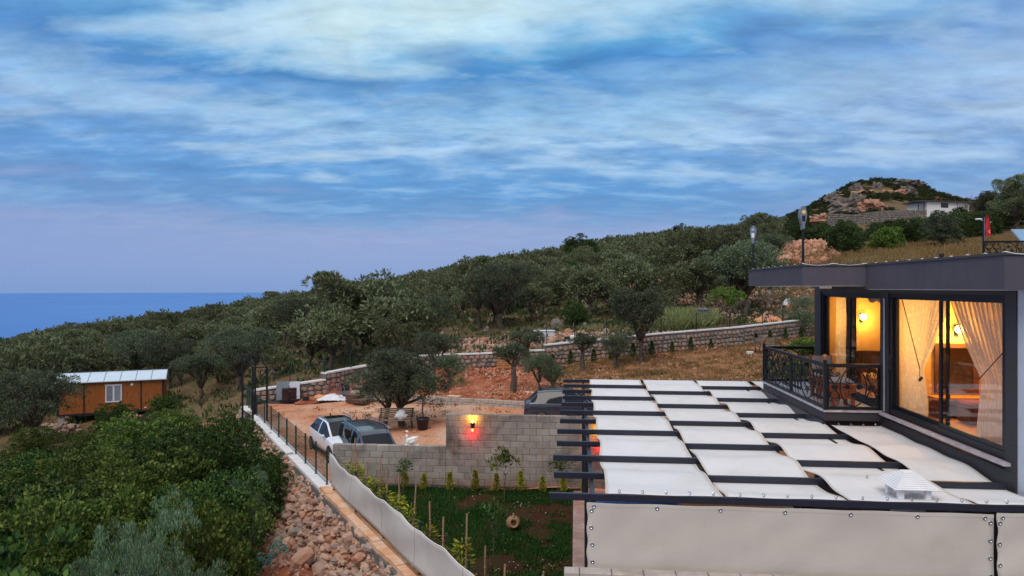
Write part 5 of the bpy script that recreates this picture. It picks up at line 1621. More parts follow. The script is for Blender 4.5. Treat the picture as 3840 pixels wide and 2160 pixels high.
# ------------------------------------------------------------------ cars
def smooth_tab(tab, x):
    """monotone cubic-ish interpolation in a table of (x, v...) rows"""
    xs = [r[0] for r in tab]
    if x <= xs[0]: return tab[0][1:]
    if x >= xs[-1]: return tab[-1][1:]
    for i in range(len(xs) - 1):
        if xs[i] <= x <= xs[i + 1]:
            t = (x - xs[i]) / (xs[i + 1] - xs[i])
            return tuple(a + (b - a) * t for a, b in zip(tab[i][1:], tab[i + 1][1:]))
def make_car(name, label, loc, rz, tab, glass_x, ws, rw, paint, wheel_x, wr, track, rails, roofm=None, scale=1.0, pillars=()):
    """tab rows: x, sill z, belt z, top z, half width, half roof width. Nose at +x."""
    t = thing(name, label, 'car', loc, rz, scale=(scale,) * 3)
    xs = sorted(set([r[0] for r in tab] + list(np.linspace(tab[0][0], tab[-1][0], 31)) + list(glass_x) + list(ws) + list(rw)))
    rings = []
    for x in xs:
        sz, bz, tz, hw, rw_ = smooth_tab(tab, x)
        rings.append([(hw * .90, sz), (hw * .985, sz + .12), (hw, sz + (bz - sz) * .55), (hw * .985, bz - .06), (hw * .95, bz),
                      (rw_ + (hw * .95 - rw_) * .5, bz + (tz - bz) * .56), (rw_, tz - .045), (rw_ * .88, tz - .008), (rw_ * .5, tz + .012), (0, tz + .018)])
    body, gls, roof = MB(), MB(), MB()
    nR = len(rings[0])
    for i in range(len(xs) - 1):
        xm = (xs[i] + xs[i + 1]) / 2
        for k_ in range(nR - 1):
            for s in (1, -1):
                q = [(xs[i], s * rings[i][k_][0], rings[i][k_][1]), (xs[i], s * rings[i][k_ + 1][0], rings[i][k_ + 1][1]),
                     (xs[i + 1], s * rings[i + 1][k_ + 1][0], rings[i + 1][k_ + 1][1]), (xs[i + 1], s * rings[i + 1][k_][0], rings[i + 1][k_][1])]
                if s < 0: q = q[::-1]
                tgt = body
                if 4 <= k_ <= 5 and glass_x[0] < xm < glass_x[1] and not any(p0 < xm < p1 for p0, p1 in pillars): tgt = gls
                if k_ >= 7 and (ws[0] < xm < ws[1] or rw[0] < xm < rw[1]): tgt = gls
                elif k_ >= 7 and roofm and rw[1] < xm < ws[0]: tgt = roof
                tgt.add(q, [(0, 1, 2, 3)])
    for e in (0, -1):
        r_ = rings[e]; x = xs[e]
        P_ = [(x, y, z) for y, z in r_] + [(x, -y, z) for y, z in r_[-2::-1]]
        body.add(P_, [tuple(range(len(P_)))[::(-1 if e == -1 else 1)]])
    L0, L1 = xs[0], xs[-1]
    for z_ in (.2,):
        body.add([(L0 + .1, -.7, z_), (L1 - .1, -.7, z_), (L1 - .1, .7, z_), (L0 + .1, .7, z_)], [(3, 2, 1, 0)])
    bo = body.build('body', paint, t, True); weld(bo)
    go = gls.build('windows', M['car_glass'], t, True); weld(go)
    if roofm: weld(roof.build('roof', roofm, t, True))
    for wx in wheel_x:
        for s in (1, -1):
            y = s * track
            arch = MB(); arch.lathe([(wr * 1.16, 0), (wr * 1.16, .05), (wr * .9, .055)], 20, Matrix.Translation((wx, y + s * .035, wr * 1.0)) @ Matrix.Rotation(R(-90 * s), 4, 'X')); arch.build('wheel_arch', M['car_plastic'], t)
            w_ = MB(); w_.lathe([(wr * .62, -.1), (wr * .95, -.1), (wr, -.06), (wr, .06), (wr * .95, .10), (wr * .64, .105)], 22, Matrix.Translation((wx, y + s * .02, wr)) @ Matrix.Rotation(R(-90 * s), 4, 'X')); wo = w_.build('wheel', M['tyre'], t, True)
            r_ = MB(); MM = Matrix.Translation((wx, y + s * .115, wr)) @ Matrix.Rotation(R(-90 * s), 4, 'X')
            r_.lathe([(wr * .66, 0), (wr * .66, .012), (wr * .58, .012), (wr * .56, 0)], 20, MM); r_.lathe([(.05, 0), (.05, .02), (.02, .025)], 10, MM)
            for q in range(5):
                a = q * 2 * math.pi / 5
                r_.add([MM @ Vector((math.cos(a + d) * rr, math.sin(a + d) * rr, h)) for rr, d, h in ((.03, -.5, .016), (.03, .5, .016), (wr * .6, .12, .008), (wr * .6, -.12, .008))], [(0, 1, 2, 3)])
            r_.build('rim', M['rim'], wo)
    sz, bz, tz, hw, rw_ = smooth_tab(tab, ws[1] - .1)
    for s in (1, -1):
        mb = MB(); mb.cbox((ws[1] - .22, s * (hw + .09), bz + .08), (.12, .18, .13), .03); mb.build('mirror', paint, t)
        f = smooth_tab(tab, L1 - .10)
        mb = MB(); mb.cbox((L1 - .12, s * (f[3] * .82), f[1] - .06), (.2, f[3] * .34, .11), .03); mb.build('headlight', M['headlight'], t)
        f = smooth_tab(tab, L0 + .06)
        mb = MB(); mb.cbox((L0 + .08, s * (f[3] * .82), f[1] - .04), (.14, f[3] * .3, .13), .03); mb.build('tail_light', M['taillight'], t)
        # sill cladding
        mb = MB(); fm = smooth_tab(tab, 0); mb.cbox((0, s * fm[3] * .93, fm[0] + .05), (wheel_x[0] - wheel_x[1] - 2.3 * wr, .1, .14), .02); mb.build('sill', M['car_plastic'], t)
        for hx in (.18, -.75):
            fm = smooth_tab(tab, hx); mb = MB(); mb.cbox((hx, s * (fm[3] * .985 + .012), fm[1] - .12), (.2, .03, .03), .01); mb.build('door_handle', paint, t)
        if rails:
            mb = MB(); z = smooth_tab(tab, -.3)[2]; yy = s * (smooth_tab(tab, -.3)[4] * .92)
            x0, x1 = rw[1] + .12, ws[0] - .18
            mb.tube([(x0, yy, z - .01), (x0 + .12, yy, z + .05), (x1 - .12, yy, z + .05), (x1, yy, z - .01)], .022, 6); mb.build('roof_rail', M[rails], t)
    mb = MB(); mb.add([(rw[1] + .10, -.015, tz), (rw[1] + .32, -.01, tz), (rw[1] + .10, 0, tz + .16)], [(0, 1, 2), (2, 1, 0)])
    zt = smooth_tab(tab, rw[1] + .2)[2]
    mb = MB(); mb.prism([(0, 0), (.2, 0), (.03, .12)], -.018, .018)
    an_ = mb.build('antenna_fin', M['car_plastic'], t, loc=(rw[1] + .08, 0, zt + .015), rot=(R(90), 0, 0))
    mb = MB(); f = smooth_tab(tab, L1 - .02); mb.cbox((L1 - .03, 0, f[1] - .2), (.08, f[3] * 1.1, .16), .02); mb.build('grille', M['car_plastic'], t)
    mb = MB(); mb.cbox((L1 - .04, 0, .34), (.12, f[3] * 1.6, .16), .03); mb.build('bumper', M['car_plastic'], t)
    mb = MB(); mb.cbox((L0 + .05, 0, .38), (.12, f[3] * 1.6, .22), .03); mb.build('bumper', M['car_plastic'], t)
    return t
import bmesh
def weld(o):
    bm_ = bmesh.new(); bm_.from_mesh(o.data); bmesh.ops.remove_doubles(bm_, verts=bm_.verts, dist=.0008)
    bmesh.ops.recalc_face_normals(bm_, faces=bm_.faces) if False else None
    bm_.to_mesh(o.data); bm_.free()
SUV = [(-2.10, .42, .78, .84, .70, .55), (-2.02, .36, .92, 1.0, .80, .60), (-1.86, .30, 1.02, 1.10, .86, .60), (-1.50, .27, 1.01, 1.44, .89, .60), (-1.1, .26, 1.0, 1.51, .90, .62), (-.3, .25, .985, 1.53, .90, .63), (.15, .25, .97, 1.47, .90, .62),
       (.95, .26, .94, 1.0, .89, .70), (1.4, .28, .90, .95, .87, .68), (1.85, .32, .80, .87, .82, .62), (2.05, .38, .68, .74, .72, .55), (2.12, .42, .60, .66, .62, .48)]
def yardz(x, y): return z_in(x, y) + .03
def heading(dx_, dy_): return math.atan2(dy_, dx_)
make_car('parked_suv', 'white compact suv with dark panoramic roof parked by the fence', (-6.95, 27.5, yardz(-6.95, 27.5) - .05), heading(.62, -1.0), SUV, (-1.80, .90), (.15, .95), (-1.86, -1.50), M['paint_white'], (1.30, -1.30), .33, .80, 'steel_chrome', M['car_glass'], .90, pillars=((-.42, -.33), (-1.32, -1.24)))
VAN = [(-2.20, .45, .9, 1.0, .72, .6), (-2.14, .38, 1.05, 1.70, .84, .66), (-2.05, .30, 1.08, 1.78, .89, .68), (-1.4, .27, 1.08, 1.82, .91, .70), (-.2, .26, 1.07, 1.83, .91, .70), (.45, .26, 1.05, 1.77, .91, .68), (.75, .26, 1.04, 1.66, .91, .66),
       (1.40, .27, 1.02, 1.10, .90, .72), (1.8, .3, .98, 1.04, .88, .70), (2.08, .34, .82, .90, .80, .60), (2.2, .40, .64, .70, .70, .55)]
make_car('parked_van', 'dark grey high-roofed van with roof rails behind the block wall', (-5.30, 25.5, yardz(-5.30, 25.5) - .1), heading(.55, -1.0), VAN, (-2.0, 1.25), (.75, 1.40), (-2.20, -2.12), M['paint_grey'], (1.38, -1.36), .33, .80, 'steel_chrome', None, .89, pillars=((-.1, .02), (-1.25, -1.1), (.62, .74)))
make_car('parked_suv', 'dark blue grey suv half hidden behind the pergola beam ends', (2.65, 31.0, yardz(2.65, 31) - .02), heading(1.0, -.02), SUV, (-1.80, .90), (.15, .95), (-1.86, -1.50), M['paint_dark'], (1.32, -1.32), .35, .80, 'car_plastic', None, 1.0, pillars=((-.42, -.33), (-1.32, -1.24)))

# ------------------------------------------------------------------ benches
def bench(label, loc, rz, s=1.0):
    t = thing('park_bench', label, 'bench', loc, rz, scale=(s, s, s))
    Lb = 1.55
    for k_ in range(5):
        mb = MB(); mb.cbox((0, -.18 + k_ * .095, .43 - .006 * k_), (Lb, .075, .03), .006); mb.build('seat_slat', M['wood_old'], t)
    for k_ in range(5):
        mb = MB(); mb.cbox((0, .25 + k_ * .025, .52 + k_ * .085), (Lb, .028, .07), .006); mb.build('back_slat', M['wood_old'], t)
    for sx in (-1, 1):
        x = sx * (Lb / 2 - .08); mb = MB()
        mb.tube([(x, -.26, 0), (x, -.20, .18), (x, -.23, .40), (x, .22, .40), (x, .34, .90)], .022, 6); mb.tube([(x, .32, 0), (x, .24, .2), (x, .22, .40)], .022, 6)
        mb.tube([(x, -.22, .41), (x, -.30, .52), (x, -.27, .62), (x, -.18, .64), (x, .05, .62), (x, .27, .60)], .02, 6)
        mb.tube([(x, -.30, .56), (x, -.24, .52), (x, -.20, .57), (x, -.24, .60)], .015, 5)
        mb.build('bench_end', M['black_iron'], t)
    return t
bz = yardz(-4.75, 30.4)
bench('wooden slat bench with iron arms under the big olive', (-5.15, 30.3, bz), R(2))
bench('weathered wooden bench standing on the dry slope below the stone wall', (16.5, 44.0, z_in(16.5, 44.0) + .02), R(12), 1.05)
# bag on bench
t = thing('plastic_sack', 'white knotted plastic sack sitting on the bench', 'sack', (-4.93, 30.25, bz + .44))
mb = MB(); rg = random.Random(5)
def blob(mb, c, r, seed, n=14, m=9, amp=.15, fr=2.2):
    def fn(u, v):
        a = u * 2 * math.pi; b = (v - .5) * math.pi
        d = Vector((math.cos(a) * math.cos(b), math.sin(a) * math.cos(b), math.sin(b)))
        k_ = 1 + amp * mnoise.noise(d * fr + Vector((seed, 0, 0))) + amp * .5 * mnoise.noise(d * fr * 2.3 + Vector((0, seed, 0)))
        return (c[0] + d.x * r[0] * k_, c[1] + d.y * r[1] * k_, c[2] + d.z * r[2] * k_)
    return mb.grid(fn, n, m)
blob(mb, (0, 0, .16), (.25, .14, .17), 3, 18, 12, .45, 2.6); blob(mb, (.03, .02, .30), (.17, .10, .14), 4, 14, 10, .5); mb.build('bag', M['sack_white'], t, True)
# potted olive
t = thing('potted_olive', 'young olive in a black plastic pot beside the bench', 'potted tree', (-3.95, 30.2, yardz(-3.95, 30.2)))
mb = MB(); mb.lathe([(.19, 0), (.22, .02), (.27, .42), (.30, .44), (.30, .50), (.27, .50), (.25, .44)], 18); mb.build('pot', M['black_plastic'], t, True)
mb = MB(); mb.lathe([(.0, .43), (.255, .44), (.0, .45)], 14); mb.build('soil', M['pot_soil_mouth_shade'], t)
mb = MB(); limb(mb, (0, 0, .42), (-.02, 0, 1.5), .04, .03, .04, rng, 6, 7); limb(mb, (0, 0, 1.2), (-.25, .1, 1.9), .022, .008, .04, rng); limb(mb, (0, 0, 1.3), (.2, -.1, 2.0), .022, .008, .04, rng); mb.build('trunk', M['bark'], t, True)
Vn, Qn = crown_np([(0, 0, 1.75, .48, .45, .5), (-.3, 0, 1.55, .3, .3, .3), (.25, .1, 2.05, .35, .3, .35)], 190, 18, .10, .10, .03, 77)
place('crown', np_mesh('crown', Vn, Qn, M['leaf_olive']), t)
# swan planter on the wall
p_ = H(-4.75, WALL_B + .09, -4.9)
t = thing('swan_planter', 'white swan-shaped planter standing on the low part of block wall', 'planter', p_, R(-4), scale=(.74, .74, .80))
mb = MB(); mb.cbox((.05, 0, .018), (.62, .24, .03), .008); mb.build('base_slab', M['coping_white'], t)
mb = MB()
def swan(u, v):
    a = u * 2 * math.pi; x = -.22 + .50 * v
    r_ = math.sin(math.pi * min(1, max(0, (v * .92 + .06)))) ** .6
    z = .17 + .04 * (v - .5) * 2
    return (x, math.cos(a) * .15 * r_, z + math.sin(a) * .145 * r_ + (.09 * v ** 3))
mb.grid(swan, 18, 12); mb.build('body', M['swan_white'], t, True)
mb = MB(); mb.tube([(-.12, 0, .16), (-.19, 0, .24), (-.20, 0, .33), (-.165, 0, .42), (-.155, 0, .50), (-.19, 0, .54), (-.235, 0, .52)], [.09, .075, .055, .045, .042, .046, .036], 10); mb.build('neck', M['swan_white'], t, True)
mb = MB(); mb.tube([(-.235, 0, .52), (-.265, 0, .49), (-.28, 0, .46)], [.024, .016, .006], 7); mb.build('beak', M['terracotta'], t)
for s in (-1, 1):
    mb = MB()
    for f in range(5):
        mb.tube([(-.10, s * .13, .10 + f * .03), (.05, s * (.165 - .01 * f), .12 + f * .035), (.20, s * .15, .19 + f * .03), (.31 - .01 * f, s * .10, .27 + f * .022)], [.010, .020, .018, .006], 6)
    mb.build('wing', M['swan_white'], t, True)
# jar lying in the lawn
jp = W(1925, 2000, 17.3); jp.z = z_in(jp.x, jp.y)
t = thing('clay_jar', 'clay amphora lying on the lawn with its mouth towards the viewer', 'jar', (jp.x, jp.y, jp.z + .16))
MJ = Matrix.Rotation(R(180 - 2), 4, 'Z') @ Matrix.Rotation(R(-74), 4, 'X')
MJ = Matrix.Rotation(R(3), 4, 'Z') @ Matrix.Rotation(R(72), 4, 'X')
prof = [(.07, -.52), (.085, -.50), (.10, -.38), (.155, -.22), (.185, -.05), (.175, .08), (.12, .19), (.085, .235), (.085, .27), (.115, .30), (.12, .32), (.10, .325), (.07, .30), (.066, .24)]
mb = MB(); mb.lathe(prof, 22, MJ); mb.build('body', M['terracotta'], t, True)
mb = MB(); mb.lathe([(.0, .22), (.068, .235), (.066, .25), (.0, .245)], 16, MJ); mb.build('mouth_shade_plug', M['pot_soil_mouth_shade'], t)  # dark plug stands in for the shade inside the mouth, coloured like pot soil
for s in (0,):
    mb = MB(); mb.tube([MJ @ Vector((0, .10, .22)), MJ @ Vector((0, .20, .16)), MJ @ Vector((0, .22, .02)), MJ @ Vector((0, .17, -.06))], .022, 7); mb.build('handle', M['terracotta'], t, True)
mb = MB(); mb.tube([MJ @ Vector((0, .12, -.28)), MJ @ Vector((0, .16, -.36)), MJ @ Vector((0, .10, -.48))], .02, 7); mb.build('handle', M['terracotta'], t, True)

# ------------------------------------------------------------------ things heaped along the left stone wall
def yz(px, py, Y): p = W(px, py, Y); return Vector((p.x, p.y, yardz(p.x, p.y)))
p_ = yz(1085, 1500, 38.2)
t = thing('tile_stack', 'tall stack of dark red roof tiles leaning by the stone wall', 'tile stack', p_, R(20))
for c_ in range(2):
    for k_ in range(15):
        mb = MB(); mb.cbox((-.2 + c_ * .40 + rng.uniform(-.015, .015), rng.uniform(-.02, .02), .03 + k_ * .052), (.38, .3, .042), .014); mb.build('tile', M['dark_tile'], t)
p_ = yz(1108, 1500, 38.3)
t = thing('tile_stack', 'short stack of dark tiles beside the white board', 'tile stack', p_ + Vector((.55, .1, 0)), R(20))
for k_ in range(5):
    mb = MB(); mb.cbox((0, 0, .03 + k_ * .052), (.36, .3, .042), .014); mb.build('tile', M['dark_tile'], t)
p_ = yz(1060, 1500, 38.8)
t = thing('leaning_board', 'grey weathered board standing against the stone wall', 'board', p_, R(20)); mb = MB(); mb.cbox((0, .1, .52), (.68, .03, 1.05), .006, M=Matrix.Rotation(R(-9), 3, 'X')); mb.build('sheet', M['grey_board'], t)
p_ = yz(1100, 1500, 39.0)
t = thing('leaning_board', 'white panel leaning against the stone wall', 'board', p_, R(20)); mb = MB(); mb.cbox((.08, .1, .48), (.56, .03, 1.0), .006, M=Matrix.Rotation(R(-9), 3, 'X')); mb.build('sheet', M['white_board'], t)
p_ = yz(1330, 1497, 37.0)
t = thing('board_stack', 'stack of dark brown shutter boards on the yard', 'board stack', p_, R(-28))
for c_, n_ in ((0, 7), (.55, 4)):
    for k_ in range(n_):
        mb = MB(); mb.cbox((c_ + rng.uniform(-.03, .03), -c_ * .3 + rng.uniform(-.03, .03), .04 + k_ * .062), (.8, .55, .05), .008, rng.uniform(-.04, .04)); mb.build('board', M['brown_board'], t)
p_ = yz(1250, 1500, 38.0)
t = thing('plastic_sheet', 'crumpled white plastic sheet heaped on the yard', 'sheet', p_)
mb = MB(); mb.grid(lambda u, v: (-.85 + 1.7 * u, -.55 + 1.1 * v, .05 + .34 * math.sin(math.pi * u) * math.sin(math.pi * v) * abs(mnoise.noise(Vector((u * 5, v * 5, 1.0))) + .55) + .05 * mnoise.noise(Vector((u * 14, v * 14, 0)))), 34, 22); ob = mb.build('cloth', M['sack_white'], t, True)
p_ = yz(1200, 1500, 38.2)
t = thing('yellow_sack', 'yellow orange sack lying beside the white plastic sheet', 'sack', p_)
mb = MB(); blob(mb, (0, 0, .14), (.36, .22, .17), 9, 16, 10, .25); mb.build('bag', M['tarp_orange'], t, True)
p_ = yz(1250, 1500, 37.9)
t = thing('rusty_rack', 'rusty welded grid of bars standing on the plastic sheet', 'rack', p_, R(10))
mb = MB(); MR_ = Matrix.Rotation(R(-38), 3, 'X')
for k_ in range(3): mb.tube([MR_ @ Vector((-.42 + .42 * k_ + .14 * (1 - k_), 0, 1.25)), MR_ @ Vector((-.5 + .5 * k_, 0, 0))], .016, 5)
mb.build('upright', M['rust'], t)
for k_ in range(6):
    mb = MB(); z = .08 + k_ * .22; w_ = .5 - z * .16; mb.tube([MR_ @ Vector((-w_, 0, z)), MR_ @ Vector((w_, 0, z))], .014, 5); mb.build('bar', M['rust'], t)
p_ = yz(1292, 1470, 39.3)
t = thing('black_crate', 'black plastic crate in front of the stone wall', 'crate', p_, R(15)); mb = MB(); mb.cbox((0, 0, .45), (.55, .4, .42), .02); mb.build('shell', M['black_plastic'], t)
mb = MB(); mb.b2(-.3, .3, -.22, .22, 0, .235); mb.build('support', M['grey_board'], t)
p_ = yz(1275, 1478, 38.8)
t = thing('bent_pipe_frame', 'pale bent pipe frame among the heaped scrap', 'frame', p_)
for k_ in range(2):
    mb = MB(); mb.tube([(-.25 + k_ * .28, 0, 0), (-.2 + k_ * .28, 0, .5), (-.12 + k_ * .28, 0, .58), (-.04 + k_ * .28, 0, .5), (0.02 + k_ * .28, 0, 0)], .018, 5); mb.build('hoop', M['galv'], t)
p_ = yz(1340, 1470, 39.4)
t = thing('scrap_planks', 'loose pale planks lying near the black crate', 'planks', p_)
for k_ in range(3):
    mb = MB(); mb.cbox((.1 * k_, .1 * k_, .3 + .03 * k_), (1.2, .09, .025), .004, R(15 * k_ - 10)); mb.build('plank', M['wood_old'], t)
mb = MB(); mb.b2(-.3, .4, .0, .25, 0, .285); mb.build('support', M['brown_board'], t)
# pallet on the red bank
pp = Vector((-.45, 44.2, z_in(-.45, 44.2)))
t = thing('wooden_pallet', 'new wooden pallet stood on edge against the stone wall', 'pallet', pp, R(8))
for k_ in range(6):
    mb = MB(); mb.cbox((0, -.03, .12 + k_ * .15), (1.1, .022, .10), .004); mb.build('board', M['wood_pallet'], t)
for x in (-.48, 0, .48):
    mb = MB(); mb.cbox((x, .04, .5), (.09, .08, .98), .006); mb.build('bearer', M['wood_pallet'], t)
t = thing('paving_slab', 'pale slab lying on the block edging', 'slab', (-3.0, 35.5, -5.62), R(-15)); mb = MB(); mb.cbox((0, 0, 0), (.7, .3, .05), .01); mb.build('slab', M['slab_warm'], t)
t = thing('pvc_pipe', 'pale plastic pipe lying on the dry slope above the dark car', 'pipe', (1.2, 36.3, z_in(1.2, 36.3) + .05), R(-12)); mb = MB(); mb.tube([(-.5, 0, 0), (.5, 0, 0)], .03, 7); mb.build('pipe', M['galv'], t)
t = thing('paving_block', 'small pale concrete block beside the slope bench', 'block', (15.3, 43.9, z_in(15.3, 43.9) + .1), R(8)); mb = MB(); mb.cbox((0, 0, 0), (.4, .2, .2), .01); mb.build('block', M['coping_white'], t)
# behind the stone wall: pallets of slabs, tarps, white tank box
def behind(px, py, Y):
    p = W(px, py, Y); return Vector((p.x, p.y, hz(p.x, p.y)))
p_ = behind(2640, 1230, 53)
t = thing('slab_pallet', 'grey pallet stack of slabs behind the stone wall fence', 'pallet stack', p_, R(8))
for k_ in range(11):
    mb = MB(); mb.cbox((rng.uniform(-.06, .06) - (.1 if k_ > 7 else 0), rng.uniform(-.05, .05), .06 + k_ * .115), (.95 - .3 * (k_ > 8), .8, .10), .01, rng.uniform(-.05, .05)); mb.build('slab', M['grey_board'], t)
p_ = behind(2590, 1235, 53)
t = thing('plank_pile', 'loose pile of grey planks left of the slab pallet', 'planks', p_, R(4))
for k_ in range(9):
    mb = MB(); mb.cbox((rng.uniform(-.5, .3) - .4, rng.uniform(-.2, .3), .06 + k_ * .05), (rng.uniform(1.6, 2.6), .12, .04), .005, rng.uniform(-.12, .12)); mb.build('plank', M['grey_board'], t)
def tarp(name, lab, loc, sx, sy, h, m, seed, cat='tarp'):
    t = thing(name, lab, cat, loc)
    def fn(u, v):
        n_ = mnoise.fractal(Vector((u * 3 + seed, v * 3, seed)), .9, 2, 3)
        return ((u - .5) * sx, (v - .5) * sy, -.08 + h * (math.sin(math.pi * u) * math.sin(math.pi * v)) ** .5 * max(.15, .55 + .9 * n_))
    mb = MB(); mb.grid(fn, 40, 20); mb.build('cloth', m, t, True)
    return t
tarp('orange_tarp', 'crumpled orange tarpaulin over a heap behind the stone wall', behind(2870, 1215, 56), 3.0, 1.6, .9, M['tarp_orange'], 2)
tarp('pink_sheet', 'pink sheet draped at the right of the orange tarpaulin', behind(2895, 1200, 56.8), 1.5, .8, .85, M['tarp_pink'], 6)
tarp('blue_bag', 'pale blue plastic bag caught on the slope behind the fence', behind(2955, 1150, 62), .9, .6, .7, M['sack_white'], 8, 'bag')
t = thing('red_plank', 'dark red plank resting along the stone wall top', 'plank', behind(2712, 1228, 52.6) + Vector((0, 0, .12)), R(12)); mb = MB(); mb.cbox((0, 0, 0), (1.6, .2, .05), .006); mb.build('plank', M['red_paint'], t)
p_ = behind(2030, 1265, 49.5)
t = thing('white_panel_box', 'long white insulated panel lying behind the stone wall', 'panel', p_, R(10)); mb = MB(); mb.cbox((0, 0, .38), (1.75, .9, .55), .02); mb.build('box', M['white_board'], t)
mb = MB(); mb.cbox((0, 0, .70), (1.9, 1.0, .07), .02); mb.build('lid', M['white_board'], t)
mb = MB(); mb.b2(-.7, .7, -.3, .3, -.2, .104); mb.build('support', M['grey_board'], t)
p_ = behind(2142, 1282, 48.3)
t = thing('water_pump', 'small dark pump with white tank behind the fence', 'pump', p_, R(5)); mb = MB(); mb.cbox((-.3, 0, .2), (.35, .3, .35), .04); mb.build('motor', M['black_plastic'], t); mb = MB(); mb.cbox((.12, 0, .28), (.4, .35, .4), .08); mb.build('tank', M['white_paint'], t)
# ------------------------------------------------------------------ timber cabin on the left
cabl = Vector((-32.4, 48.6, -9.17)); cabr = Vector((-26.1, 51.2, -9.17))
ex = (cabr - cabl).normalized(); CL = (cabr - cabl).length; crz = math.atan2(ex.y, ex.x)
cab = thing('cabin', 'brown timber-clad container cabin with pale ribbed metal roof', 'cabin', cabl, crz)
CH = 2.40; CD = 2.45
mb = MB(); mb.b2(.04, CL - .04, .04, CD - .04, .10, CH - .04); mb.build('inner_shell', M['dark_steel'], cab)
px_ = [.09, 1.80, 4.9, CL - .09]
px_ = [.09, CL * .243, CL * .777, CL - .09]
for x0, x1 in zip(px_, px_[1:]):
    mb = MB(); mb.b2(x0 + .035, x1 - .035, -.004, .035, .13, CH - .1); mb.build('wall_panel', M['cabin_panel'], cab)
mb = MB(); mb.b2(CL - .035, CL + .004, .09, CD - .09, .13, CH - .1); mb.build('wall_panel', M['cabin_panel'], cab)
mb = MB(); mb.b2(-.004, .035, .09, CD - .09, .13, CH - .1); mb.build('wall_panel', M['cabin_panel'], cab)
for x in (0.045, CL * .243, CL * .777, CL - .045):
    mb = MB(); mb.b2(x - .045, x + .045, -.02, .06, 0, CH); mb.build('corner_post', M['dark_steel'], cab)
for x in (0.045, CL - .045):
    mb = MB(); mb.b2(x - .045, x + .045, CD - .06, CD + .02, 0, CH); mb.build('corner_post', M['dark_steel'], cab)
mb = MB(); mb.b2(-.01, CL + .01, -.03, .05, 0, .12); mb.b2(CL - .05, CL + .012, .051, CD, 0, .12); mb.b2(-.01, CL + .01, -.028, .05, CH - .1, CH); mb.b2(CL - .05, CL + .012, .051, CD, CH - .1, CH); mb.build('frame_rail', M['dark_steel'], cab)
# gable ends and roof sheets
for x in (.0, CL):
    mb = MB(); mb.add([(x, 0, CH), (x, CD, CH), (x, CD / 2, CH + .5), (x + .05, 0, CH), (x + .05, CD, CH), (x + .05, CD / 2, CH + .5)], [(0, 2, 1), (3, 4, 5), (0, 3, 5, 2), (1, 2, 5, 4)]); mb.build('gable', M['cabin_panel'], cab)
ns = 7
for k_ in range(ns):
    for s in (0, 1):
        x0 = -.12 + (CL + .3) * k_ / ns; x1 = -.12 + (CL + .3) * (k_ + 1) / ns - .02
        y0 = -.18 if s == 0 else CD + .18; y1 = CD / 2; z0 = CH - .03; z1 = CH + .54
        mb = MB(); V_ = [(x0, y0, z0), (x1, y0, z0), (x1, y1, z1), (x0, y1, z1)]; V_ += [(x, y, z + .035) for x, y, z in V_]
        Fs = [(3, 2, 1, 0), (4, 5, 6, 7), (0, 1, 5, 4), (1, 2, 6, 5), (2, 3, 7, 6), (3, 0, 4, 7)]
        mb.add(V_, Fs); ro = mb.build('roof_sheet', M['sheet_metal'], cab)
        mb = MB(); mb.beam((x1, y0, z0 + .05), (x1, y1, z1 + .05), .035, .035); mb.build('seam', M['galv'], ro)
mb = MB(); mb.beam((-.14, CD / 2, CH + .585), (CL + .2, CD / 2, CH + .585), .16, .03); mb.build('ridge_cap', M['dark_steel'], cab)
mb = MB(); mb.beam((-.14, -.19, CH - .03), (CL + .2, -.19, CH - .03), .05, .06); mb.build('gutter', M['white_board'], cab)
mb = MB(); x0, x1 = CL * .44, CL * .595; z0, z1 = .82, 2.08
mb.b2(x0, x1, -.05, -.006, z0, z0 + .08); mb.b2(x0, x1, -.05, -.006, z1 - .08, z1); mb.b2(x0, x0 + .08, -.05, -.006, z0 + .08, z1 - .08); mb.b2(x1 - .08, x1, -.05, -.006, z0 + .08, z1 - .08); mb.b2((x0 + x1) / 2 - .06, (x0 + x1) / 2 + .06, -.05, -.006, z0 + .08, z1 - .08); mb.b2(x0 - .04, x1 + .04, -.07, -.006, z1, z1 + .04)
wi = mb.build('window_frame', M['pvc_window'], cab)
for xa, xb in ((x0 + .08, (x0 + x1) / 2 - .06), ((x0 + x1) / 2 + .06, x1 - .08)):
    mb = MB(); mb.b2(xa, xb, -.025, -.012, z0 + .08, z1 - .08); mb.build('pane', M['grey_board'], wi)
mb = MB(); mb.lathe([(.10, 0), (.10, .03), (.07, .05)], 14, Matrix.Translation((CL * .69, -.004, 2.05)) @ Matrix.Rotation(R(90), 4, 'X')); mb.build('round_lamp', M['white_paint'], cab)
mb = MB(); mb.cbox((CL * .82, -.02, .3), (.14, .05, .07), .01); mb.build('socket', M['white_paint'], cab)
for x in (.25, CL * .5, CL - .3):
    for y in (.2, CD - .2):
        mb = MB(); mb.b2(x - .2, x + .2, y - .1, y + .1, -1.4, -.003); mb.build('footing', M['block_pale'], cab)
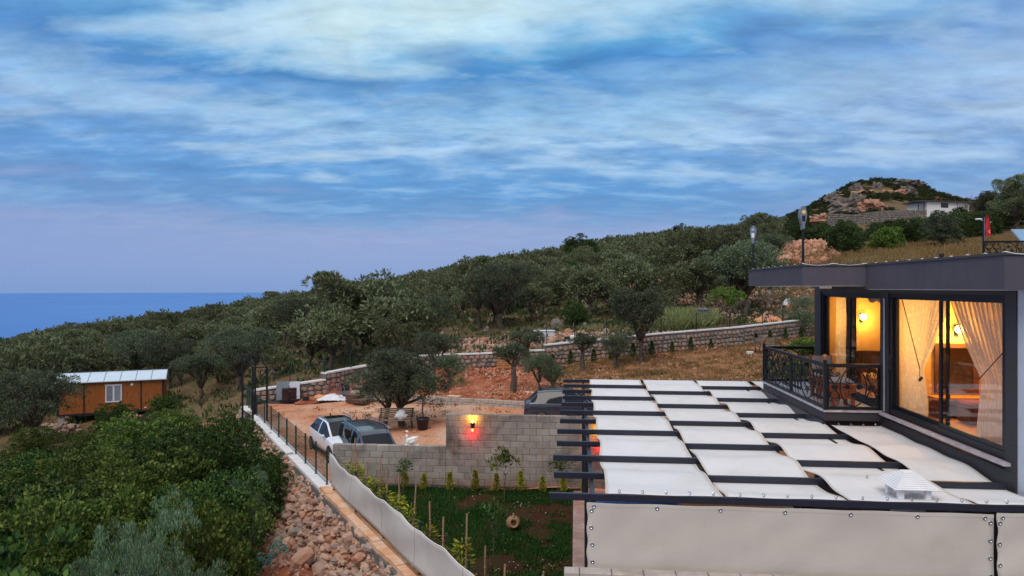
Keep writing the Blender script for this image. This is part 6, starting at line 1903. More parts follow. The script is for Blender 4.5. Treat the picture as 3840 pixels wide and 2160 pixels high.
# stones heaped under its corner
def heap(name, lab, center, rx, ry, h, n, smin, smax, kind='stone_orange', zf=None, label_cat='rocks'):
    t = thing(name, lab, label_cat, center); c0 = Vector(center)
    for k_ in range(n):
        a = rng.uniform(0, 6.28); r_ = math.sqrt(rng.random())
        x = c0.x + math.cos(a) * r_ * rx; y = c0.y + math.sin(a) * r_ * ry
        z = (zf(x, y) if zf else c0.z) + h * (1 - r_) * rng.uniform(.3, 1)
        s = rng.uniform(smin, smax)
        place('rock', ROCKS[kind][rng.randrange(6)], t, Vector((x, y, z)) - c0, (rng.random(), rng.random(), rng.random() * 6.3), (s * 1.3, s, s * .85))
    return t
p_ = Vector((-32.0, 47.9, hz(-32, 47.9)))
heap('rock_heap', 'heap of orange and grey rocks under the near cabin corner', p_, 2.0, .7, .55, 34, .35, .7, 'stone_rubble', hz)
p_ = Vector((-27.6, 49.6, hz(-27.6, 49.6))); heap('rock_heap', 'rocks at the right end of the cabin', p_, 2.4, .8, .3, 16, .3, .7, 'stone_rubble', hz)

# ------------------------------------------------------------------ hilltop: far stone wall, house, cliffs
fw = thing('far_stone_wall', 'long grey stone retaining wall across the rocky hill', 'wall', W(3105, 840, 190))
worg = Vector(fw.location)
fpts = [(3105, 801, 848, 188), (3225, 806, 842, 190), (3228, 800, 845, 191), (3310, 790, 838, 192), (3475, 786, 830, 194)]
st = []
for (p0, t0, b0, Y0), (p1, t1, b1, Y1) in zip(fpts, fpts[1:]):
    A0, A1, B0, B1 = W(p0, t0, Y0), W(p1, t1, Y1), W(p0, b0, Y0), W(p1, b1, Y1)
    mb = MB(); back = Vector((0, .8, 0)); dn = Vector((0, 0, -2))
    V_ = [v - worg for v in (B0 + dn, B1 + dn, A1, A0, B0 + dn + back, B1 + dn + back, A1 + back, A0 + back)]
    mb.add(V_, [(0, 1, 2, 3), (3, 2, 6, 7), (0, 3, 7, 4), (1, 5, 6, 2)]); mb.build('wall_core', M['mortar'], fw)
    L = (A1 - A0).length; n_ = int(L / .62)
    for k_ in range(n_):
        u = (k_ + .5) / n_; T_ = A0.lerp(A1, u); Bt = B0.lerp(B1, u); hh = T_.z - Bt.z; m_ = int(hh / .5) + 1
        for r_ in range(m_):
            st.append((Vector((T_.x + rng.uniform(-.1, .1), T_.y - .06, T_.z - .3 - r_ * .5 + rng.uniform(-.08, .08))) - worg, rng.uniform(.4, .6), rng.uniform(.34, .5)))
items = [(COBS[rng.randrange(8)], trs(c_, (0, rng.uniform(-.4, .4), 0), (w_, .16, h_))) for c_, w_, h_ in st]
tag(place('stones', join_inst('stones', items, M['stones_grey']), fw), kind='stuff')
# white house
hp = W(3475, 786, 196); hs_ = W(3640, 770, 200)
wh = thing('hill_house', 'small white house with flat dark roof on the hill', 'house', hp, math.atan2(hs_.y - hp.y, hs_.x - hp.x))
HL = (Vector((hs_.x, hs_.y, 0)) - Vector((hp.x, hp.y, 0))).length
mb = MB(); mb.b2(0, HL, 0, 7, -3.2, 2.35); mb.build('wall', M['white_paint'], wh)
mb = MB(); mb.b2(-1.2, HL + .8, -.8, 7.6, 2.351, 2.65); mb.build('roof', M['roof_felt'], wh)
mb = MB(); q = HL * .32; mb.b2(q, q + 2.6, -.06, -.002, .75, 2.1); wi = mb.build('window', M['frame_alu'], wh)
mb = MB(); mb.b2(q + .15, q + 2.45, -.075, -.062, .88, 1.97); mb.build('pane', M['car_glass'], wi)
mb = MB(); mb.tube([(5.4, 3, 2.6), (6.8, 3, 3.7)], .08, 6); mb.lathe([(.0, -.4), (.42, -.2), (.42, .3), (.0, .4)], 12, Matrix.Translation((7.0, 3, 4.0))); mb.build('roof_tank', M['rust'], wh)
pg = thing('hill_shelter', 'dark flat shelter on thin posts beside the hill house', 'shelter', W(3445, 790, 196))
mb = MB(); mb.b2(-1.9, 1.4, -1.5, 1.5, 2.4, 2.75); mb.build('roof', M['roof_felt'], pg)
for x in (-.8, .8):
    mb = MB(); mb.tube([(x, -1.2, -1), (x, -1.2, 2.4)], .1, 6); mb.build('post', M['black_iron'], pg)
# cliffs and boulders: lumps of rock pressed into the slope
def outcrop(name, lab, px, py, Y, w_, h_, m, seed, d=None):
    c_ = W(px, py, Y); c_.z = min(c_.z, hz(c_.x, c_.y) + h_ * .75)
    t = thing(name, lab, 'rock', c_)
    d = d or w_ * .6
    n1, n2 = 34, 20
    def fn(u, v):
        a = u * 2 * math.pi; b = (v - .5) * math.pi
        dd = Vector((math.cos(a) * math.cos(b), math.sin(a) * math.cos(b), math.sin(b)))
        k_ = 1 + .5 * mnoise.noise(dd * 1.6 + Vector((seed, 0, 0))) + .38 * abs(mnoise.noise(dd * 3.6 + Vector((0, seed, 0)))) - .12 + .34 * mnoise.noise(dd * 8 + Vector((0, 0, seed)))
        return (dd.x * w_ / 2 * k_, dd.y * d / 2 * k_, dd.z * h_ / 2 * k_)
    mb = MB(); mb.grid(fn, n1, n2); mb.build('rock', m, t)
    return t
outcrop('cliff_face', 'wide orange cut rock face on the hilltop', 3250, 742, 236, 20, 4.2, M['rock_cut'], 1, 6)
outcrop('cliff_face', 'pale peaked cut rock face right of the orange cliff', 3350, 738, 238, 11, 5.0, M['rock_cut'], 2, 6)
outcrop('boulder', 'tall grey boulder left of the hilltop cliff', 3212, 718, 240, 5, 5, M['rock_face'], 3)
outcrop('boulder', 'long grey rock ridge under the summit bushes', 3400, 696, 252, 12, 4.4, M['rock_face'], 4)
outcrop('boulder', 'grey boulder in the middle of the summit bushes', 3290, 705, 246, 4, 4, M['rock_face'], 5)
outcrop('boulder', 'grey and orange rock above the left part of far wall', 3165, 780, 205, 9, 6, M['rock_face'], 6)
outcrop('boulder', 'orange rock lump above the middle of far wall', 3260, 785, 206, 10, 5, M['rock_cut'], 7)
outcrop('boulder', 'grey rock right of the pale cliff', 3398, 722, 238, 6, 4, M['rock_face'], 8)
outcrop('boulder', 'dark grey rock column on the hill slope', 3215, 762, 215, 6, 6, M['rock_face'], 9)
outcrop('boulder', 'pale rocks at the left end of far wall', 3085, 810, 192, 6, 3.4, M['rock_cut'], 10)
outcrop('boulder', 'grey boulder low on the hill left of the far wall', 3120, 745, 225, 5, 4, M['rock_face'], 11)

# ------------------------------------------------------------------ rubble banks on the hillside
def rubble_bank(name, lab, fn_in, n, smin, smax, m, bounds, zadd=.0):
    items = []
    k_ = 0
    while len(items) < n and k_ < n * 12:
        k_ += 1
        x = rng.uniform(bounds[0], bounds[1]); y = rng.uniform(bounds[2], bounds[3])
        if not fn_in(x, y): continue
        s = rng.uniform(smin, smax) * (2.0 if rng.random() < .06 else 1)
        items.append((ROCKS['stone_orange'][rng.randrange(6)], trs((x, y, hz(x, y) + s * .15 + zadd * rng.random()), (rng.random() * 3, rng.random() * 3, rng.random() * 6), (s * 1.2, s, s * .8))))
    o = place(name, join_inst(name, items, m))
    return tag(o, lab, 'rubble', kind='stuff')
def in_px(px0, px1, y0, y1):
    def f(x, y):
        if y < 20: return False
        px = 1920 + F_PX * x / y; py = 1080 - F_PX * hz(x, y) / y
        return px0 < px < px1 and y0 < py < y1
    return f
rubble_bank('rubble_slope', 'bank of broken orange rock on the slope behind the street light', in_px(2905, 3150, 900, 990), 2600, .16, .46, M['stones_orange'], (28, 50, 74, 104))
rubble_bank('wall_rubble', 'pale broken stones lying behind the stone wall', lambda x, y: poly_sd(np.array([x]), np.array([y]))[0] > .5, 900, .12, .38, M['stones_warm'], (-6, 12, 45, 52))
rubble_bank('slope_rubble', 'orange broken stones on the slope above the wall', in_px(2170, 2480, 1020, 1085), 900, .2, .5, M['stones_orange'], (5, 24, 70, 105))
rubble_bank('slope_stones', 'scattered pale stones beneath the big olives', in_px(2500, 3060, 1090, 1200), 700, .15, .45, M['stones_warm'], (12, 34, 52, 74))
rubble_bank('hill_stones', 'scattered grey stones between the olive trunks', in_px(600, 2500, 1100, 1420), 700, .15, .5, M['stones_grey'], (-40, 26, 46, 110))
rubble_bank('gate_rubble', 'orange rubble on the path outside the gate', in_px(700, 960, 1530, 1640), 240, .1, .32, M['stones_orange'], (-18, -10, 26, 40))
# boulders and rubble at the foot of the drystone wall
p_ = FP(19.5, -2.3, 2.2); p_.z = hz(p_.x, p_.y)
# ------------------------------------------------------------------ trees that stand out
def gz(x, y):
    return z_in(x, y) if poly_sd(np.array([x]), np.array([y]))[0] < 0 else hz(x, y)
OCC = []
def stand(proto, name, label, px, py_base, Y, s, rz=None, cat='tree', group=None, sz=None, sink=0.0):
    x = (px - 1920) / F_PX * Y
    z = gz(x, Y)
    OCC.append((x, Y, 1.6 * s))
    return put_tree(proto, name, label, cat, (x, Y, z - sink), rz if rz is not None else rng.uniform(0, 6.28), s, group, sz)
BIG = make_tree('olive_big', 301, 3.5, 1.9, 'leaf_olive', 1000, 24, .115, .036, .24, 18, .13, .15, twin=False, flat=.85)
BIG2 = make_tree('olive_big2', 302, 3.3, 1.5, 'leaf_olive', 620, 22, .115, .036, .26, 9, .16, .12)
stand(BIG, 'olive_tree', 'large dense olive tree shading the bench in the yard', 1512, 1585, 31.2, 1.0, .4)
stand(BIG2, 'olive_tree', 'bushy olive joined to the left side of the large yard olive', 1442, 1560, 31.8, .92, 2.0)
POL = make_tree('olive_pollard', 310, 2.6, .85, 'leaf_olive', 300, 22, .10, .034, .52, 7, .12, .15, flat=.85)
stand(POL, 'olive_tree', 'pruned olive with thick pale bare trunk on the red bank', 1925, 1461, 37.0, 1.0)
stand(POL, 'olive_tree', 'leaning pruned olive behind the wooden pallet', 1975, 1393, 42.8, 1.05, 1.0)
stand(OL_NEAR[1], 'olive_tree', 'small rounded olive at the left end of red bank', 1632, 1423, 41.0, .85)
stand(OL_NEAR[2], 'olive_tree', 'low bushy olive beside the dark red soil hollow', 1690, 1432, 38.8, .55)
stand(OL_NEAR[1], 'olive_tree', 'left of two small olives above the dark car', 2018, 1462, 36.2, .52, sz=.62)
stand(OL_NEAR[2], 'olive_tree', 'right of two small olives above the dark car', 2070, 1462, 36.0, .46)
stand(POL, 'olive_tree', 'small branching olive in front of the stepped stone wall', 2186, 1389, 42.0, .88, 2.2)
TALL = make_tree('olive_tall', 320, 4.9, 1.75, 'leaf_olive', 820, 22, .14, .045, .28, 10, .17, .11, twin=True, flat=1.05)
stand(TALL, 'olive_tree', 'tall upright olive standing before the middle of stone wall', 2405, 1369, 43.5, 1.0, .9)
stand(OL_NEAR[0], 'olive_tree', 'low drooping olive at the foot of the tall upright olive', 2315, 1385, 43.0, .62)
THIN = make_tree('thin_tree', 330, 3.0, 1.15, 'leaf_mid', 260, 14, .12, .06, .35, 7, .16, .05, flat=.8)
stand(THIN, 'young_tree', 'sparse young tree growing against the right stone wall', 2728, 1273, 50.5, .95)
LEAN = make_tree('olive_lean', 340, 4.3, 1.6, 'leaf_olive', 420, 18, .14, .045, .36, 8, .18, .16)
stand(LEAN, 'olive_tree', 'olive with dark leaning trunk at the end of stone wall beside the villa', 3010, 1253, 56.0, .95)
OAK = make_tree('hill_oak', 350, 8.0, 3.1, 'leaf_olive_far', 1000, 20, .22, .085, .16, 20, .26, .2, flat=.95)
stand(OAK, 'olive_tree', 'large dark round olive on the slope above the wall', 2592, 1152, 75.0, .95, 1.0)
OAK2 = make_tree('hill_oak2', 351, 7.2, 3.2, 'leaf_olive', 1000, 20, .22, .085, .22, 20, .26, .2, twin=True, flat=.85)
stand(OAK2, 'olive_tree', 'broad grey olive with twin trunks behind the street light', 2800, 1187, 63.0, .98, 2.0)
stand(OL_NEAR[1], 'olive_tree', 'small olive below the roof corner street light', 2900, 1010, 78.0, 1.25)
DK = make_tree('hill_dark', 352, 6.0, 2.6, 'leaf_scrub', 700, 18, .22, .10, .18, 18, .24, .18, flat=.95)
for px, py, Y, s, lab in ((2180, 1000, 118, 1.05, 'dark tree standing above the middle grove'), (2700, 900, 160, .8, 'dark tree on the skyline left of the roof corner light'), (1830, 1060, 110, .9, 'dark tree in the grove above the step of stone wall'),
                          (1390, 1150, 92, .62, 'dark tree in the grove above the big yard olive'), (1130, 1090, 130, .6, 'dark tree on the skyline above the gate'), (930, 1110, 118, .6, 'dark tree on the skyline right of the sea'), (2440, 1160, 70, .5, 'small dark evergreen below the dark round olive'),
                          (2090, 1140, 72, .55, 'small dark evergreen in the slope scrub'), (2560, 880, 175, .9, 'dark tree on the ridge behind the dark round olive')):
    stand(DK, 'evergreen_tree', lab, px, py, Y, s)
stand(OL_FAR[2], 'olive_tree', 'spreading olive on the slope left of the dark round olive', 2330, 1130, 78.0, 1.15)
# dark bushes above the roof at right
BUSHR = make_tree('bush_round', 360, 4.4, 3.0, 'leaf_scrub', 900, 18, .22, .12, .06, 16, .22, .08, flat=.8, bushy=True)
BUSHG = make_tree('bush_grey', 361, 5.2, 2.4, 'leaf_olive', 900, 18, .20, .08, .06, 16, .2, .1, flat=.95, bushy=True)
BUSHL = make_tree('bush_lime', 362, 3.0, 2.2, 'leaf_mid', 640, 16, .2, .12, .05, 14, .18, .06, flat=.75, bushy=True)
stand(BUSHR, 'dark_bush', 'dark bush at the right end of the orange rubble bank', 3170, 960, 78, .78, .3, 'bush')
stand(BUSHR, 'dark_bush', 'tall dark bush behind the lime bush above the roof', 3400, 940, 86, .68, 1.3, 'bush')
stand(BUSHG, 'grey_bush', 'rounded grey green bush above the villa roof', 3535, 950, 76, .80, .6, 'bush')
stand(BUSHL, 'lime_bush', 'bright green bush above the villa roof', 3330, 950, 78, .85, 2.6, 'bush')
stand(OAK, 'hill_tree', 'big dark tree rising at the right edge above the roof', 3815, 880, 100, 1.05, .2)
stand(OAK, 'hill_tree', 'dark tree left of the flag pole top', 3700, 890, 112, .72, 2.6)
stand(BUSHR, 'dark_bush', 'low green bush left of the flag pole', 3650, 905, 92, .8, 2.0, 'bush')
# bare tree in front of the hill house
mb = MB(); rgb = random.Random(4)
for k_ in range(26):
    a = rgb.uniform(0, 6.28); e = Vector((math.cos(a) * rgb.uniform(.5, 3), math.sin(a) * 2.0, rgb.uniform(2.5, 7)))
    pts = limb(mb, (0, 0, .6), e, .12, .03, .5, rgb, 5, 4)
    for q in range(6): limb(mb, pts[rgb.randint(2, 5)], e + Vector((rgb.uniform(-1.2, 1.2), rgb.uniform(-1, 1), rgb.uniform(-.5, 1.6))), .035, .012, .15, rgb, 3, 3)
x = (3640 - 1920) / F_PX * 150
t = thing('bare_tree', 'leafless brown tree in front of the white hill house', 'tree', (x, 150, hz(x, 150))); mb.build('branches', M['bark'], t)
OCC.append((x, 150, 2))
# left: olive before the cabin and small ones
LFT = make_tree('olive_left', 370, 5.0, 2.5, 'leaf_olive', 1100, 22, .13, .045, .25, 18, .17, .2, flat=.72)
stand(LFT, 'olive_tree', 'spreading olive overlapping the left end of the cabin', 118, 1640, 43.5, .98, .5)
stand(OL_NEAR[1], 'olive_tree', 'round dark olive on the grass right of the cabin', 752, 1470, 50.5, 1.05)
stand(LFT, 'olive_tree', 'wide spreading olive behind the black gate frame', 905, 1440, 47.5, .86, 3.6)
stand(LFT, 'olive_tree', 'wide olive directly behind the cabin roof', 500, 1440, 60.0, 1.0, 5.0)
stand(OL_NEAR[0], 'olive_tree', 'olive behind the right end of the cabin', 640, 1440, 57.0, 1.25)
stand(LFT, 'olive_tree', 'large grey olive above the lower stone wall', 1150, 1390, 56, .95, 1.4)
stand(LFT, 'olive_tree', 'large olive above the wall left of the tall upright olive', 1880, 1290, 56, 1.05, 2.8)
stand(OL_NEAR[2], 'olive_tree', 'small olive on the bank behind the big yard olive', 1610, 1300, 50, 1.1)

# ------------------------------------------------------------------ the wooded hillside
trees = []
h_ = 3.8
OCCA = np.array(OCC)
for j in range(int((272 - 46) / h_)):
    Y0 = 46 + j * h_
    half = Y0 * .80 + 6
    for i in range(int(2 * half / h_)):
        x = -half + i * h_ + nrg.uniform(-1.3, 1.3); y = Y0 + nrg.uniform(-1.3, 1.3)
        px = 1920 + F_PX * x / y
        if not (-150 < px < 4000): continue
        if poly_sd(np.array([x]), np.array([y]))[0] < 1.3: continue
        if np.min(np.hypot(OCCA[:, 0] - x, OCCA[:, 1] - y) - OCCA[:, 2]) < 1.0: continue
        u_ = (x - cabl.x) * ex.x + (y - cabl.y) * ex.y; v_ = -(x - cabl.x) * ex.y + (y - cabl.y) * ex.x
        if -1.5 < u_ < CL + 3 and -16 < v_ < CD + 2.2: continue
        if px > 800 and mnoise.noise(Vector((x * .07, y * .07, 2.5))) < -.30: continue
        z = hz(x, y); py = 1080 - F_PX * z / y
        if 2880 < px < 3160 and y < 106: continue          # rubble bank
        if 2150 < px < 2500 and 66 < y < 108 and nrg.random() < .75: continue
        if 1700 < px < 2480 and y < 56: continue           # stony strip behind the wall
        if px > 2480 and y < 62: continue
        if px > 3100 and y < 100: continue                 # dry grass above the roof
        if y > 232 and px < 2960: continue
        if px > 3090 and 172 < y < 200: continue
        if px > 3110 and px < 3430 and 199 < y < 243 and nrg.random() < .3: continue
        if px > 3430 and 172 < y < 216 : continue
        if 640 < px < 1250 and y < 60 and nrg.random() < .25: continue
        # hidden by the ground in front of it?
        ok = True
        for f in (.5, .6, .7, .78, .85, .9, .94, .97):
            if y * f > 45 and hz(x * f, y * f) > (z + 3.5) * f + .3: ok = False; break
        if not ok: continue
        scrub = (px > 2950 and y > 100) or nrg.random() < .12 or (1900 < px < 2900 and y > 105 and nrg.random() < .35)
        s = nrg.choice([.5, .7, .85, 1.0, 1.1, 1.2, 1.35]) * nrg.uniform(.92, 1.08)
        if y > 85: s = min(s, 1.08) * .95
        if px < 1700 and y > 58: s = min(s, 1.0) * .92
        if y > 228: s *= .85
        if px > 3000 and y > 120: s *= .8
        trees.append((s / y, x, y, z, s, scrub, px))
        if px > 2980 and y > 198:
            for q_ in range(2):
                x2, y2 = x + nrg.uniform(-1.9, 1.9), y + nrg.uniform(-1.9, 1.9); trees.append((s * .7 / y2, x2, y2, hz(x2, y2), s * .8, True, px))
trees.sort(key=lambda q: -q[0])
NI = 290
items_c = []; far_c = []
def hill_label(px, y, scrub, s):
    kind = 'dark scrubby bush' if scrub else 'grey green olive tree'
    if px < 200: reg = 'on the slope left of the cabin'
    elif px < 640: reg = 'on the slope behind the cabin'
    elif px < 1000: reg = 'in the grove behind the gate'
    elif px < 1300: reg = 'in the grove above the lower stone wall'
    elif px < 1650: reg = 'in the grove above the big yard olive'
    elif px < 2000: reg = 'in the grove above the red bank'
    elif px < 2450: reg = 'on the slope above the stepped stone wall'
    elif px < 2900: reg = 'around the dark round olive'
    elif px < 3300: reg = 'on the rocky hill left of the white house'
    else: reg = 'on the hill around the white house'
    dist = 'nearest' if y < 60 else 'near' if y < 75 else 'middle' if y < 95 else 'upper' if y < 130 else 'farthest'
    size = 'small ' if s < .75 else ('large ' if s > 1.12 else '')
    return '%s%s %s, %s rows' % (size, kind, reg, dist), '%s%s %s %s' % (size, dist, 'bushes' if scrub else 'olives', reg)
cnt_o = 0
for k_, (q, x, y, z, s, scrub, px) in enumerate(trees):
    if cnt_o < NI:
        proto = (SC_FAR[nrg.integers(3)] if scrub else OL_FAR[nrg.integers(7)])
        lab, grp = hill_label(px, y, scrub, s)
        put_tree(proto, 'scrub_bush' if scrub else 'olive_tree', lab, 'bush' if scrub else 'tree', (x, y, z - .1), nrg.uniform(0, 6.28), float(s), grp, float(s * nrg.uniform(.9, 1.15)))
        cnt_o += 1
    else:
        far_c.append((x, y, z, s, scrub))
# the rest reads as one mass of foliage towards the ridge
LOW = [crown_np([(0, 0, 2.3, 1.9, 1.9, 1.4), (.9, .4, 2.0, 1.2, 1.1, 1.1), (-1.0, -.3, 2.3, 1.2, 1.2, 1.0), (.2, -.9, 2.8, 1.1, 1.1, .9)], 60, 7, .42, .55, .26, 900 + i) for i in range(5)]
for nm, lab, want, m in (('far_olive_grove', 'mass of distant olive crowns along the ridge', False, 'leaf_olive_far'), ('far_scrub', 'mass of distant scrub on the upper slopes', True, 'leaf_scrub')):
    Vs = []; Qs = []; off = 0
    for (x, y, z, s, scrub) in far_c:
        if scrub != want: continue
        V, Q = LOW[nrg.integers(5)]
        a = nrg.uniform(0, 6.28); c_, s_ = math.cos(a), math.sin(a)
        P = V * s
        P = np.stack([P[:, 0] * c_ - P[:, 1] * s_ + x, P[:, 0] * s_ + P[:, 1] * c_ + y, P[:, 2] * (.85 if scrub else 1) + z - (1.15 * s if scrub else .1)], 1)
        Vs.append(P); Qs.append(Q + off); off += len(P)
    if Vs:
        o = place(nm, np_mesh(nm, np.concatenate(Vs), np.concatenate(Qs), M[m])); tag(o, lab, 'trees', kind='stuff')
print('hill trees', len(trees), 'far', len(far_c))
# low scrub, grass and weeds on the open parts of the hillside
def scatter_tufts(name, lab, m, n, bounds, keep, hgt, wd, per, spread, seed, lean=.5, zf=None, cat='grass'):
    g = np.random.default_rng(seed)
    P = []
    while len(P) < n:
        x = g.uniform(bounds[0], bounds[1]); y = g.uniform(bounds[2], bounds[3])
        if keep(x, y): P.append((x, y, (zf or hz)(x, y) - .03, g.uniform(.55, 1.35)))
        else: n -= .0
        if len(P) % 50 == 0 and g.random() < 1e-5: break
    P = np.array(P)
    C = np.repeat(P[:, :3], per, 0); sc = np.repeat(P[:, 3], per)
    C = C + np.stack([g.normal(size=len(C)) * spread * sc, g.normal(size=len(C)) * spread * sc, np.zeros(len(C))], 1)
    D = np.stack([g.normal(size=len(C)) * lean, g.normal(size=len(C)) * lean, np.ones(len(C))], 1)
    V, Q = leaves_np(C, D, 1.0, 1.0, seed + 1)
    V = V.reshape(-1, 4, 3)
    base = V[:, :1]
    V = base + (V - base) * 1.0
    # rescale blades to their size
    d = V[:, 2] - V[:, 0]; a = V[:, 1] - V[:, 3]
    L = (hgt * sc)[:, None]; Wd = wd
    dn = d / np.linalg.norm(d, axis=1, keepdims=True); an = a / np.linalg.norm(a, axis=1, keepdims=True)
    V = np.stack([C, C + dn * L * .45 + an * Wd * .5, C + dn * L, C + dn * L * .45 - an * Wd * .5], 1).reshape(-1, 3)
    o = place(name, np_mesh(name, V, Q, M[m])); return tag(o, lab, cat, kind='stuff')
out_ok = lambda x, y: poly_sd(np.array([x]), np.array([y]))[0] > .4
in_ok = lambda x, y: poly_sd(np.array([x]), np.array([y]))[0] < -.25
def pxr(a, b, ok): return lambda x, y: a < 1920 + F_PX * x / y < b and ok(x, y)
scatter_tufts('hill_weeds', 'low green weeds and grass between the hillside trees', 'leaf_scrub', 4200, (-60, 40, 40, 110), pxr(-100, 2950, out_ok), .45, .12, 9, .3, 21)
scatter_tufts('hill_dry_grass', 'tufts of dry grass on the hillside', 'grass_dry', 1500, (-60, 40, 44, 100), pxr(-100, 2950, out_ok), .4, .06, 9, .25, 22)
scatter_tufts('roadside_dry_grass', 'dry yellow grass on the slope above the villa roof', 'grass_dry', 2600, (22, 62, 58, 92), pxr(2950, 3850, out_ok), .55, .06, 9, .25, 23)
scatter_tufts('slope_dry_grass', 'dry straw grass on the slope below the stone wall', 'grass_dry', 2600, (2, 28, 22, 56), lambda x, y: in_ok(x, y) and y > lowwall_y(x) + .3 and x + .25 * (y - 36) > 3.0 and mnoise.noise(Vector((x * .5, y * .5, 0))) > -.25, .22, .04, 9, .14, 24, zf=z_in)
scatter_tufts('bank_weeds', 'weeds and small plants on the red bank and yard edge', 'leaf_scrub', 260, (-12, 8, 30, 45), lambda x, y: in_ok(x, y) and mnoise.noise(Vector((x * .6, y * .6, 5))) > .18, .14, .04, 8, .14, 25, zf=z_in)
scatter_tufts('pale_brush', 'pale feathery brush behind the right stretch of fence', 'leaf_brush', 260, (8, 18, 50, 62), pxr(2440, 2660, out_ok), 1.3, .08, 22, .3, 26, cat='brush')
# ------------------------------------------------------------------ garden
def in_garden(x, y, e=.15):
    a, b = ab(np.array(x), np.array(y))
    return x > FX(y) + .35 + e and b < WALL_B - .05 and a < .25
def patch(x, y): return mnoise.fractal(Vector((x * .55, y * .55, 2.2)), .8, 2.0, 4)
scatter_tufts('lawn_grass', 'patchy green grass in the garden', 'grass_green', 8200, (-8, 2, 8, 22), lambda x, y: in_garden(x, y) and patch(x, y) > -.20 + .06 * max(0, (x + 1.5) / 3) - .10 * (y > 19), .11, .016, 12, .06, 31, lean=.6, zf=z_in)
scatter_tufts('lawn_weeds', 'dark low weeds over the garden soil', 'leaf_dark', 2200, (-8, 2, 8, 22), lambda x, y: in_garden(x, y) and patch(x + 7, y) > -.05, .07, .03, 7, .07, 32, lean=.9, zf=z_in)
items = []
for k_ in range(1500):
    x = rng.uniform(-7, 1); y = rng.uniform(9, 22)
    if not in_garden(x, y): continue
    s = rng.uniform(.015, .045)
    items.append((ROCKS['stone_grey'][rng.randrange(6)], trs((x, y, z_in(x, y) + .015), (rng.random() * 3, 0, rng.random() * 6), (s, s, s * .7))))
tag(place('garden_pebbles', join_inst('garden_pebbles', items, M['stones_white'])), 'white pebbles strewn over the garden soil', 'pebbles', kind='stuff')
# young conifers in a row by the block wall
def conifer_mesh(name, seed, h, r, m, n=700, L=.10, Wd=.035):
    g = np.random.default_rng(seed)
    t = g.random(n) ** .8; a = g.uniform(0, 6.28, n)
    rr = r * np.where(t < .25, .55 + 1.8 * t, 1.0 - (t - .25) / .78) * g.uniform(.35, 1.1, n)
    P = np.stack([np.cos(a) * rr, np.sin(a) * rr, .04 + t * h], 1)
    D = np.stack([np.cos(a) * .8, np.sin(a) * .8, np.full(n, 1.0)], 1) + g.normal(size=(n, 3)) * .35
    V, Q = leaves_np(P, D, L, Wd, seed)
    return np_mesh(name, V, Q, M[m])
CON = [conifer_mesh('cypress_foliage', 400 + i, .58, .10, 'leaf_lime', 300, .09, .03) for i in range(3)]
mb = MB(); mb.tube([(0, 0, -.1), (0, 0, .5)], .012, 5); STEM = mb.mesh('stem', M['bark'])
mb = MB(); mb.tube([(0, 0, -.1), (.01, 0, .8), (-.01, 0, 1.6)], [.016, .014, .012], 6)
for z in (.35, .75, 1.15): mb.lathe([(.017, z - .008), (.02, z), (.017, z + .008)], 6)
STK = mb.mesh('bamboo_stake', M['bamboo'])
row = [1517, 1590, 1687, 1782, 1862, 1952, 2035, 2112, 2190]
for k_, px in enumerate(row):
    # stands 0.45 m in front of the wall
    lo_, hi_ = -8.0, 2.0
    for _ in range(40):
        mid = (lo_ + hi_) / 2; p_ = H(mid, WALL_B - .42, 0)
        if 1920 + F_PX * p_.x / p_.y < px: lo_ = mid
        else: hi_ = mid
    p_ = H(mid, WALL_B - .42, 0); p_.z = z_in(p_.x, p_.y)
    t = thing('golden_cypress', '%s young yellow green cypress from the left in the row along the block wall' % ('first second third fourth fifth sixth seventh eighth ninth'.split()[k_]), 'shrub', p_, rng.uniform(0, 6), 'young cypresses along the block wall')
    place('foliage', CON[k_ % 3], t, scale=(1, 1, rng.uniform(.75, 1.1))); place('stem', STEM, t)
    q = thing('garden_stake', 'thin stake of the %s cypress along the block wall' % ('first second third fourth fifth sixth seventh eighth ninth'.split()[k_]), 'stake', p_ + Vector((.04, .12, 0)), rng.uniform(0, 6), 'thin stakes along the block wall')
    place('cane', STK, q, rot=(rng.uniform(-.06, .06), rng.uniform(-.10, .10), 0), scale=(.7, .7, rng.uniform(.75, .98)))
# staked climbing shrubs along the fence screen
def vine_mesh(seed, h, m='leaf_lime'):
    g = np.random.default_rng(seed); P = []; D = []
    tiers = int(h / .16)
    for k in range(tiers):
        z = .1 + k * .16 + g.uniform(-.05, .05)
        r = .20 * (1 - .5 * k / tiers) * g.uniform(.5, 1.3)
        n = 46
        a = g.uniform(0, 6.28, n); rr = r * np.sqrt(g.random(n))
        P.append(np.stack([np.cos(a) * rr, np.sin(a) * rr, z + g.normal(size=n) * .06], 1))
        D.append(np.stack([np.cos(a), np.sin(a), g.uniform(-.2, .9, n)], 1) + g.normal(size=(n, 3)) * .3)
    V, Q = leaves_np(np.concatenate(P), np.concatenate(D), .13, .035, seed)
    return np_mesh('shrub_foliage', V, Q, M[m])
leaf('leaf_goldshrub', S(86, 104, 30), S(150, 152, 44), S(196, 184, 66))
VN = [vine_mesh(500 + i, 1.05, 'leaf_goldshrub') for i in range(3)]
ordn = 'first second third fourth fifth sixth seventh eighth ninth tenth eleventh twelfth thirteenth fourteenth fifteenth'.split()
spots = []
Yk = 20.0
while Yk > 9.4: spots.append(Yk); Yk -= .78
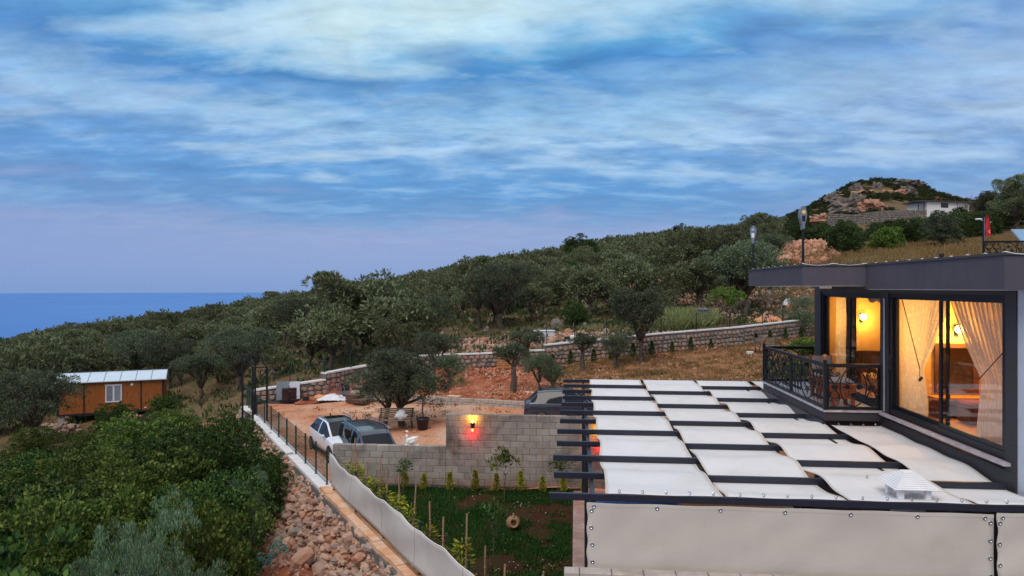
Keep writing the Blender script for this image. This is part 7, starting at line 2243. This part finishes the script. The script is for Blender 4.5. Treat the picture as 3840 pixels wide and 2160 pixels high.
for k_, Yk in enumerate(spots):
    p_ = FP(Yk, 0, -.52 + rng.uniform(-.08, .08)); p_.z = z_in(p_.x, p_.y)
    t = thing('golden_shrub', '%s yellow green staked shrub beside the fence screen, counted from the block wall' % ordn[k_], 'shrub', p_, rng.uniform(0, 6), 'staked shrubs along the fence screen')
    place('foliage', VN[k_ % 3], t, scale=(1.25, 1.25, rng.uniform(.75, 1.15) * (.8 if k_ > 9 else 1))); place('stem', STEM, t)
    q = thing('bamboo_stake', '%s thick bamboo stake beside the fence screen, counted from the block wall' % ordn[k_], 'stake', p_ + Vector((.08, -.06, 0)), rng.uniform(0, 6), 'bamboo stakes along the fence screen')
    place('cane', STK, q, rot=(rng.uniform(-.05, .05), rng.uniform(-.08, .08), 0), scale=(1.5, 1.5, rng.uniform(.82, 1.08)))
# saplings
SAP = make_tree('sapling', 520, 1.35, .36, 'leaf_mid', 40, 7, .12, .045, .55, 4, .09, .012, barkm='bark', flat=1.0)
SAP2 = make_tree('sapling2', 521, 1.2, .30, 'leaf_dark', 34, 6, .10, .04, .4, 4, .10, .010, barkm='bark', flat=1.1)
for px, py, Y, s, pr, lab in ((1893, 1870, 19.8, 1.0, SAP, 'slender sapling with thin bare stem in the middle of lawn'), (1512, 1850, 19.9, .8, SAP2, 'small leafy sapling near the left part of block wall'),
                              (1852, 2090, 15.4, .95, SAP2, 'thin wispy sapling in front of the clay jar'), (1685, 1965, 17.6, .55, SAP2, 'low rose bush in the grass left of the jar'), (2095, 1850, 19.6, .95, SAP2, 'dark sapling near the pool end of block wall')):
    x = (px - 1920) / F_PX * Y
    put_tree(pr, 'sapling', lab, 'sapling', (x, Y, z_in(x, Y)), rng.uniform(0, 6), s)
# dark little cypresses along the back stone wall
DC = conifer_mesh('cypress_dark', 430, .80, .17, 'leaf_dark', 420, .11, .045)
for k_, (px, py, Y) in enumerate(((2070, 1358, 44.8), (2138, 1362, 45.2), (2224, 1357, 45.4), (2290, 1345, 45.8), (2370, 1335, 46.2), (2440, 1325, 46.6), (2515, 1318, 47.2), (2585, 1308, 47.6), (2660, 1296, 48.6), (2828, 1278, 50.6), (2880, 1275, 51.6), (2938, 1270, 53.4), (2996, 1262, 54.6))):
    x = (px - 1920) / F_PX * Y
    t = thing('dark_cypress', '%s small dark cypress from the left along the foot of stone wall' % (ordn[k_]), 'shrub', (x, Y - .4, z_in(x, Y - .4)), rng.uniform(0, 6), 'small cypresses along the stone wall')
    s = rng.uniform(.8, 1.15); t.scale = (s, s, s)
    place('foliage', DC, t); place('stem', STEM, t)
# green shrubs by the balcony
SH = make_tree('shrub_low', 540, 1.3, .9, 'leaf_mid', 260, 16, .10, .05, .05, 7, .14, .03, flat=.7)
for px, Y, s, lab in ((2800, 27, .85, 'low green shrub beyond the far end of pergola'), (2870, 28.5, 1.0, 'green shrub against the far balcony railing'), (2960, 33, 1.15, 'green shrub showing behind the balcony railing'), (3020, 39, 1.3, 'green shrub at the corner of the villa')):
    x = (px - 1920) / F_PX * Y; put_tree(SH, 'green_shrub', lab, 'shrub', (x, Y, z_in(x, Y)), rng.uniform(0, 6), s)
for px, Y, s, lab in ((1729, 36.6, .35, 'tiny green sapling on the block edging'), (1700, 38.5, .3, 'tiny yellow green sapling on the red bank')):
    x = (px - 1920) / F_PX * Y; put_tree(SAP, 'bank_sapling', lab, 'sapling', (x, Y, z_in(x, Y)), rng.uniform(0, 6), s * 2)

# flag pole
fx = W(3687, 954, 26)
t = thing('flag_pole', 'flag pole with small lamp arm and limp red flag behind the roof', 'flag pole', (fx.x, fx.y, -1.0))
mb = MB(); mb.tube([(0, 0, -6), (0, 0, 3.9)], .028, 8); mb.build('pole', M['black_iron'], t)
mb = MB(); mb.tube([(.06, .02, -6), (.06, .02, 3.7)], .012, 5); mb.build('halyard', M['galv'], t)
mb = MB(); mb.cbox((-.17, 0, 3.62), (.24, .09, .06), .02); mb.tube([(-.1, 0, 3.6), (0, 0, 3.55)], .015, 5); mb.build('lamp_head', M['white_paint'], t)
def fl(u, v):
    w_ = .03 + .16 * math.sin(min(1, v * .9 + .05) * math.pi * .75)
    return (.09 + u * w_ + .015 * math.sin(v * 7), .04 * math.sin(u * 7 + v * 3) - .03, 3.78 - v * .80)
mb = MB(); mb.grid(fl, 8, 26); fo = mb.build('flag', M['flag_red'], t, True)
def emb(c0, poly):
    mb = MB(); base = Vector(fl(*c0)) + Vector((0, -.075, 0))
    mb.add([base + Vector((x, 0, z)) for x, z in poly], [tuple(range(len(poly)))]); return mb
star = [(math.sin(i * math.pi / 5) * (.034 if i % 2 == 0 else .014) * .7, math.cos(i * math.pi / 5) * (.034 if i % 2 == 0 else .014)) for i in range(10)]
emb((.55, .36), star).build('star', M['flag_white'], fo)
cres = [(math.cos(a) * .04, math.sin(a) * .055) for a in np.linspace(.6, 5.6, 14)] + [(.012 + math.cos(a) * .030, math.sin(a) * .042) for a in np.linspace(5.4, .8, 14)]
emb((.35, .80), cres).build('crescent', M['flag_white'], fo)
# iron railing on the stair block behind the roof
t = hthing('roof_railing', 'black iron railing panel beside the solar heater', 'railing', 14.8, 15.9, 1.12)
mb = MB(); mb.b2(14.2, 15.2, 15.5, 16.4, GZ0, 1.10); hb(mb, 'ledge', M['dark_wall'], t)
rail_panel(t, (14.3, 15.8, 0), (15.9, 15.8, 0), .95, 1.62)
t = hthing('upper_railing', 'black iron balcony railing with plants at the right frame edge', 'railing', 24.9, 22, 3)
mb = MB(); mb.b2(24.3, 30, 23.2, 27, GZ0, 3.55); hb(mb, 'upper_wall', M['dark_wall'], t)
rail_panel(t, (24.3, 23.2, 0), (27.3, 23.2, 0), 3.56, 4.75)

# ------------------------------------------------------------------ foreground shrubs, lower left
NEARB = [make_tree('broadleaf%d' % i, 600 + i, 4.6, 2.5, 'leaf_dark', 1100, 19, .115, .072, .12, 26, .135, .07, barkm='bark_dark', flat=.85, up=.5, bushy=True) for i in range(2)]
NEARM = [make_tree('broadleaf_m%d' % i, 610 + i, 4.4, 2.3, 'leaf_mid', 1000, 19, .115, .072, .12, 24, .135, .07, barkm='bark_dark', flat=.85, up=.5, bushy=True) for i in range(2)]
NEARO = make_tree('olive_front', 620, 5.0, 1.9, 'leaf_olive_bright', 1100, 30, .085, .020, .12, 22, .12, .07, flat=1.1, up=1.2, bushy=True)
def front(proto, px, ytop, Y, hgt_nom, lab, name='shrub', s=None, rz=0.0, wide=1.0):
    x = (px - 1920) / F_PX * Y; z = hz(x, Y); ztop = -(ytop - 1080) / F_PX * Y
    sc_ = max(.35, (ztop - z) / hgt_nom)
    t = thing(name, lab, 'shrub', (x, Y, z), rz, None, scale=(sc_ * wide, sc_ * wide, sc_))
    place('trunk', proto[0], t); place('crown', proto[1], t); return t
front(NEARM[0], 130, 1600, 40, 4.4, 'low bush on the slope left of the cabin', 'broadleaf_shrub', rz=.2, wide=1.3)
front(NEARB[1], 520, 1570, 39, 4.6, 'dark bush between the two bushes below the cabin', 'broadleaf_shrub', rz=5.2, wide=1.3)
front(NEARM[1], 650, 1530, 37, 4.4, 'mid green bush left of the orange path', 'broadleaf_shrub', rz=1.2, wide=1.3)
front(NEARB[0], 200, 1680, 33, 4.6, 'dark bush low on the slope left of the thicket', 'broadleaf_shrub', rz=2.9, wide=1.4)
front(NEARM[1], 420, 1670, 33, 4.4, 'mid green bush behind the large rounded bush', 'broadleaf_shrub', rz=3.3, wide=1.3)
front(NEARB[0], 430, 1510, 41, 4.6, 'dark bush in front of the cabin window', 'broadleaf_shrub', rz=1, wide=1.0)
front(NEARB[1], 610, 1480, 42, 4.6, 'dark bush hiding the right foot of the cabin', 'broadleaf_shrub', rz=2, wide=.9)
front(NEARM[0], 330, 1620, 37, 4.4, 'mid green bush below the cabin', 'broadleaf_shrub', rz=3, wide=1.3)
front(NEARM[0], 720, 1570, 33, 4.6, 'dark bush below the orange path', 'broadleaf_shrub', rz=4, wide=1.25)
front(NEARB[1], 875, 1550, 29.5, 4.6, 'dark bush against the drystone wall below the gate', 'broadleaf_shrub', rz=.4, wide=.8)
front(NEARM[1], 520, 1560, 30, 4.4, 'large rounded bush in the middle of thicket', 'broadleaf_shrub', rz=5, wide=1.25)
front(NEARB[0], 120, 1700, 28, 4.6, 'bush at the left edge below the olive', 'broadleaf_shrub', rz=2.2, wide=1.2)
front(NEARB[1], 740, 1600, 24, 4.6, 'dense dark bush left of the drystone wall', 'broadleaf_shrub', rz=.9, wide=1.15)
front(NEARM[0], 330, 1690, 24, 4.4, 'bright topped bush at the left of thicket', 'broadleaf_shrub', rz=1.7, wide=1.25)
front(NEARM[0], 560, 1690, 20.5, 4.6, 'dark bush at the centre of lower thicket', 'broadleaf_shrub', rz=3.1, wide=1.1)
front(NEARO, 930, 1740, 21.5, 5.0, 'grey leaved olive bush beside the rubble', 'olive_shrub', rz=.3, wide=.6)
front(NEARB[0], 960, 1680, 25.0, 4.6, 'dark bush overhanging the upper drystone wall', 'broadleaf_shrub', rz=1.9, wide=.95)
front(NEARB[1], 985, 1740, 23.0, 4.6, 'dark bush overhanging the middle of drystone wall', 'broadleaf_shrub', rz=4.0, wide=.7)
front(NEARB[0], 60, 1800, 20, 4.6, 'bush in the lower left corner behind the fig leaves', 'broadleaf_shrub', rz=4.4, wide=1.2)
front(NEARM[1], 300, 1830, 17, 4.4, 'yellow green bush low at left', 'broadleaf_shrub', rz=5.5, wide=.95)
front(NEARB[1], 770, 1790, 18, 4.6, 'dark bush at the edge of rubble', 'broadleaf_shrub', rz=2.7, wide=.85)
front(NEARM[0], 740, 1880, 15, 4.4, 'yellow green bush right of the front olive', 'broadleaf_shrub', rz=4.9, wide=.75)
front(NEARO, 540, 1850, 12.8, 5.0, 'silvery olive sprays at the bottom of the picture', 'olive_shrub', rz=1.1, wide=.5)
front(NEARO, 440, 1985, 11.5, 5.0, 'silvery olive branch tips left of the tallest sprays', 'olive_shrub', rz=2.6, wide=.5)
front(NEARO, 650, 2010, 11.2, 5.0, 'silvery olive sprays low at the bottom right of thicket', 'olive_shrub', rz=3.9, wide=.5)
FIG = make_tree('fig', 630, 4.2, 2.0, 'leaf_dark', 460, 16, .17, .13, .12, 16, .2, .07, barkm='bark_dark', flat=.8, up=.4, bushy=True)
front(FIG, 110, 1990, 13.5, 4.2, 'large leaved fig in the bottom left corner', 'fig_tree', rz=.8, wide=.95)
# rust-coloured earth at the foot of the drystone wall
def hzf(x, y):
    d_ = (x - FX(y)) * nF.x
    return hz(x, y) + .05 + .75 * math.exp(-((d_ - 1.25) / .85) ** 2) * min(1, max(0, (21.5 - y) / 3))
def hz_arr(X, Yv): return np.array([hzf(a_, b_) for a_, b_ in zip(X.ravel(), Yv.ravel())]).reshape(X.shape)
def foot_keep(X, Yv):
    d_ = (X - FX(Yv)) * nF.x
    return (d_ > .45) & (d_ < 5.0) & (Yv < 25)
clip_grid(-20, -1, 8, 25, .3, foot_keep, hz_arr, 'rust_earth', M['soil_red'], .10, 1.2)
def ground_at(px, py, lo=8, hi=40):
    """where the line of sight meets the hillside"""
    Y = lo
    while Y < hi:
        x = (px - 1920) / F_PX * Y
        if -(py - 1080) / F_PX * Y < hzf(x, Y): return Vector((x, Y, hzf(x, Y)))
        Y += .1
    return W(px, py, 20)
# rubble, rocks and litter below the drystone wall
items = []
k_ = 0
for k_ in range(900):
    Yk = rng.uniform(11, 24); off = rng.uniform(1.0, 3.6) if rng.random() < .8 else rng.uniform(1, 5)
    p_ = FP(Yk, 0, off); p_.z = hzf(p_.x, p_.y)
    s = rng.uniform(.04, .17)
    items.append((ROCKS['stone_rubble'][rng.randrange(6)], trs(p_ + Vector((0, 0, s * .2)), (rng.random() * 3, rng.random() * 3, rng.random() * 6), (s * 1.2, s, s * .8))))
tag(place('foot_rubble', join_inst('foot_rubble', items, M['stones_warm'])), 'loose rubble at the foot of the drystone wall', 'rubble', kind='stuff')
nb = 0
for px, py, Y, s, kind in ((1140, 2090, 19.6, .72, 'stone_orange'), (1200, 2130, 18.6, .5, 'stone_rubble'), (1255, 2075, 18.8, .6, 'stone_rubble'), (1320, 2080, 17.6, .62, 'stone_rubble'), (1300, 2150, 17.0, .66, 'stone_grey'), (1350, 2145, 16.2, .7, 'stone_orange'), (1240, 2010, 19.8, .55, 'stone_rubble'), (1275, 2040, 18.8, .7, 'stone_orange'), (1215, 2055, 19.6, .4, 'stone_orange'), (1385, 2155, 15.6, .5, 'stone_grey')):
    gp = ground_at(px, min(py + 25, 2200)); x, Y, z = gp.x, gp.y, gp.z + s * .22
    nb += 1
    t = thing('boulder', '%s of the boulders at the foot of the drystone wall, counted from the thicket' % ordn[nb - 1], 'rock', (x, Y, z), 0, 'boulders at the drystone wall foot')
    place('rock', ROCKS[kind][nb % 6], t, rot=(rng.random(), rng.random(), rng.random() * 6), scale=(s * 1.1, s, s * .95))
p_ = ground_at(1195, 2030)
t = thing('blue_pipe', 'bent blue plastic pipe lying on the rubble', 'pipe', p_); mb = MB(); mb.tube([(-.06, -.2, .05), (.02, 0, .25), (.07, .1, .42), (.07, .12, .5), (0, .12, .53), (-.05, .1, .52)], .045, 8); mb.build('pipe', M['blue_pipe'], t, True)
p_ = ground_at(1160, 2000)
t = thing('black_hose', 'black irrigation hose trailing over the rubble', 'hose', p_); mb = MB(); q = [ground_at(1090, 1945), ground_at(1125, 1970), ground_at(1145, 1960), ground_at(1150, 2000), ground_at(1170, 2050), ground_at(1215, 2085), ground_at(1250, 2120), ground_at(1270, 2140)]
mb.tube([v - p_ + Vector((0, 0, .06)) for v in q], .018, 6); mb.build('hose', M['hose_black'], t)
for nm, lab, px0, py0, sd in (('green_netting', 'tangle of teal plastic straps by the dark bush', 1050, 1990, 1), ('green_netting', 'tangle of teal straps at the bottom beside the boulder', 1000, 2120, 2), ('green_netting', 'tangle of green mesh between the straps', 1090, 2060, 3)):
    p_ = ground_at(px0, py0); t = thing(nm, lab, 'straps', p_); mb = MB(); rg = random.Random(sd)
    for k_ in range(26):
        c_ = Vector((rg.uniform(-.7, .7), rg.uniform(-.5, .5), rg.uniform(.02, .12))); a = rg.uniform(0, 6.28); L = rg.uniform(.3, .8)
        mb.tube([c_ - Vector((math.cos(a), math.sin(a), 0)) * L / 2, c_ + Vector((rg.uniform(-.15, .15), rg.uniform(-.15, .15), rg.uniform(.08, .3))), c_ + Vector((math.cos(a), math.sin(a), 0)) * L / 2], .012, 4)
    mb.build('strands', M['teal_strap'], t)
p_ = ground_at(1215, 2140); t = thing('roof_felt_scrap', 'dark scrap of roofing felt among the boulders', 'scrap', p_); mb = MB(); mb.grid(lambda u, v: ((u - .5) * .7, (v - .5) * .6, .12 + .08 * math.sin(u * 5 + v * 3)), 8, 6); mb.build('sheet', M['roof_felt'], t)
p_ = ground_at(990, 2120); tarp('plastic_scrap', 'grey plastic sheet crumpled at the bottom edge', p_, 1.0, .8, .5, M['grey_board'], 12, 'sheet')
p_ = ground_at(1040, 2000); tarp('white_scrap', 'white plastic scrap among the teal straps', p_, .6, .4, .3, M['sack_white'], 13, 'sheet')
BR = make_tree('dry_brush', 640, 1.4, 1.0, 'twig_dry', 260, 14, .16, .02, .05, 7, .2, .03, flat=.7)
p_ = ground_at(1080, 1920); put_tree(BR, 'dry_bush', 'dry brown brushwood bush against the drystone wall', 'bush', p_, 0, .95)

# stones strewn over the red bank and the dry slope
def strewn(name, lab, keep, n, smin, smax, m, bounds):
    items = []
    while len(items) < n:
        x = rng.uniform(bounds[0], bounds[1]); y = rng.uniform(bounds[2], bounds[3])
        if not keep(x, y): continue
        s_ = rng.uniform(smin, smax) * (1.8 if rng.random() < .07 else 1)
        items.append((ROCKS['stone_orange'][rng.randrange(6)], trs((x, y, z_in(x, y) + s_ * .18), (rng.random() * 3, rng.random() * 3, rng.random() * 6), (s_ * 1.2, s_, s_ * .75))))
    tag(place(name, join_inst(name, items, m)), lab, 'stones', kind='stuff')
strewn('bank_stones', 'broken orange stones strewn over the red bank', lambda x, y: in_ok(x, y) and y > lowwall_y(x) + .35 and x + .25 * (y - 36) < 3.8, 1500, .05, .17, M['stones_orange'], (-8, 5, 34, 46))
strewn('slope_pebbles', 'pale stones strewn over the dry slope', lambda x, y: in_ok(x, y) and y > lowwall_y(x) + .5 and x + .25 * (y - 36) > 3.4 and mnoise.noise(Vector((x * .45, y * .45, 9))) > .02, 800, .05, .16, M['stones_orange'], (3, 24, 33, 52))
strewn('yard_gravel', 'pale gravel and small stones on the parking yard', lambda x, y: in_ok(x, y) and ab(np.array(x), np.array(y))[1] > WALL_B + .4 and y < lowwall_y(x) - .2 and mnoise.noise(Vector((x * .5, y * .5, 4))) > .0, 1500, .025, .075, M['stones_white'], (-13, 6, 22, 38))
scatter_tufts('yard_weeds', 'small green weed patches on the parking yard', 'leaf_mid', 260, (-12, 5, 24, 36), lambda x, y: in_ok(x, y) and ab(np.array(x), np.array(y))[1] > WALL_B + .4 and y < lowwall_y(x) - .1 and mnoise.noise(Vector((x * .8, y * .8, 14))) > .30, .07, .03, 12, .14, 41, lean=.9, zf=z_in)
scatter_tufts('slope_weeds', 'green weed patches on the dry slope', 'leaf_scrub', 300, (3, 24, 24, 52), lambda x, y: in_ok(x, y) and y > lowwall_y(x) + .3 and mnoise.noise(Vector((x * .5, y * .5, 24))) > .22, .16, .05, 10, .2, 42, lean=.8, zf=z_in)
